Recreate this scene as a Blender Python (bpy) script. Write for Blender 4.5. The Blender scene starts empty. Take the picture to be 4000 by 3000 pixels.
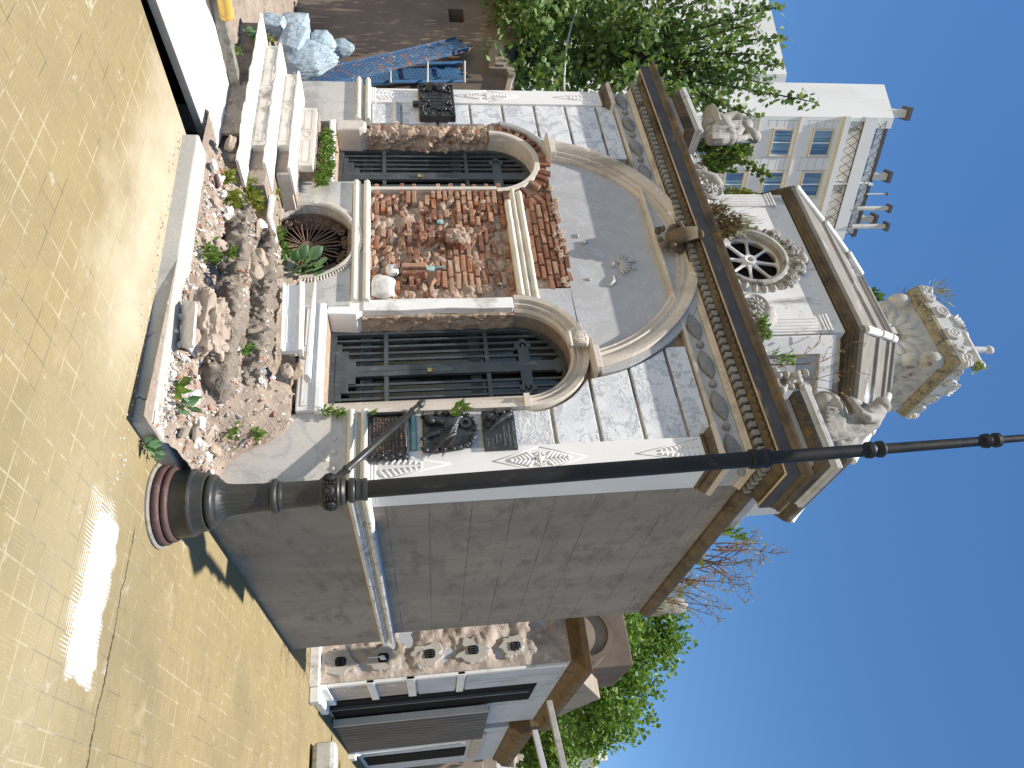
import bpy, bmesh, math, random
from mathutils import Vector, Matrix, noise as mnoise
random.seed(7)
SC = bpy.context.scene
COL = SC.collection
PI = math.pi
rnd = random.random
def ru(a, b): return a + (b - a) * random.random()

# ------------------------------------------------------------------ camera (photo taken with the camera turned on its side)
FPX, YAW, PITCH, ROLL = 2746.8, -0.5946086, 0.13492916, -0.03899591
CW = Vector((math.sin(YAW) * math.cos(PITCH), math.cos(YAW) * math.cos(PITCH), math.sin(PITCH)))
_r0 = Vector((math.cos(YAW), -math.sin(YAW), 0)); _u0 = _r0.cross(CW)
CR = math.cos(ROLL) * _r0 + math.sin(ROLL) * _u0
CU = -math.sin(ROLL) * _r0 + math.cos(ROLL) * _u0
CAM = Vector((2.32494, -4.76965, 1.6))
def ray(U, V): return CR * ((U - 1500) / FPX) + CU * ((V - 2000) / FPX) + CW
def onx(U, V, x): d = ray(U, V); return CAM + d * ((x - CAM.x) / d.x)
def ony(U, V, y): d = ray(U, V); return CAM + d * ((y - CAM.y) / d.y)
def onz(U, V, z=0.0): d = ray(U, V); return CAM + d * ((z - CAM.z) / d.z)
def ond(U, V, D): return CAM + ray(U, V) * D

# ------------------------------------------------------------------ mesh builder
class MB:
    def __init__(s): s.v = []; s.f = []
    def add(s, vs, fs):
        o = len(s.v); s.v += [tuple(p) for p in vs]; s.f += [tuple(i + o for i in f) for f in fs]
    def hexa(s, p):
        s.add(p, [(0, 3, 2, 1), (4, 5, 6, 7), (0, 1, 5, 4), (1, 2, 6, 5), (2, 3, 7, 6), (3, 0, 4, 7)])
    def box(s, x0, x1, y0, y1, z0, z1):
        s.hexa([(x0, y0, z0), (x1, y0, z0), (x1, y1, z0), (x0, y1, z0), (x0, y0, z1), (x1, y0, z1), (x1, y1, z1), (x0, y1, z1)])
    def obox(s, c, sx, sy, sz, M):
        c = Vector(c); P = []
        for dz in (-1, 1):
            for dx, dy in ((-1, -1), (1, -1), (1, 1), (-1, 1)):
                P.append(c + M @ Vector((dx * sx / 2, dy * sy / 2, dz * sz / 2)))
        s.hexa(P)
    def prism(s, a, b):
        n = len(a); s.add(list(a) + list(b), [tuple(range(n - 1, -1, -1)), tuple(range(n, 2 * n))] +
                          [(i, (i + 1) % n, n + (i + 1) % n, n + i) for i in range(n)])
    def xz(s, poly, y0, y1): s.prism([(x, y0, z) for x, z in poly][::-1], [(x, y1, z) for x, z in poly][::-1])
    def xy(s, poly, z0, z1): s.prism([(x, y, z0) for x, y in poly], [(x, y, z1) for x, y in poly])
    def yz(s, poly, x0, x1): s.prism([(x0, y, z) for y, z in poly], [(x1, y, z) for y, z in poly])
    def loops(s, L, closed_loop=True, closed_path=False, cap=True):
        n = len(L[0]); o = len(s.v)
        for l in L: s.v += [tuple(p) for p in l]
        m = len(L)
        for i in range(m if closed_path else m - 1):
            j = (i + 1) % m
            for k in range(n if closed_loop else n - 1):
                k2 = (k + 1) % n
                s.f.append((o + i * n + k, o + i * n + k2, o + j * n + k2, o + j * n + k))
        if cap and not closed_path and closed_loop:
            s.f.append(tuple(o + k for k in range(n - 1, -1, -1))); s.f.append(tuple(o + (m - 1) * n + k for k in range(n)))
    def tube(s, pts, r, n=8, cap=True, flat=1.0):
        pts = [Vector(p) for p in pts]; m = len(pts)
        rs = r if isinstance(r, (list, tuple)) else [r] * m
        L = []; up = None
        for i, p in enumerate(pts):
            t = (pts[min(i + 1, m - 1)] - pts[max(i - 1, 0)])
            if t.length < 1e-9: t = Vector((0, 0, 1))
            t.normalize()
            if up is None: up = Vector((0, 0, 1)) if abs(t.z) < .9 else Vector((1, 0, 0))
            a = up - t * up.dot(t)
            if a.length < 1e-6: a = t.orthogonal()
            a.normalize(); b = t.cross(a); up = a
            L.append([p + a * (math.cos(2 * PI * k / n) * rs[i]) + b * (math.sin(2 * PI * k / n) * rs[i] * flat) for k in range(n)])
        s.loops(L, True, False, cap)
    def lathe(s, prof, c, n=24, M=None, flute=0, fd=0.0, f0=0, f1=0):
        # prof: (r, h); axis z (or M)
        c = Vector(c); L = []
        for (r, h) in prof:
            l = []
            for k in range(n):
                a = 2 * PI * k / n; rr = r
                if flute and f0 <= h <= f1: rr = r - fd * (0.5 + 0.5 * math.cos(a * flute))
                v = Vector((rr * math.cos(a), rr * math.sin(a), h))
                l.append(c + (M @ v if M else v))
            L.append(l)
        s.loops(L, True, False, True)
    def ball(s, c, r, nu=10, nv=6, M=None):
        c = Vector(c); r = r if isinstance(r, (tuple, list)) else (r, r, r)
        vs = []; fs = []
        for j in range(1, nv):
            t = PI * j / nv
            for i in range(nu):
                a = 2 * PI * i / nu
                v = Vector((r[0] * math.sin(t) * math.cos(a), r[1] * math.sin(t) * math.sin(a), r[2] * math.cos(t)))
                vs.append(c + (M @ v if M else v))
        v = Vector((0, 0, r[2])); vs.append(c + (M @ v if M else v)); v = -v; vs.append(c + (M @ v if M else v))
        T = len(vs) - 2; B = T + 1
        for j in range(nv - 2):
            for i in range(nu):
                i2 = (i + 1) % nu; fs.append((j * nu + i, (j + 1) * nu + i, (j + 1) * nu + i2, j * nu + i2))
        for i in range(nu):
            i2 = (i + 1) % nu; fs.append((T, i, i2)); fs.append((B, (nv - 2) * nu + i2, (nv - 2) * nu + i))
        s.add(vs, fs)
    def rock(s, c, r, amp=.3, sub=2, M=None, seed=0.0, sq=(1, 1, 1), freq=1.6):
        bm = bmesh.new(); bmesh.ops.create_icosphere(bm, subdivisions=sub, radius=1.0)
        vs = []
        for v in bm.verts:
            p = v.co.copy(); q = p * freq + Vector((seed * 7.3, seed * 3.1, seed * 11.7))
            # blocky stone: push towards a cube, then add noise
            mx = max(abs(p.x), abs(p.y), abs(p.z)); p = p.lerp(p / mx * .82, .55)
            p *= 1 + amp * mnoise.noise(q) + amp * .4 * mnoise.noise(q * 2.7)
            p = Vector((p.x * r * sq[0], p.y * r * sq[1], p.z * r * sq[2]))
            if M: p = M @ p
            vs.append(Vector(c) + p)
        fs = [tuple(v.index for v in f.verts) for f in bm.faces]; bm.free(); s.add(vs, fs)
    def mould(s, prof, plan, closed=False):
        # prof: list of (projection, z) ; plan: list of (x,y), outward = right-hand side when walking
        m = len(plan); P = [Vector((a, b)) for a, b in plan]; L = []
        for i in range(m):
            if closed or 0 < i < m - 1:
                d0 = (P[i] - P[i - 1]).normalized(); d1 = (P[(i + 1) % m] - P[i]).normalized()
            elif i == 0: d0 = d1 = (P[1] - P[0]).normalized()
            else: d0 = d1 = (P[i] - P[i - 1]).normalized()
            n0 = Vector((d0.y, -d0.x)); n1 = Vector((d1.y, -d1.x)); b = (n0 + n1); b = b / (1 + n0.dot(n1))
            L.append([(P[i].x + b.x * q, P[i].y + b.y * q, z) for q, z in prof])
        s.loops(L, True, closed, True)
    def arc(s, prof, cx, cz, r, a0, a1, n=28, close=True):
        # prof: (dr, y) swept along an arc in the XZ plane
        L = []
        for i in range(n + 1):
            a = a0 + (a1 - a0) * i / n
            L.append([(cx + (r + dr) * math.cos(a), y, cz + (r + dr) * math.sin(a)) for dr, y in prof])
        s.loops(L, True, False, True)
    def leaf(s, p, d, nrm, l, w):
        d = d.normalized(); t = d.cross(nrm)
        if t.length < 1e-5: t = d.orthogonal()
        t.normalize(); n2 = t.cross(d)
        s.add([p, p + d * l * .45 + t * w * .5 + n2 * l * .06, p + d * l, p + d * l * .45 - t * w * .5 + n2 * l * .06], [(0, 1, 2, 3)])
    def build(s, name, mat, parent=None, smooth=False, bevel=0, autos=None):
        me = bpy.data.meshes.new(name); V = [Vector(p) for p in s.v]
        if parent is not None: org = PW[parent.name]
        else:
            xs = [p.x for p in V]; ys = [p.y for p in V]; zs = [p.z for p in V]
            org = Vector(((min(xs) + max(xs)) / 2, (min(ys) + max(ys)) / 2, min(zs)))
        me.from_pydata([p - org for p in V], [], s.f); me.update()
        bm = bmesh.new(); bm.from_mesh(me); bmesh.ops.recalc_face_normals(bm, faces=bm.faces); bm.to_mesh(me); bm.free()
        o = bpy.data.objects.new(name, me); COL.objects.link(o)
        if parent is not None: o.parent = parent
        else: o.location = org
        PW[o.name] = org.copy()
        if mat: me.materials.append(mat)
        if smooth:
            for p in me.polygons: p.use_smooth = True
            if autos:
                me.set_sharp_from_angle(angle=math.radians(autos))
        if bevel:
            b = o.modifiers.new('bevel', 'BEVEL'); b.width = bevel; b.segments = 2; b.limit_method = 'ANGLE'; b.angle_limit = math.radians(40)
        return o
PW = {}
def thing(name, loc, label, cat, group=None):
    o = bpy.data.objects.new(name, None); COL.objects.link(o); o.location = loc; o.empty_display_size = .1
    PW[o.name] = Vector(loc); return tag(o, label, cat, group)
def tag(o, label, cat, group=None, kind=None):
    if label: o['label'] = label
    if cat: o['category'] = cat
    if group: o['group'] = group
    if kind: o['kind'] = kind
    return o
def struct(o, kind='structure'): o['kind'] = kind; return o
def copy_tree(src, loc, rotz=0.0, scale=None, label=None, parent=None):
    c = src.copy(); COL.objects.link(c)
    if parent is None:
        c.location = loc; c.rotation_euler = (src.rotation_euler[0], src.rotation_euler[1], rotz)
        if scale: c.scale = scale
        if label: c['label'] = label
    else: c.parent = parent
    for ch in list(src.children): copy_tree(ch, None, parent=c)
    return c
def rotm(rx, ry, rz): return Matrix.Rotation(rz, 3, 'Z') @ Matrix.Rotation(ry, 3, 'Y') @ Matrix.Rotation(rx, 3, 'X')
def arcpts(cx, cz, r, a0, a1, n): return [(cx + r * math.cos(a0 + (a1 - a0) * i / n), cz + r * math.sin(a0 + (a1 - a0) * i / n)) for i in range(n + 1)]
def fbm(p, o=4, h=.5):
    v = 0; a = 1; q = Vector(p)
    for _ in range(o): v += a * mnoise.noise(q); a *= h; q = q * 2.03
    return v

# ------------------------------------------------------------------ materials
class NT:
    def __init__(s, name):
        s.m = bpy.data.materials.new(name); s.m.use_nodes = True; s.t = s.m.node_tree; s.N = s.t.nodes; s.t.nodes.clear()
        s.out = s.N.new('ShaderNodeOutputMaterial'); s.b = s.N.new('ShaderNodeBsdfPrincipled'); s.L(s.b.outputs[0], s.out.inputs[0])
        s.co = s.N.new('ShaderNodeTexCoord').outputs['Object']
    def L(s, a, b): s.t.links.new(a, b)
    def put(s, sock, v):
        if hasattr(v, 'node'): s.L(v, sock)
        elif isinstance(v, (tuple, list)) and len(v) == 3 and sock.type == 'RGBA': sock.default_value = (*v, 1)
        else: sock.default_value = v
    def map(s, sc=(1, 1, 1), rot=(0, 0, 0), loc=(0, 0, 0), v=None):
        n = s.N.new('ShaderNodeMapping'); s.L(v or s.co, n.inputs[0]); n.inputs[1].default_value = loc; n.inputs[2].default_value = rot; n.inputs[3].default_value = sc; return n.outputs[0]
    def noise(s, sc, det=4, rough=.55, v=None, dist=0, out=0):
        n = s.N.new('ShaderNodeTexNoise'); s.L(v or s.co, n.inputs['Vector']); n.inputs['Scale'].default_value = sc; n.inputs['Detail'].default_value = det
        n.inputs['Roughness'].default_value = rough; n.inputs['Distortion'].default_value = dist; return n.outputs[out]
    def voro(s, sc, feat='F1', v=None, out='Distance', rand=1):
        n = s.N.new('ShaderNodeTexVoronoi'); n.feature = feat; s.L(v or s.co, n.inputs['Vector']); n.inputs['Scale'].default_value = sc; n.inputs['Randomness'].default_value = rand; return n.outputs[out]
    def ramp(s, f, *st):
        n = s.N.new('ShaderNodeValToRGB'); s.put(n.inputs[0], f); e = n.color_ramp.elements
        while len(e) < len(st): e.new(.5)
        for i, (p, c) in enumerate(st):
            e[i].position = p; e[i].color = (c, c, c, 1) if isinstance(c, (int, float)) else (*c, 1)
        return n.outputs[0]
    def mix(s, f, a, b, mode='MIX'):
        n = s.N.new('ShaderNodeMix'); n.data_type = 'RGBA'; n.blend_type = mode; s.put(n.inputs[0], f); s.put(n.inputs[6], a); s.put(n.inputs[7], b); return n.outputs[2]
    def math(s, op, a, b=0.0, c=None):
        n = s.N.new('ShaderNodeMath'); n.operation = op; s.put(n.inputs[0], a); s.put(n.inputs[1], b)
        if c is not None: s.put(n.inputs[2], c)
        return n.outputs[0]
    def sep(s, v=None):
        n = s.N.new('ShaderNodeSeparateXYZ'); s.L(v or s.co, n.inputs[0]); return n.outputs
    def rng(s, v, a, b):
        n = s.N.new('ShaderNodeMapRange'); s.put(n.inputs[0], v); n.inputs[1].default_value = a; n.inputs[2].default_value = b; return n.outputs[0]
    def comb(s, x, y, z):
        n = s.N.new('ShaderNodeCombineXYZ'); s.put(n.inputs[0], x); s.put(n.inputs[1], y); s.put(n.inputs[2], z); return n.outputs[0]
    def bump(s, h, st=.4, d=.01, nrm=None):
        n = s.N.new('ShaderNodeBump'); n.inputs['Strength'].default_value = st; n.inputs['Distance'].default_value = d; s.L(h, n.inputs['Height'])
        if nrm: s.L(nrm, n.inputs['Normal'])
        return n.outputs[0]
    def island(s): return s.N.new('ShaderNodeNewGeometry').outputs['Random Per Island']
    def done(s, col, rough=.7, nrm=None, metal=0.0, spec=.4, alpha=None):
        s.put(s.b.inputs['Base Color'], col); s.put(s.b.inputs['Roughness'], rough); s.put(s.b.inputs['Metallic'], metal)
        s.b.inputs['Specular IOR Level'].default_value = spec
        if nrm: s.L(nrm, s.b.inputs['Normal'])
        return s.m
def stone(name, a, b, sc=2.5, stain=None, ss=1.5, sthr=(.5, .7), streak=.25, spots=None, spthr=(.6, .66), spsc=14, veins=None, vsc=2.0, bump=.35, bd=.008, rough=.75, grain=.12, spec=.3):
    n = NT(name); c = n.mix(n.ramp(n.noise(sc, 6, .6), (.3, 0), (.7, 1)), a, b)
    if veins:
        w = n.noise(vsc * .8, 5, .6, out=1); vv = n.mix(.35, n.co, w); e = n.noise(vsc * 1.5, 6, .65, v=vv, dist=1.2)
        c = n.mix(n.ramp(n.math('ABSOLUTE', n.math('SUBTRACT', e, .5)), (0, .75), (.035, 0)), c, veins)
    if stain:
        v = n.map((1, 1, streak)); c = n.mix(n.ramp(n.noise(ss, 6, .65, v=v), (sthr[0], 0), (sthr[1], .85)), c, stain)
    if spots:
        c = n.mix(n.ramp(n.noise(spsc, 5, .7), (spthr[0], 0), (spthr[1], .9)), c, spots)
    g = n.noise(70, 3, .7); c = n.mix(grain, c, n.ramp(g, (.3, 0), (.75, 1)), 'OVERLAY')
    h = n.math('ADD', n.math('MULTIPLY', n.noise(9, 6, .7), .7), n.math('MULTIPLY', n.noise(60, 3, .7), .3))
    return n.done(c, n.ramp(n.noise(6, 3), (.3, rough - .12), (.7, min(1, rough + .1))), n.bump(h, bump, bd), spec=spec)
def leafmat(name, cols, tr=.35, rough=.5):
    n = NT(name); k = n.island(); st = [(i / max(1, len(cols) - 1), c) for i, c in enumerate(cols)]
    c = n.ramp(k, *st); n.done(c, rough, spec=.35)
    t = n.N.new('ShaderNodeBsdfTranslucent'); n.L(n.mix(.5, c, (.25, .35, .03)), t.inputs[0])
    mx = n.N.new('ShaderNodeMixShader'); mx.inputs[0].default_value = tr; n.L(n.b.outputs[0], mx.inputs[1]); n.L(t.outputs[0], mx.inputs[2]); n.L(mx.outputs[0], n.out.inputs[0])
    return n.m
# ------------------------------------------------------------------ material library
M = {}
M['ashlar'] = stone('white_ashlar_marble', (.80, .79, .77), (.60, .61, .64), 3.0, stain=(.36, .36, .38), ss=3.0, sthr=(.56, .72), streak=.6, veins=(.30, .31, .34), vsc=3.5, bump=.55, bd=.012, spots=(.25, .24, .23), spthr=(.66, .72), spsc=9)
M['ashlar_rough'] = stone('weathered_ashlar_marble', (.82, .80, .77), (.62, .62, .63), 7.0, stain=(.38, .37, .37), ss=6.0, sthr=(.55, .7), streak=.8, veins=(.4, .4, .42), vsc=6, bump=1.0, bd=.03, spots=(.3, .29, .28), spthr=(.62, .7), spsc=20)
M['pilaster'] = stone('smooth_white_marble', (.84, .81, .77), (.76, .73, .70), 1.6, stain=(.62, .58, .52), ss=1.2, sthr=(.58, .75), bump=.12, bd=.004, rough=.55)
M['tympanum'] = stone('grey_veined_marble', (.47, .455, .445), (.39, .38, .375), 1.3, stain=(.27, .27, .29), ss=2.2, sthr=(.55, .75), streak=.35, veins=(.50, .50, .52), vsc=2.6, bump=.18, bd=.005, rough=.6)
M['warm'] = stone('warm_moulding_marble', (.66, .585, .50), (.52, .455, .385), 3.0, stain=(.27, .235, .195), ss=2.6, sthr=(.52, .70), bump=.4, bd=.008, spots=(.82, .80, .76), spthr=(.6, .68), spsc=6)
M['plinth'] = stone('plinth_marble', (.64, .59, .52), (.53, .49, .44), 1.8, stain=(.36, .34, .31), ss=1.6, sthr=(.54, .72), streak=1.6, bump=.15, bd=.004, rough=.6, veins=(.44, .42, .39), vsc=1.2)
M['torus'] = stone('torus_marble', (.76, .70, .60), (.62, .56, .45), 4.0, stain=(.42, .47, .40), ss=2.2, sthr=(.58, .68), streak=1.0, bump=.25, spots=(.34, .27, .16), spthr=(.64, .72), spsc=5)
M['torus_side'] = stone('pitted_torus_marble', (.76, .72, .66), (.55, .50, .44), 9.0, stain=(.22, .20, .18), ss=14, sthr=(.55, .66), streak=1, bump=.5)
M['step'] = stone('step_marble', (.86, .84, .80), (.78, .75, .70), 2.5, stain=(.42, .38, .32), ss=2.4, sthr=(.57, .70), streak=1.0, bump=.3, bd=.006, spots=(.60, .50, .42), spthr=(.63, .7), spsc=12)
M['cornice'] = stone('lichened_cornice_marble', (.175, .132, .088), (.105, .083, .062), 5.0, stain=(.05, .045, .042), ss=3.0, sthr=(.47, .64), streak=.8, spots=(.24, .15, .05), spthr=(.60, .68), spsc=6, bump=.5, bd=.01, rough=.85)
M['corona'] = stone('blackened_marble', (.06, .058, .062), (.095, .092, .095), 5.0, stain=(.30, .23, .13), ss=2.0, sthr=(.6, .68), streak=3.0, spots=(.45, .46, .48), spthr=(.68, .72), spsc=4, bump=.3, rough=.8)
M['frieze'] = stone('frieze_marble', (.54, .52, .50), (.40, .385, .37), 3.0, stain=(.30, .22, .14), ss=2.0, sthr=(.56, .72), streak=.7, spots=(.20, .18, .16), spthr=(.64, .72), spsc=8, bump=.3)
M['garland'] = stone('garland_marble', (.33, .32, .315), (.21, .205, .20), 8.0, stain=(.14, .13, .12), ss=5.0, sthr=(.55, .66), streak=1, bump=.6, bd=.012, rough=.85)
M['drum'] = stone('drum_marble', (.80, .77, .73), (.66, .64, .63), 2.4, stain=(.20, .20, .20), ss=2.8, sthr=(.56, .66), streak=.25, spots=(.36, .35, .34), spthr=(.64, .70), spsc=7, bump=.4, bd=.008)
M['drum_carved'] = stone('carved_drum_marble', (.52, .49, .44), (.31, .29, .255), 7.0, stain=(.14, .13, .11), ss=6.0, sthr=(.55, .66), streak=1, bump=.6, bd=.01, rough=.85)
M['roof'] = stone('roof_slab_marble', (.25, .22, .185), (.17, .15, .125), 3.0, stain=(.60, .60, .62), ss=2.2, sthr=(.60, .70), streak=1.2, spots=(.16, .14, .11), spthr=(.62, .7), spsc=8, bump=.3, rough=.8)
M['capstone'] = stone('white_hip_marble', (.80, .79, .77), (.68, .66, .62), 4, stain=(.4, .37, .32), ss=4, sthr=(.58, .7), bump=.3)
M['urn'] = stone('urn_marble', (.50, .475, .43), (.38, .36, .32), 4.0, stain=(.27, .21, .13), ss=3.5, sthr=(.56, .68), streak=1, spots=(.13, .12, .10), spthr=(.62, .68), spsc=7, bump=.4, rough=.8)
M['urn_band'] = stone('lichened_urn_marble', (.38, .31, .19), (.26, .22, .15), 8, stain=(.12, .11, .09), ss=9, sthr=(.52, .62), streak=1, spots=(.34, .36, .10), spthr=(.62, .68), spsc=11, bump=.6, rough=.9)
M['urn_white'] = stone('crest_marble', (.64, .63, .61), (.45, .445, .435), 6, stain=(.16, .16, .16), ss=8, sthr=(.6, .68), streak=1, bump=.6, bd=.012, rough=.85)
M['statue'] = stone('statue_marble', (.42, .385, .34), (.26, .24, .215), 5, stain=(.11, .105, .10), ss=4, sthr=(.54, .66), streak=.4, bump=.5, bd=.01, rough=.85)
M['stucco'] = None
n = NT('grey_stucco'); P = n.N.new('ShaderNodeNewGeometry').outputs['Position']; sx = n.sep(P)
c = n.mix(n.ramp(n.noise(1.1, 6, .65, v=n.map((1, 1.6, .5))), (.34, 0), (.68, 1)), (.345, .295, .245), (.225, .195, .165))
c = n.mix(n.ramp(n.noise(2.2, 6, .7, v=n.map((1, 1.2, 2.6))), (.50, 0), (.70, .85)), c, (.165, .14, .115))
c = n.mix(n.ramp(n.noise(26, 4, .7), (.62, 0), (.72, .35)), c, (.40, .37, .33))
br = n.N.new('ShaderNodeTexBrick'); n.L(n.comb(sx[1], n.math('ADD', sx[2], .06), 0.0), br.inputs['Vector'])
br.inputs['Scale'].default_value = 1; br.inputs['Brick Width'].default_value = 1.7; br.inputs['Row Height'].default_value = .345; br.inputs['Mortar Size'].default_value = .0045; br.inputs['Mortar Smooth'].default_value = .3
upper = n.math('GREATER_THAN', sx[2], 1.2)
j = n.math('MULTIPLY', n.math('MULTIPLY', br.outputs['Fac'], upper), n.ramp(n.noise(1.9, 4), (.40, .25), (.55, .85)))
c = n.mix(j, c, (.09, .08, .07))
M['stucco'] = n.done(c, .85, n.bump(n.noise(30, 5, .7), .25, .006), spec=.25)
# bricks
n = NT('old_red_brick'); k = n.island()
c = n.ramp(k, (0, (.22, .095, .06)), (.3, (.31, .125, .07)), (.55, (.37, .185, .115)), (.8, (.48, .29, .19)), (1, (.40, .12, .04)))
c = n.mix(n.ramp(n.noise(16, 5, .7), (.5, 0), (.68, .85)), c, (.56, .45, .36)); c = n.mix(n.ramp(n.noise(45, 4, .7), (.55, 0), (.7, .7)), c, (.15, .07, .05))
M['brick'] = n.done(c, .92, n.bump(n.noise(55, 5, .75), .9, .012), spec=.2)
n = NT('dark_red_brick'); k = n.island()
c = n.ramp(k, (0, (.15, .075, .05)), (.35, (.22, .09, .055)), (.7, (.30, .14, .085)), (1, (.34, .22, .15)))
c = n.mix(n.ramp(n.noise(20, 5, .7), (.56, 0), (.72, .8)), c, (.42, .33, .25))
M['brick_dark'] = n.done(c, .92, n.bump(n.noise(55, 5, .75), .8, .01), spec=.2)
M['mortar'] = stone('crumbling_mortar', (.48, .36, .27), (.36, .265, .195), 9, stain=(.36, .165, .10), ss=8, sthr=(.55, .68), streak=1, spots=(.70, .66, .60), spthr=(.6, .68), spsc=14, bump=1.0, bd=.025, rough=.95, spec=.15)
M['rubble'] = stone('rubble_soil', (.40, .32, .255), (.30, .235, .18), 7, stain=(.20, .155, .11), ss=6, sthr=(.5, .68), streak=1, spots=(.52, .47, .41), spthr=(.58, .66), spsc=26, bump=1.0, bd=.03, rough=.95, spec=.1)
n = NT('rubble_stone'); k = n.island(); c = n.ramp(k, (0, (.60, .54, .47)), (.3, (.72, .69, .64)), (.5, (.48, .38, .30)), (.68, (.44, .20, .12)), (.8, (.55, .50, .45)), (1, (.36, .33, .29)))
c = n.mix(n.ramp(n.noise(18, 5, .7), (.5, 0), (.7, .7)), c, (.60, .50, .41))
M['stones'] = n.done(c, .92, n.bump(n.noise(40, 5, .7), .7, .012), spec=.15)
M['stone_white'] = stone('broken_white_marble', (.78, .75, .70), (.64, .59, .53), 9, stain=(.44, .36, .29), ss=9, sthr=(.54, .68), streak=1, bump=.7, bd=.015, rough=.9)
M['stone_tan'] = stone('mortar_lump_stone', (.46, .365, .28), (.34, .265, .20), 9, stain=(.25, .195, .14), ss=8, sthr=(.54, .68), streak=1, bump=.9, bd=.02, rough=.95, spots=(.68, .63, .57), spthr=(.58, .68), spsc=16)
M['stone_brick'] = stone('broken_brick_stone', (.48, .22, .12), (.38, .15, .08), 9, stain=(.58, .47, .38), ss=9, sthr=(.5, .66), streak=1, bump=.8, bd=.015, rough=.95)
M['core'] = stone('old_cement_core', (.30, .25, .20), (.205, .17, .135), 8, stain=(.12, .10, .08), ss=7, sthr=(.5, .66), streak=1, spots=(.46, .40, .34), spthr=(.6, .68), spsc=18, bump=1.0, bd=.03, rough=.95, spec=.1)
M['kerb'] = stone('kerb_concrete', (.52, .49, .43), (.43, .41, .37), 3, stain=(.34, .32, .29), ss=3, sthr=(.54, .72), streak=1.5, spots=(.64, .60, .53), spthr=(.6, .7), spsc=10, bump=.3, rough=.9)
M['riser'] = stone('shaded_step_riser', (.66, .61, .53), (.52, .47, .40), 5, stain=(.26, .225, .18), ss=5, sthr=(.55, .70), streak=.8, bump=.3)  # brown tint holds the shade under the treads, plus random stains
M['slab'] = stone('white_tomb_slab', (.86, .84, .81), (.80, .77, .73), 6, stain=(.66, .60, .54), ss=5, sthr=(.58, .72), streak=1, bump=.35, bd=.006, rough=.7)
M['slab_side'] = stone('slab_edge_marble', (.62, .53, .42), (.53, .45, .35), 4, stain=(.40, .34, .27), ss=5, sthr=(.56, .72), streak=1, bump=.3)
M['slab_rough'] = stone('rough_slab_stone', (.30, .28, .235), (.215, .20, .165), 20, stain=(.12, .11, .09), ss=16, sthr=(.5, .66), streak=1, bump=.8, bd=.012, rough=.95)
M['dark_pit'] = stone('pit_earth', (.05, .042, .035), (.035, .03, .026), 4, bump=.5, rough=1)
# metals and paint
def metal(name, a, b, sc=6, rough=.45, dust=(.16, .16, .15), dthr=(.58, .72), metalness=.0, bump=.15, spec=.5):
    n = NT(name); c = n.mix(n.ramp(n.noise(sc, 5, .6), (.35, 0), (.7, 1)), a, b); c = n.mix(n.ramp(n.noise(sc * 1.7, 6, .7, v=n.map((1, 1, .35))), (dthr[0], 0), (dthr[1], .6)), c, dust)
    return n.done(c, n.ramp(n.noise(sc * 2, 4), (.3, rough - .1), (.7, rough + .2)), n.bump(n.noise(sc * 9, 4, .7), bump, .004), metalness, spec)
M['lamp'] = metal('black_lamp_paint', (.014, .013, .012), (.022, .020, .018), 5, .5, (.10, .085, .06), (.58, .74))
M['lamp'].node_tree.nodes['Principled BSDF'].inputs['Specular IOR Level'].default_value = .3
M['lamp_base'] = metal('worn_lamp_base_paint', (.024, .024, .022), (.038, .037, .032), 7, .42, (.085, .07, .05), (.54, .72))
M['maroon'] = metal('maroon_paint', (.075, .036, .032), (.10, .052, .046), 8, .6, (.18, .15, .13))
M['iron'] = metal('grille_iron', (.045, .055, .06), (.075, .085, .092), 8, .42, (.20, .21, .21), (.56, .72))
M['iron_rust'] = metal('rusty_iron', (.15, .085, .05), (.22, .14, .09), 20, .7, (.30, .24, .18))
M['bronze'] = metal('blackened_bronze', (.028, .029, .031), (.055, .056, .058), 12, .36, (.13, .135, .14), (.58, .72), .25, .4)
M['bronze_letter'] = metal('bronze_lettering', (.20, .20, .20), (.28, .27, .26), 14, .45, (.12, .12, .12), (.6, .75), .1)
M['copper_letter'] = metal('copper_lettering', (.34, .19, .13), (.40, .25, .18), 14, .5, (.15, .1, .08), (.6, .75), .1)
M['brass'] = metal('brass_padlock', (.55, .42, .16), (.42, .32, .12), 20, .4, (.2, .17, .1), (.6, .75), .6)
M['verdigris'] = stone('verdigris_stain_marble', (.40, .55, .50), (.20, .38, .36), 8, stain=(.72, .74, .68), ss=5, sthr=(.55, .66), streak=.5, bump=.2)
n = NT('rusty_blue_paint'); c = n.mix(n.ramp(n.noise(5, 5), (.35, 0), (.7, 1)), (.05, .125, .235), (.035, .09, .18))
c = n.mix(n.ramp(n.noise(9, 6, .75), (.54, 0), (.60, 1)), c, (.26, .11, .045)); c = n.mix(n.ramp(n.noise(13, 6, .75, v=n.map(loc=(3, 1, 2))), (.58, 0), (.64, .9)), c, (.46, .38, .27))
M['blue'] = n.done(c, .55, n.bump(n.noise(30, 4), .3, .004))
n = NT('faded_blue_paint'); c = n.mix(n.ramp(n.noise(6, 5), (.35, 0), (.7, 1)), (.06, .15, .28), (.04, .11, .22)); c = n.mix(n.ramp(n.noise(11, 6, .75), (.62, 0), (.67, .9)), c, (.24, .12, .06))
M['blue2'] = n.done(c, .5)
n = NT('pale_plastic_sack'); v = n.map((1, 1, 1)); c = n.mix(n.ramp(n.noise(8, 4), (.35, 0), (.7, 1)), (.36, .45, .50), (.50, .57, .60))
h = n.math('ADD', n.noise(9, 4, .55, v=n.map((2.2, 2.2, .7)), dist=2.2), n.math('MULTIPLY', n.noise(26, 3, .6, v=n.map((2.5, 2.5, .4))), .4))
M['bag'] = n.done(c, .42, n.bump(h, .75, .035), spec=.4)
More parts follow.
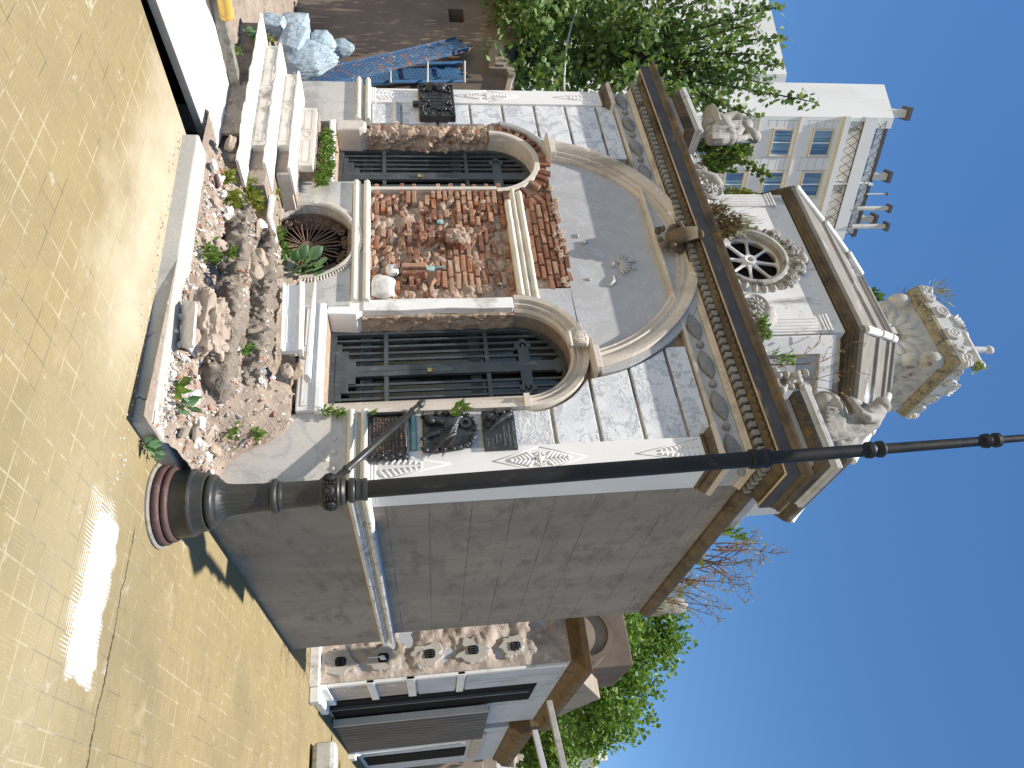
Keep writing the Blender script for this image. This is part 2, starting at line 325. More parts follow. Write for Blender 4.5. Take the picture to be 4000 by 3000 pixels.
M['yellow'] = metal('yellow_plastic', (.72, .46, .10), (.62, .38, .07), 8, .45, (.5, .4, .2))
# dark panes behind grilles
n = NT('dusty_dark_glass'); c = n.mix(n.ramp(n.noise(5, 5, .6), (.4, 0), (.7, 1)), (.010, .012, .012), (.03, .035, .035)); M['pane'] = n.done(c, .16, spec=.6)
n = NT('shadow_interior'); M['void'] = n.done((.012, .011, .010), .9, spec=.1)  # near-black colour stands in for the shade inside openings
# buildings far off
M['apt'] = stone('painted_white_render', (.74, .735, .73), (.68, .675, .67), .12, stain=(.56, .54, .51), ss=.3, sthr=(.54, .74), streak=.2, bump=.05, grain=.05, rough=.8)
M['apt_trim'] = stone('cream_trim', (.62, .53, .42), (.56, .48, .38), .5, bump=.05, grain=.05)
M['apt_line'] = NT('grey_joint').done((.38, .37, .38), .9)  # plain grey colour of the wall joint lines
n = NT('window_glass_curtained'); c = n.mix(n.ramp(n.noise(.9, 3, v=n.map((6, 6, .15))), (.4, 0), (.62, 1)), (.07, .14, .24), (.26, .38, .48)); M['apt_glass'] = n.done(c, .12, spec=.6)
M['white_frame'] = NT('white_window_frame').done((.75, .77, .8), .5)
M['dark_metal'] = metal('dark_roof_metal', (.05, .05, .06), (.08, .08, .09), 2, .5)
M['flue'] = stone('flue_render', (.62, .60, .56), (.5, .48, .45), 2, bump=.1)
M['soot_shade_wall'] = stone('sooty_shaded_render', (.225, .175, .135), (.15, .115, .09), .8, stain=(.055, .046, .04), ss=.55, sthr=(.45, .75), streak=.8, bump=.12, bd=.005, rough=.95, spec=.15)  # soot stains, over a base darkened to stand in for shade on the wall
M['soot_trim'] = stone('brown_render', (.36, .30, .235), (.28, .23, .18), 3, stain=(.14, .12, .10), ss=2, sthr=(.55, .7), bump=.3, rough=.9)
M['peel'] = stone('peeling_render', (.60, .50, .42), (.50, .41, .34), 2.2, stain=(.42, .34, .27), ss=3.4, sthr=(.53, .64), streak=.5, spots=(.66, .62, .55), spthr=(.58, .64), spsc=4, bump=.9, bd=.03, rough=.95, spec=.15)
M['patch'] = stone('smooth_patch_render', (.56, .51, .44), (.47, .43, .37), 4, stain=(.66, .62, .55), ss=4, sthr=(.56, .66), bump=.25, rough=.9)
M['panel_marble'] = stone('bluish_panel_marble', (.56, .57, .60), (.46, .46, .48), 2, stain=(.34, .28, .22), ss=2.4, sthr=(.57, .7), streak=.6, bump=.2)
M['rust_cornice'] = stone('rust_stained_cornice', (.20, .125, .06), (.12, .085, .05), 7, stain=(.06, .05, .04), ss=3, sthr=(.52, .68), streak=1, bump=.4, rough=.9)
n = NT('corrugated_brown_sheet'); s_ = n.sep(n.N.new('ShaderNodeNewGeometry').outputs['Position']); M['sheet'] = n.done(n.mix(n.ramp(n.noise(2, 5, v=n.map((1, 6, .4))), (.35, 0), (.7, 1)), (.085, .075, .07), (.15, .125, .105)), .6)
M['wood'] = stone('grey_weathered_wood', (.60, .58, .54), (.46, .44, .40), 5, stain=(.25, .24, .22), ss=9, sthr=(.55, .68), streak=.2, bump=.4, rough=.9)
M['bark'] = stone('dark_bark', (.085, .07, .055), (.05, .042, .034), 8, bump=.6, rough=.95)
M['twig'] = stone('brown_twig', (.22, .13, .075), (.15, .085, .05), 20, bump=.2, rough=.9)
M['leaf_tree'] = leafmat('ginkgo_leaf', [(.05, .105, .018), (.10, .19, .04), (.17, .27, .08), (.30, .39, .18)], .3)
M['leaf_tree2'] = leafmat('street_tree_leaf', [(.045, .11, .012), (.085, .18, .02), (.14, .25, .035), (.20, .31, .06)], .35)
M['leaf_weed'] = leafmat('weed_leaf', [(.06, .15, .02), (.11, .22, .03), (.17, .27, .05), (.24, .30, .08)], .3)
M['leaf_yellow'] = leafmat('yellow_green_leaf', [(.22, .28, .04), (.33, .32, .05), (.14, .24, .04), (.38, .34, .10)], .3)
M['leaf_big'] = leafmat('broad_grey_green_leaf', [(.10, .22, .09), (.16, .30, .14), (.22, .36, .20)], .25)
M['leaf_dark'] = leafmat('roof_plant_leaf', [(.03, .07, .015), (.06, .13, .02), (.10, .20, .03), (.17, .26, .05)], .3)
M['leaf_red'] = leafmat('dry_red_leaf', [(.10, .05, .03), (.16, .07, .04), (.08, .07, .03), (.20, .13, .07)], .2)
M['leaf_dry'] = leafmat('dry_straw', [(.34, .28, .15), (.28, .22, .12), (.24, .26, .08)], .3)
# paving
n = NT('grooved_paving_tile'); P = n.N.new('ShaderNodeNewGeometry').outputs['Position']; sx = n.sep(P); T = .1335
ux = n.math('DIVIDE', n.math('ADD', sx[0], 20 - .05), T); uy = n.math('DIVIDE', n.math('ADD', sx[1], 20 + .02), T)
ck = n.math('MODULO', n.math('ADD', n.math('FLOOR', ux), n.math('FLOOR', uy)), 2.0)
ck = n.math('GREATER_THAN', ck, .5)
fx = n.math('FRACT', ux); fy = n.math('FRACT', uy)
def groove(f): return n.math('PINGPONG', n.math('MULTIPLY', f, 7.0), .5)
g = n.mix(ck, groove(fx), groove(fy)); gm = n.ramp(g, (.06, 1), (.17, 0))
def edge(f): return n.math('MINIMUM', f, n.math('SUBTRACT', 1.0, f))
ed = n.math('MINIMUM', edge(fx), edge(fy))
wear = n.ramp(n.noise(2.3, 5, .65, v=P), (.42, 0), (.58, 1)); wear2 = n.ramp(n.noise(9, 5, .7, v=P), (.40, 0), (.62, 1))
cell = n.N.new('ShaderNodeTexWhiteNoise'); cell.noise_dimensions = '2D'; n.L(n.comb(n.math('FLOOR', ux), n.math('FLOOR', uy), 0.0), cell.inputs['Vector'])
c = n.mix(n.ramp(n.noise(1.2, 6, .6, v=P), (.3, 0), (.7, 1)), (.30, .235, .118), (.245, .195, .105))
c = n.mix(n.math('MULTIPLY', cell.outputs['Value'], .35), c, (.31, .24, .12))
c = n.mix(n.math('MULTIPLY', gm, n.math('MULTIPLY', n.math('MULTIPLY', wear2, n.ramp(n.noise(38, 3, .6, v=P), (.40, .15), (.58, 1))), .58)), c, (.47, .38, .215))
jl = n.ramp(ed, (.022, 1), (.045, 0)); lightj = n.ramp(n.noise(3.1, 4, v=P), (.46, 0), (.54, 1))
c = n.mix(n.math('MULTIPLY', jl, n.math('ADD', n.math('MULTIPLY', n.math('MULTIPLY', lightj, n.ramp(n.noise(21, 4, .7, v=P), (.36, .2), (.55, 1))), .6), .05)), c, (.50, .43, .29))
dj = n.math('MULTIPLY', n.ramp(ed, (.012, 1), (.026, 0)), n.ramp(n.noise(1.7, 4, .7, v=P), (.49, 0), (.56, .85))); c = n.mix(dj, c, (.13, .105, .075))
c = n.mix(n.ramp(n.noise(4.2, 6, .7, v=P), (.62, 0), (.72, .8)), c, (.56, .51, .42))
c = n.mix(n.ramp(n.noise(34, 3, .6, v=P), (.70, 0), (.76, .75)), c, (.10, .08, .06))
# pale dusting along the ruined kerb
c = n.mix(n.math('MULTIPLY', n.ramp(n.noise(.55, 5, .6, v=P), (.46, 0), (.66, .7)), n.rng(sx[0], .2, 1.0)), c, (.19, .155, .095))
c = n.mix(n.ramp(n.noise(1.9, 6, .72, v=P), (.58, 0), (.70, .55)), c, (.40, .335, .215))
dist = n.math('ADD', n.math('ABSOLUTE', n.math('ADD', sx[1], 1.55)), n.math('MULTIPLY', n.noise(3, 4, v=P), .9))
dust = n.math('MULTIPLY', n.math('MULTIPLY', n.rng(dist, 1.1, .45), .6), n.math('MAXIMUM', n.rng(sx[0], .35, -.45), .25))
c = n.mix(dust, c, (.60, .52, .39))
# spilled white lime across the tiles
def box1(s, a, b, w): return n.math('MULTIPLY', n.rng(s, a, a + w), n.rng(s, b, b - w))
wob = n.math('ADD', n.math('MULTIPLY', n.math('SUBTRACT', n.noise(7, 4, v=P), .5), .16), n.math('MULTIPLY', n.math('SUBTRACT', gm, .5), .09))
xx = n.math('ADD', sx[0], wob); yy = n.math('ADD', n.math('SUBTRACT', sx[1], n.math('MULTIPLY', sx[0], .06)), wob)
c = n.mix(n.math('MULTIPLY', n.math('MULTIPLY', box1(xx, .60, 1.42, .035), box1(yy, -1.44, -1.13, .035)), n.ramp(n.noise(16, 4, .7, v=P), (.16, .6), (.34, 1))), c, (.88, .87, .85))
# long crack between tiles
cr = n.math('ABSOLUTE', n.math('ADD', n.math('ADD', sx[1], .875), n.math('MULTIPLY', n.math('SUBTRACT', n.noise(3.4, 7, .72, v=P), .5), .13)))
c = n.mix(n.math('MULTIPLY', n.math('LESS_THAN', cr, n.math('MULTIPLY', n.noise(4.1, 4, .7, v=P), .012)), n.rng(sx[0], .55, .6)), c, (.07, .055, .04))
h = n.math('SUBTRACT', n.math('MULTIPLY', n.noise(40, 4, v=P), .3), n.math('MULTIPLY', n.math('ADD', gm, jl), .5))
M['paving'] = n.done(c, n.ramp(n.noise(5, 4, v=P), (.3, .8), (.7, 1.0)), n.bump(h, .3, .004), spec=.12)
# ================================================================== the ruined mausoleum
XC = -2.56; YB = 4.12; YW = .05
mau = thing('mausoleum', (XC, 2.06, 0), 'ruined white marble mausoleum with two arched iron doors, bare brickwork and an eight-sided lantern roof', 'mausoleum')
def part(mb, name, mat, parent=mau, **k): return mb.build(name, M[mat], parent, **k)
def frame(prof, path, mb):
    mb.loops([[(ox + nx * dr, y, oz + nz * dr) for dr, y in prof] for ox, oz, nx, nz in path], True, False, True)
def archpath(cx, cz, r, a0=0.0, a1=PI, n=24): return [(cx + r * math.cos(a), cz + r * math.sin(a), math.cos(a), math.sin(a)) for a in [a0 + (a1 - a0) * i / n for i in range(n + 1)]]
DR, DL, ZS, RI = -1.28, -3.84, 2.5, .45

# --- solid core of the front wall with the two door openings
b = MB(); y0, y1 = .125, .45
b.box(-5.05, DL - RI, y0, y1, 0, 4.0); b.box(DL + RI, -3.05, y0, y1, 0, 4.0); b.box(-2.0, DR - RI, y0, y1, 0, 4.0); b.box(DR + RI, -.40, y0, y1, 0, 4.0)
b.box(-3.05, -2.0, y0, y1, 1.0, 4.0); b.box(-3.05, -2.0, y0 + .2, y1, 0, 1.0)
for d in (DL, DR):
    b.xz([(d - RI, 4.0), (d - RI, ZS)] + arcpts(d, ZS, RI, PI, 0, 24)[1:-1] + [(d + RI, ZS), (d + RI, 4.0)], y0, y1)
    b.box(d - RI, d + RI, y0 - .1, y1, .30, .86)
b.box(-5.05, -.40, y0, y1, 4.0, 4.44)
part(b, 'backing_wall', 'mortar')

# --- roof deck, hidden rear and far side
b = MB(); b.box(-5.0, -.40, .45, 4.10, 4.30, 4.46); part(b, 'roof_deck', 'roof')
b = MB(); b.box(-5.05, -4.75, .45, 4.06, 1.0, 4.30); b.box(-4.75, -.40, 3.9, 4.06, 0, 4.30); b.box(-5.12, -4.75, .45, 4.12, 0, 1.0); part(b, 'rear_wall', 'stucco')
# --- long side wall facing the street
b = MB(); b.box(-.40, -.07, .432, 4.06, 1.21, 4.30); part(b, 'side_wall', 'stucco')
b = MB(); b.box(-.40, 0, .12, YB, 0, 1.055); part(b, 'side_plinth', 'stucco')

# --- plinth fronts
cxw, czw, rw = -2.60, .63, .455
b = MB(); b.box(-.70, 0, 0, .12, 0, 1.055); part(b, 'plinth', 'plinth', bevel=.006)
b = MB(); b.box(-5.12, -4.39, 0, .12, 0, 1.055); b.box(-5.12, -4.75, .12, .45, 0, 1.055); part(b, 'plinth', 'plinth', bevel=.006)
b = MB()
x0, x1, z1 = -3.42, -1.80, 1.055
b.xz([(x0, 0), (cxw, 0)] + arcpts(cxw, czw, rw, -PI / 2, -1.5 * PI, 24) + [(cxw, z1), (x0, z1)], 0, .12)
b.xz([(cxw, 0), (x1, 0), (x1, z1), (cxw, z1)] + arcpts(cxw, czw, rw, PI / 2, -PI / 2, 24), 0, .12)
part(b, 'plinth', 'plinth', bevel=.006)
b = MB()
for x, z in ((-.30, .93), (-.36, .985)): b.box(x, x + .035, -.006, .0, z - .05, z)
b.ball((-.46, -.002, .965), (.022, .012, .016)); b.ball((-.20, -.002, .965), (.022, .012, .016)); b.ball((-4.98, -.004, 1.0), (.008, .02, .008)); part(b, 'plinth_peg', 'torus', smooth=True)

# --- double torus base moulding
def torus_prof(r=.030):
    P = []
    for zc, pr in ((1.086, .036), (1.189, .032)):
        P += [(-.03, zc - r)] + [(.006 + pr * math.cos(a), zc + r * math.sin(a)) for a in [-PI / 2 + PI * i / 8 for i in range(9)]] + [(-.005, zc + r)]
        if zc < 1.1: P += [(.018, zc + r + .001), (.018, zc + r + .012), (-.008, zc + r + .016)]
    return P + [(-.08, 1.22)]
tp = torus_prof()
for pl_ in ([(-5.12, .5), (-5.12, 0), (-4.41, 0)], [(-3.40, 0), (-1.84, 0)], [(-.70, 0), (0, 0), (0, .30)]):
    b = MB(); b.mould(tp, pl_); part(b, 'base_moulding', 'torus', smooth=True, autos=40)
b = MB(); b.mould(tp, [(0, .30), (0, YB)]); part(b, 'side_base_moulding', 'torus_side', smooth=True, autos=40)

# --- corner pilasters with carved lozenges
def leaf_relief(b, x, z, L, w, y, ang, n=5):
    # small acanthus sprig: lobes on both sides of a rib
    ca, sa = math.cos(ang), math.sin(ang)
    for i in range(n):
        t = (i + .5) / n; s_ = (1 - t) * .9 + .25
        for sg in (-1, 1):
            a2 = ang + sg * .75; px = x + ca * L * t; pz = z + sa * L * t; l = w * s_ * .62
            c = (px + math.cos(a2) * l, y, pz + math.sin(a2) * l)
            b.ball(c, (l, .009, w * .16 * (s_ + .2)), 8, 5, Matrix.Rotation(-a2, 3, 'Y'))
    b.ball((x + ca * L, y, z + sa * L), (w * .35, .009, w * .14), 8, 5, Matrix.Rotation(-ang, 3, 'Y'))
def groove_line(b, x0, z0, x1, z1, y, w=.006):
    d = Vector((x1 - x0, 0, z1 - z0)); n_ = Vector((-d.z, 0, d.x)).normalized() * w / 2
    P = [Vector((x0, y, z0)), Vector((x1, y, z1))]
    b.hexa([P[0] - n_ , P[1] - n_, P[1] - n_ + Vector((0, .02, 0)), P[0] - n_ + Vector((0, .02, 0)), P[0] + n_, P[1] + n_, P[1] + n_ + Vector((0, .02, 0)), P[0] + n_ + Vector((0, .02, 0))])
for xa, xb in ((-5.05, -4.795), (-.335, -.07)):
    b = MB(); b.box(xa, xb, .03, .43, 1.21, 3.87)
    for k in range(3): b.box(xa - .004, xb + .004, .022 - .003 * (2 - k), .365, 1.212 + .022 * k, 1.230 + .022 * k)
    p = part(b, 'pilaster', 'pilaster', bevel=.004)
    xm = (xa + xb) / 2 - .005; hw = .108; b = MB(); yf = .027
    for sx in (-1, 1):
        for sz in (-1, 1): groove_line(b, xm + sx * hw, 2.53, xm, 2.53 + sz * .37, yf)
    for a in (PI / 2, -PI / 2): leaf_relief(b, xm, 2.53 + math.sin(a) * .02, .21, .072, yf, a, 6)
    for a in (.55, PI - .55, -.55, PI + .55): leaf_relief(b, xm, 2.53, .05, .05, yf, a, 2)
    b.ball((xm, yf - .004, 2.53), (.026, .014, .034), 12, 8); part(b, 'carved_lozenge', 'pilaster', p, smooth=True)
    for zz0, sg, zl, zt in ((1.30, 1, 1.285, 1.84), (3.82, -1, 3.84, 3.30)):
        b = MB()
        for sx in (-1, 1):
            groove_line(b, xm + sx * hw, zl, xm, zt, yf)
            for k in range(8):
                t = k / 8; l = .085 * (1 - t) + .012; zz = zz0 + sg * .33 * t
                b.ball((xm + sx * (l * .55 + .004), yf, zz + sg * .02), (l * .5, .009, .013), 8, 5, Matrix.Rotation(-(PI / 2 * sg - sx * sg * .9), 3, 'Y'))
        part(b, 'carved_leaf', 'pilaster', p, smooth=True)
    # capital
    b = MB(); pl = [(xa, .43), (xa, .03), (xb, .03), (xb, .43)]
    b.mould([(-.02, 3.87), (.014, 3.872), (.020, 3.88), (.014, 3.89), (.004, 3.893), (.006, 3.90), (.03, 3.905), (.052, 3.93), (.060, 3.952), (-.02, 3.952)], pl)
    for k in range(4):
        xx = xa + (xb - xa) * (k + .5) / 4
        for rr in (.024, .014): b.lathe([(rr, 0), (rr + .004, .004), (rr + .004, .008), (rr - .004, .008)], (xx, -.012, 3.927), 12, Matrix.Rotation(PI / 2, 3, 'X'))
        b.ball((xx, -.020, 3.927), (.016, .012, .02), 8, 6)
    part(b, 'capital', 'cornice', smooth=True, autos=35)
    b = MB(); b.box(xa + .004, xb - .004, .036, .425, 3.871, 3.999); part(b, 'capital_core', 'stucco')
    b = MB(); b.mould([(-.02, 3.953), (.072, 3.954), (.076, 3.975), (.084, 3.978), (.084, 3.998), (-.02, 3.998)], pl); part(b, 'abacus', 'warm', bevel=.003)

# --- rusticated ashlar courses between pilasters and arches
RB, ZB, RBO = 1.345, 2.855, 1.60
def xin(z):      # distance from the centre line of the inner end of a course
    x = 1.28 + .60 if z < ZS else 1.28 + (math.sqrt(max(0, .615 ** 2 - (z - ZS) ** 2)) if z < ZS + .60 else 0)
    if z > 3.0 and z < ZB + RBO: x = max(x, math.sqrt(RBO ** 2 - (z - ZB) ** 2))
    return x
Z = [1.215, 1.55, 1.945, 2.315, 2.685, 3.055, 3.42, 3.785, 4.0]
for sg in (-1, 1):
    for i in range(len(Z) - 1):
        za, zb = Z[i] + .014, Z[i + 1] - .014; xo = 4.795 - 2.56 - .004
        pts = [(xo, za)] + [(min(xin(za + (zb - za) * k / 8), xo - .02) + (.012 if za + (zb - za) * k / 8 > ZS else 0), za + (zb - za) * k / 8) for k in range(9)] + [(xo, zb)]
        if sg < 0: pts = [(max(x, 1.28 + .585) if z < 2.3 else x, z) for x, z in pts]
        b = MB(); b.xz([(XC + sg * x, z) for x, z in (pts if sg < 0 else pts)], YW, .125)
        part(b, 'ashlar_block', 'ashlar_rough' if (sg, i) in ((-1, 0), (1, 2), (1, 3)) else 'ashlar', bevel=.008)
for xa, xb in ((-4.795, DL - .52), (DR + .52, -.335)): b = MB(); b.box(xa, xb, .095, .1255, 1.21, 4.0); part(b, 'joint_bed', 'warm')
b = MB(); b.tube([(-4.79, YW - .004, 1.49), (-4.42, YW - .004, 1.49)], .026, 10); part(b, 'string_bead', 'torus', smooth=True, autos=50)
b = MB(); b.tube([(-.67, YW - .004, 1.56), (-.34, YW - .004, 1.56)], .028, 10); part(b, 'string_bead', 'verdigris', smooth=True, autos=50)

# --- tympanum marble, its missing corner shows brick
b = MB(); a0 = .155
b.xz(arcpts(XC, ZB, RB + .01, a0, PI - a0, 40) , .088, .124)
q = [(-2.02, 3.064), (-2.02, 2.752), (-1.87, 2.744)] + [(DR + .60 * math.cos(a), ZS + .60 * math.sin(a)) for a in [2.72 - (2.72 - 1.62) * i / 8 for i in range(9)]] + [(-1.30, 3.064)]
b.xz(q, .087, .124); part(b, 'tympanum', 'tympanum', bevel=.004)
b = MB()    # winged emblem and stray fittings on the tympanum
for k in range(9):
    a = -1.25 + 2.5 * k / 8; b.ball((-2.30 + .085 * math.sin(a), .075, 3.60 + .085 * math.cos(a) - .03), (.016, .018, .062), 8, 6, Matrix.Rotation(a, 3, 'Y'))
b.ball((-2.30, .075, 3.53), (.035, .02, .02), 10, 6); b.ball((-2.34, .07, 3.72), (.02, .02, .045), 8, 6); b.ball((-2.24, .07, 3.73), (.012, .03, .02), 8, 6)
b.tube([(-2.15, .08, 3.50), (-2.08, .07, 3.49), (-2.03, .075, 3.44), (-2.05, .08, 3.41)], [.014, .02, .014, .01], 8)
b.tube([(-2.62, .08, 3.26), (-2.60, .074, 3.28), (-2.61, .08, 3.33)], [.006, .016, .008], 8); b.ball((-2.70, .08, 3.245), (.035, .012, .012), 8, 5); b.ball((-2.12, .082, 3.26), (.02, .01, .024), 8, 5)
part(b, 'winged_emblem', 'frieze', smooth=True)

# --- great arch ring
b = MB(); pr = [(-.02, .13), (-.02, .06), (.0, .035), (.03, .045), (.05, .012), (.085, .028), (.11, -.004), (.165, -.022), (.185, -.024), (.19, .02), (.19, .13)]
b.arc(pr, XC, ZB, RB, .17, PI - .17, 56); part(b, 'arch_moulding', 'warm', smooth=True, autos=35)
b = MB(); b.arc([(.0, .125), (.0, .028), (.062, .028), (.062, .125)], XC, ZB, RB + .191, .2, PI - .2, 48); part(b, 'arch_outer_band', 'tympanum', bevel=.003)
# impost blocks where the great arch lands on the door keystones
for sg in (-1, 1):
    x = XC + sg * 1.42; b = MB()
    b.mould([(-.06, 3.085), (.0, 3.085), (.045, 3.10), (.052, 3.122), (-.06, 3.122)], [(x - .13, .12), (x - .13, -.01), (x + .13, -.01), (x + .13, .12)])
    b.box(x - .12, x + .12, -.03, .12, 3.122, 3.175); part(b, 'impost', 'warm', bevel=.006)
# scroll console on the right door arch
b = MB(); x = DR - .02
for k, (zz, yy, w) in enumerate(((2.94, -.03, .060), (2.97, -.045, .066), (3.0, -.05, .07), (3.03, -.045, .072), (3.06, -.04, .078))): b.ball((x, yy, zz), (w, .05, .03), 12, 6)
b.tube([(x - .07, -.075, 2.915), (x + .07, -.075, 2.915)], .026, 12)
for k in range(7): b.ball((x - .06 + .02 * k, -.088, 3.0 + .012 * math.cos(k * 2.2)), (.010, .012, .055), 8, 6)
part(b, 'keystone_console', 'warm', smooth=True)
# carved winged keystone under the cornice
b = MB(); x = -2.47
b.lathe([(.0, -.03), (.13, -.02), (.155, 0), (.13, .02), (.06, .008), (.05, .02), (.0, .02)], (x - .03, -.06, 4.19), 20, rotm(PI / 2 - .5, .5, .2))
b.lathe([(.105, -.02), (.14, .0), (.105, .02), (.085, .01), (.085, -.01)], (x - .10, -.10, 4.30), 18, rotm(PI / 2 - .7, .3, -.5))
b.tube([(x - .02, -.05, 4.10), (x, -.14, 4.20), (x + .02, -.19, 4.34)], [.085, .078, .06], 12)
for k in range(9): b.tube([(x - .075 + .016 * k, -.10 - .01 * (k % 2), 4.12), (x - .05 + .016 * k, -.19, 4.30)], .011, 6)
for k in range(14): b.ball((x + ru(-.16, .12), ru(-.12, -.03), ru(4.0, 4.16)), (ru(.02, .045), .03, ru(.015, .04)), 8, 5, rotm(0, ru(-1, 1), 0))
b.ball((x + .03, -.17, 4.37), (.055, .05, .035), 10, 6); part(b, 'carved_keystone', 'cornice', smooth=True)

# --- right door arch and jambs (complete), left door arch (mostly fallen)
pf = [(0, .34), (0, .075), (.02, .05), (.045, .07), (.055, .03), (.095, .045), (.105, .012), (.148, .004), (.152, .06), (.152, .125)]
b = MB(); frame(pf, [(DR + RI, .86, 1, 0), (DR + RI, ZS - .06, 1, 0), (DR + RI, ZS, 1, 0)] + archpath(DR, ZS, RI)[1:] , b)
b.box(DR + RI + .03, DR + RI + .16, -.012, .06, ZS - .035, ZS + .012)
part(b, 'door_surround', 'warm', smooth=True, autos=30)
b = MB(); b.xz([(DR - RI - .13, 1.16), (DR - RI - .012, 1.16), (DR - RI - .004, 1.5), (DR - RI - .02, 1.9), (DR - RI - .004, 2.2), (DR - RI - .006, ZS - .01), (DR - RI - .13, ZS - .01), (DR - RI - .128, 2.0), (DR - RI - .14, 1.6)], .01, .13)
b.xz([(DR - RI - .14, .86), (DR - RI - .0, .86), (DR - RI + .02, 1.1), (DR - RI - .01, 1.16), (DR - RI - .14, 1.16)], .02, .33); part(b, 'jamb_strip', 'step', bevel=.008)
b = MB(); frame([(0, .34), (0, .07), (.012, .055), (.06, .06), (.068, .09), (.068, .13)], archpath(DL, ZS, RI - .01, -.0, PI, 26), b)
b.box(DL + RI - .012, DL + RI + .032, .05, .33, .86, ZS - .004); part(b, 'door_surround', 'warm', smooth=True, autos=30)
b = MB(); frame([(.0, .12), (.0, .045), (.035, .035), (.07, .05), (.07, .12)], archpath(DL, ZS, .60, PI * .56, PI * .93, 14), b); part(b, 'arch_fragment', 'tympanum', bevel=.004)
# rough broken left jamb of the left door
def rough_sheet(b, fx, nu, nv, amp, sc, seed=0):
    o = len(b.v)
    for j in range(nv + 1):
        for i in range(nu + 1):
            p, nrm = fx(i / nu, j / nv); p = Vector(p); nrm = Vector(nrm); e = min(1, 6 * min(i, nu - i) / nu + .35)
            d = amp * fbm((p.x * sc + seed, p.y * sc, p.z * sc), 4, .6) * e; b.v.append(tuple(p + nrm * d))
    for j in range(nv):
        for i in range(nu): q = o + j * (nu + 1) + i; b.f.append((q, q + 1, q + nu + 2, q + nu + 1))
def wrap(x0, x1, yf, yb, z0, z1):     # front face + right return face, as one bent sheet
    w = x1 - x0; dpt = yb - yf; L_ = w + dpt
    def f(u, v):
        s_ = u * L_; z = z0 + (z1 - z0) * v
        return ((x0 + s_, yf, z), (0, -1, 0)) if s_ < w else ((x1, yf + s_ - w, z), (1, 0, 0))
    return f
b = MB(); rough_sheet(b, wrap(DL - RI - .14, DL - RI + .02, .065, .35, 1.20, 2.48), 26, 70, .045, 9, 2.0); part(b, 'broken_jamb', 'mortar')
b = MB(); rough_sheet(b, wrap(DR - RI - .02, DR - RI + .012, .085, .33, 1.15, 2.5), 16, 50, .018, 10, 4.0); part(b, 'broken_jamb', 'mortar')
b = MB(); b.xz([(DL - RI - .13, .86), (DL - RI + .03, .86), (DL - RI + .03, 1.10), (DL - RI - .0, 1.165), (DL - RI - .10, 1.175), (DL - RI - .13, 1.13)], -.005, .30); part(b, 'jamb_base_stone', 'warm', bevel=.022)
b = MB(); b.rock((DL - RI - .04, .13, 1.20), .075, .4, 3, None, 2.3, (.9, 1, .7), 2.4); part(b, 'jamb_rubble', 'mortar')

# --- exposed brickwork
def brick(b, cx, cy, cz, L_, D, H, rz=0.0, j=.006):
    Mx = rotm(ru(-.05, .05), ru(-.04, .04) - rz, ru(-.05, .05)); P = []
    for dz in (-1, 1):
        for dx, dy in ((-1, -1), (1, -1), (1, 1), (-1, 1)):
            P.append(Vector((cx, cy, cz)) + Mx @ Vector((dx * (L_ / 2 - ru(0, j * 1.6)), dy * D / 2 + (ru(-j, j) if dy < 0 else 0), dz * (H / 2 - ru(0, j)))))
    b.hexa(P)
b = MB(); random.seed(3); z = 1.19; row = 0
hole = lambda x, z: fbm((x * 2.1 + 3, z * 2.1, 1.7), 3) 
def inside(x, z): return -3.33 < x < -1.93 and 1.19 < z < 2.56
while z < 2.58:
    x = -3.36 - (.11 if row % 2 else 0) ; H = .052
    while x < -1.93:
        L_ = ru(.19, .23) if z > 1.8 and x > -2.75 else ru(.09, .22)
        cx = x + L_ / 2
        sound = (cx > -2.6 and z > 1.75) or z > 2.0 and cx < -3.1
        if cx + L_ / 2 < -1.92:
            keep = sound or (z > 1.45 and rnd() < .62) or rnd() < .38
            if keep:
                yb_ = .105 if sound else .10 + ru(-.05, .03)
                if cx < -3.08: yb_ = .075
                brick(b, cx, yb_ + .06, z + H / 2, L_ - .010, .15, H - .004)
        x += L_
    z += H + .010; row += 1
# bricks standing proud in the middle of the hole
for cx, cz, L_, H, yy in ((-2.66, 1.72, .11, .075, .02), (-2.66, 1.80, .10, .07, .015), (-2.66, 1.89, .12, .075, .02), (-2.64, 1.98, .13, .07, .03), (-2.60, 2.05, .15, .07, .02), (-2.72, 2.06, .15, .08, .02), (-2.26, 1.62, .075, .24, .01), (-2.19, 1.62, .06, .22, .02), (-2.88, 1.70, .05, .05, .05), (-2.8, 1.66, .06, .05, .04), (-2.92, 1.78, .05, .05, .05)):
    brick(b, cx, yy + .06, cz, L_, .16, H, 0, .012)
part(b, 'brick_infill', 'brick', bevel=.006)
b = MB(); random.seed(5); z = 2.745; row = 0
while z < 3.10:
    x = -3.55 + (.1 if row % 2 else 0); H = .054
    while x < -1.95:
        L_ = ru(.16, .22); cx = x + L_ / 2
        inarch = math.hypot(cx - DL, z + .03 - ZS) > .70 and abs(XC - cx) < math.sqrt(max(0, RB ** 2 - max(0, z - ZB) ** 2)) and math.hypot(cx - DR, z + .03 - ZS) > .70
        if inarch and (cx > -2.9 or rnd() < .75) and cx + L_ / 2 < -1.98: brick(b, cx, .165, z + H / 2, L_ - .01, .16, H - .004)
        x += L_
    z += H + .009; row += 1
for k in range(24):     # voussoirs round the fallen left arch
    a = .02 + (PI * .97) * k / 23
    if k in (5, 14): continue
    r = .565 + ru(-.01, .01); brick(b, DL + r * math.cos(a), .155 + ru(-.02, .02), ZS + r * math.sin(a), .135, .16, .058, a)
for k in range(10):
    a = .05 + .9 * k / 9; r = .70; brick(b, DL + r * math.cos(a), .17, ZS + r * math.sin(a), .12, .14, .06, a)
part(b, 'upper_brickwork', 'brick_dark', bevel=.006); b, b_l = MB(), MB()
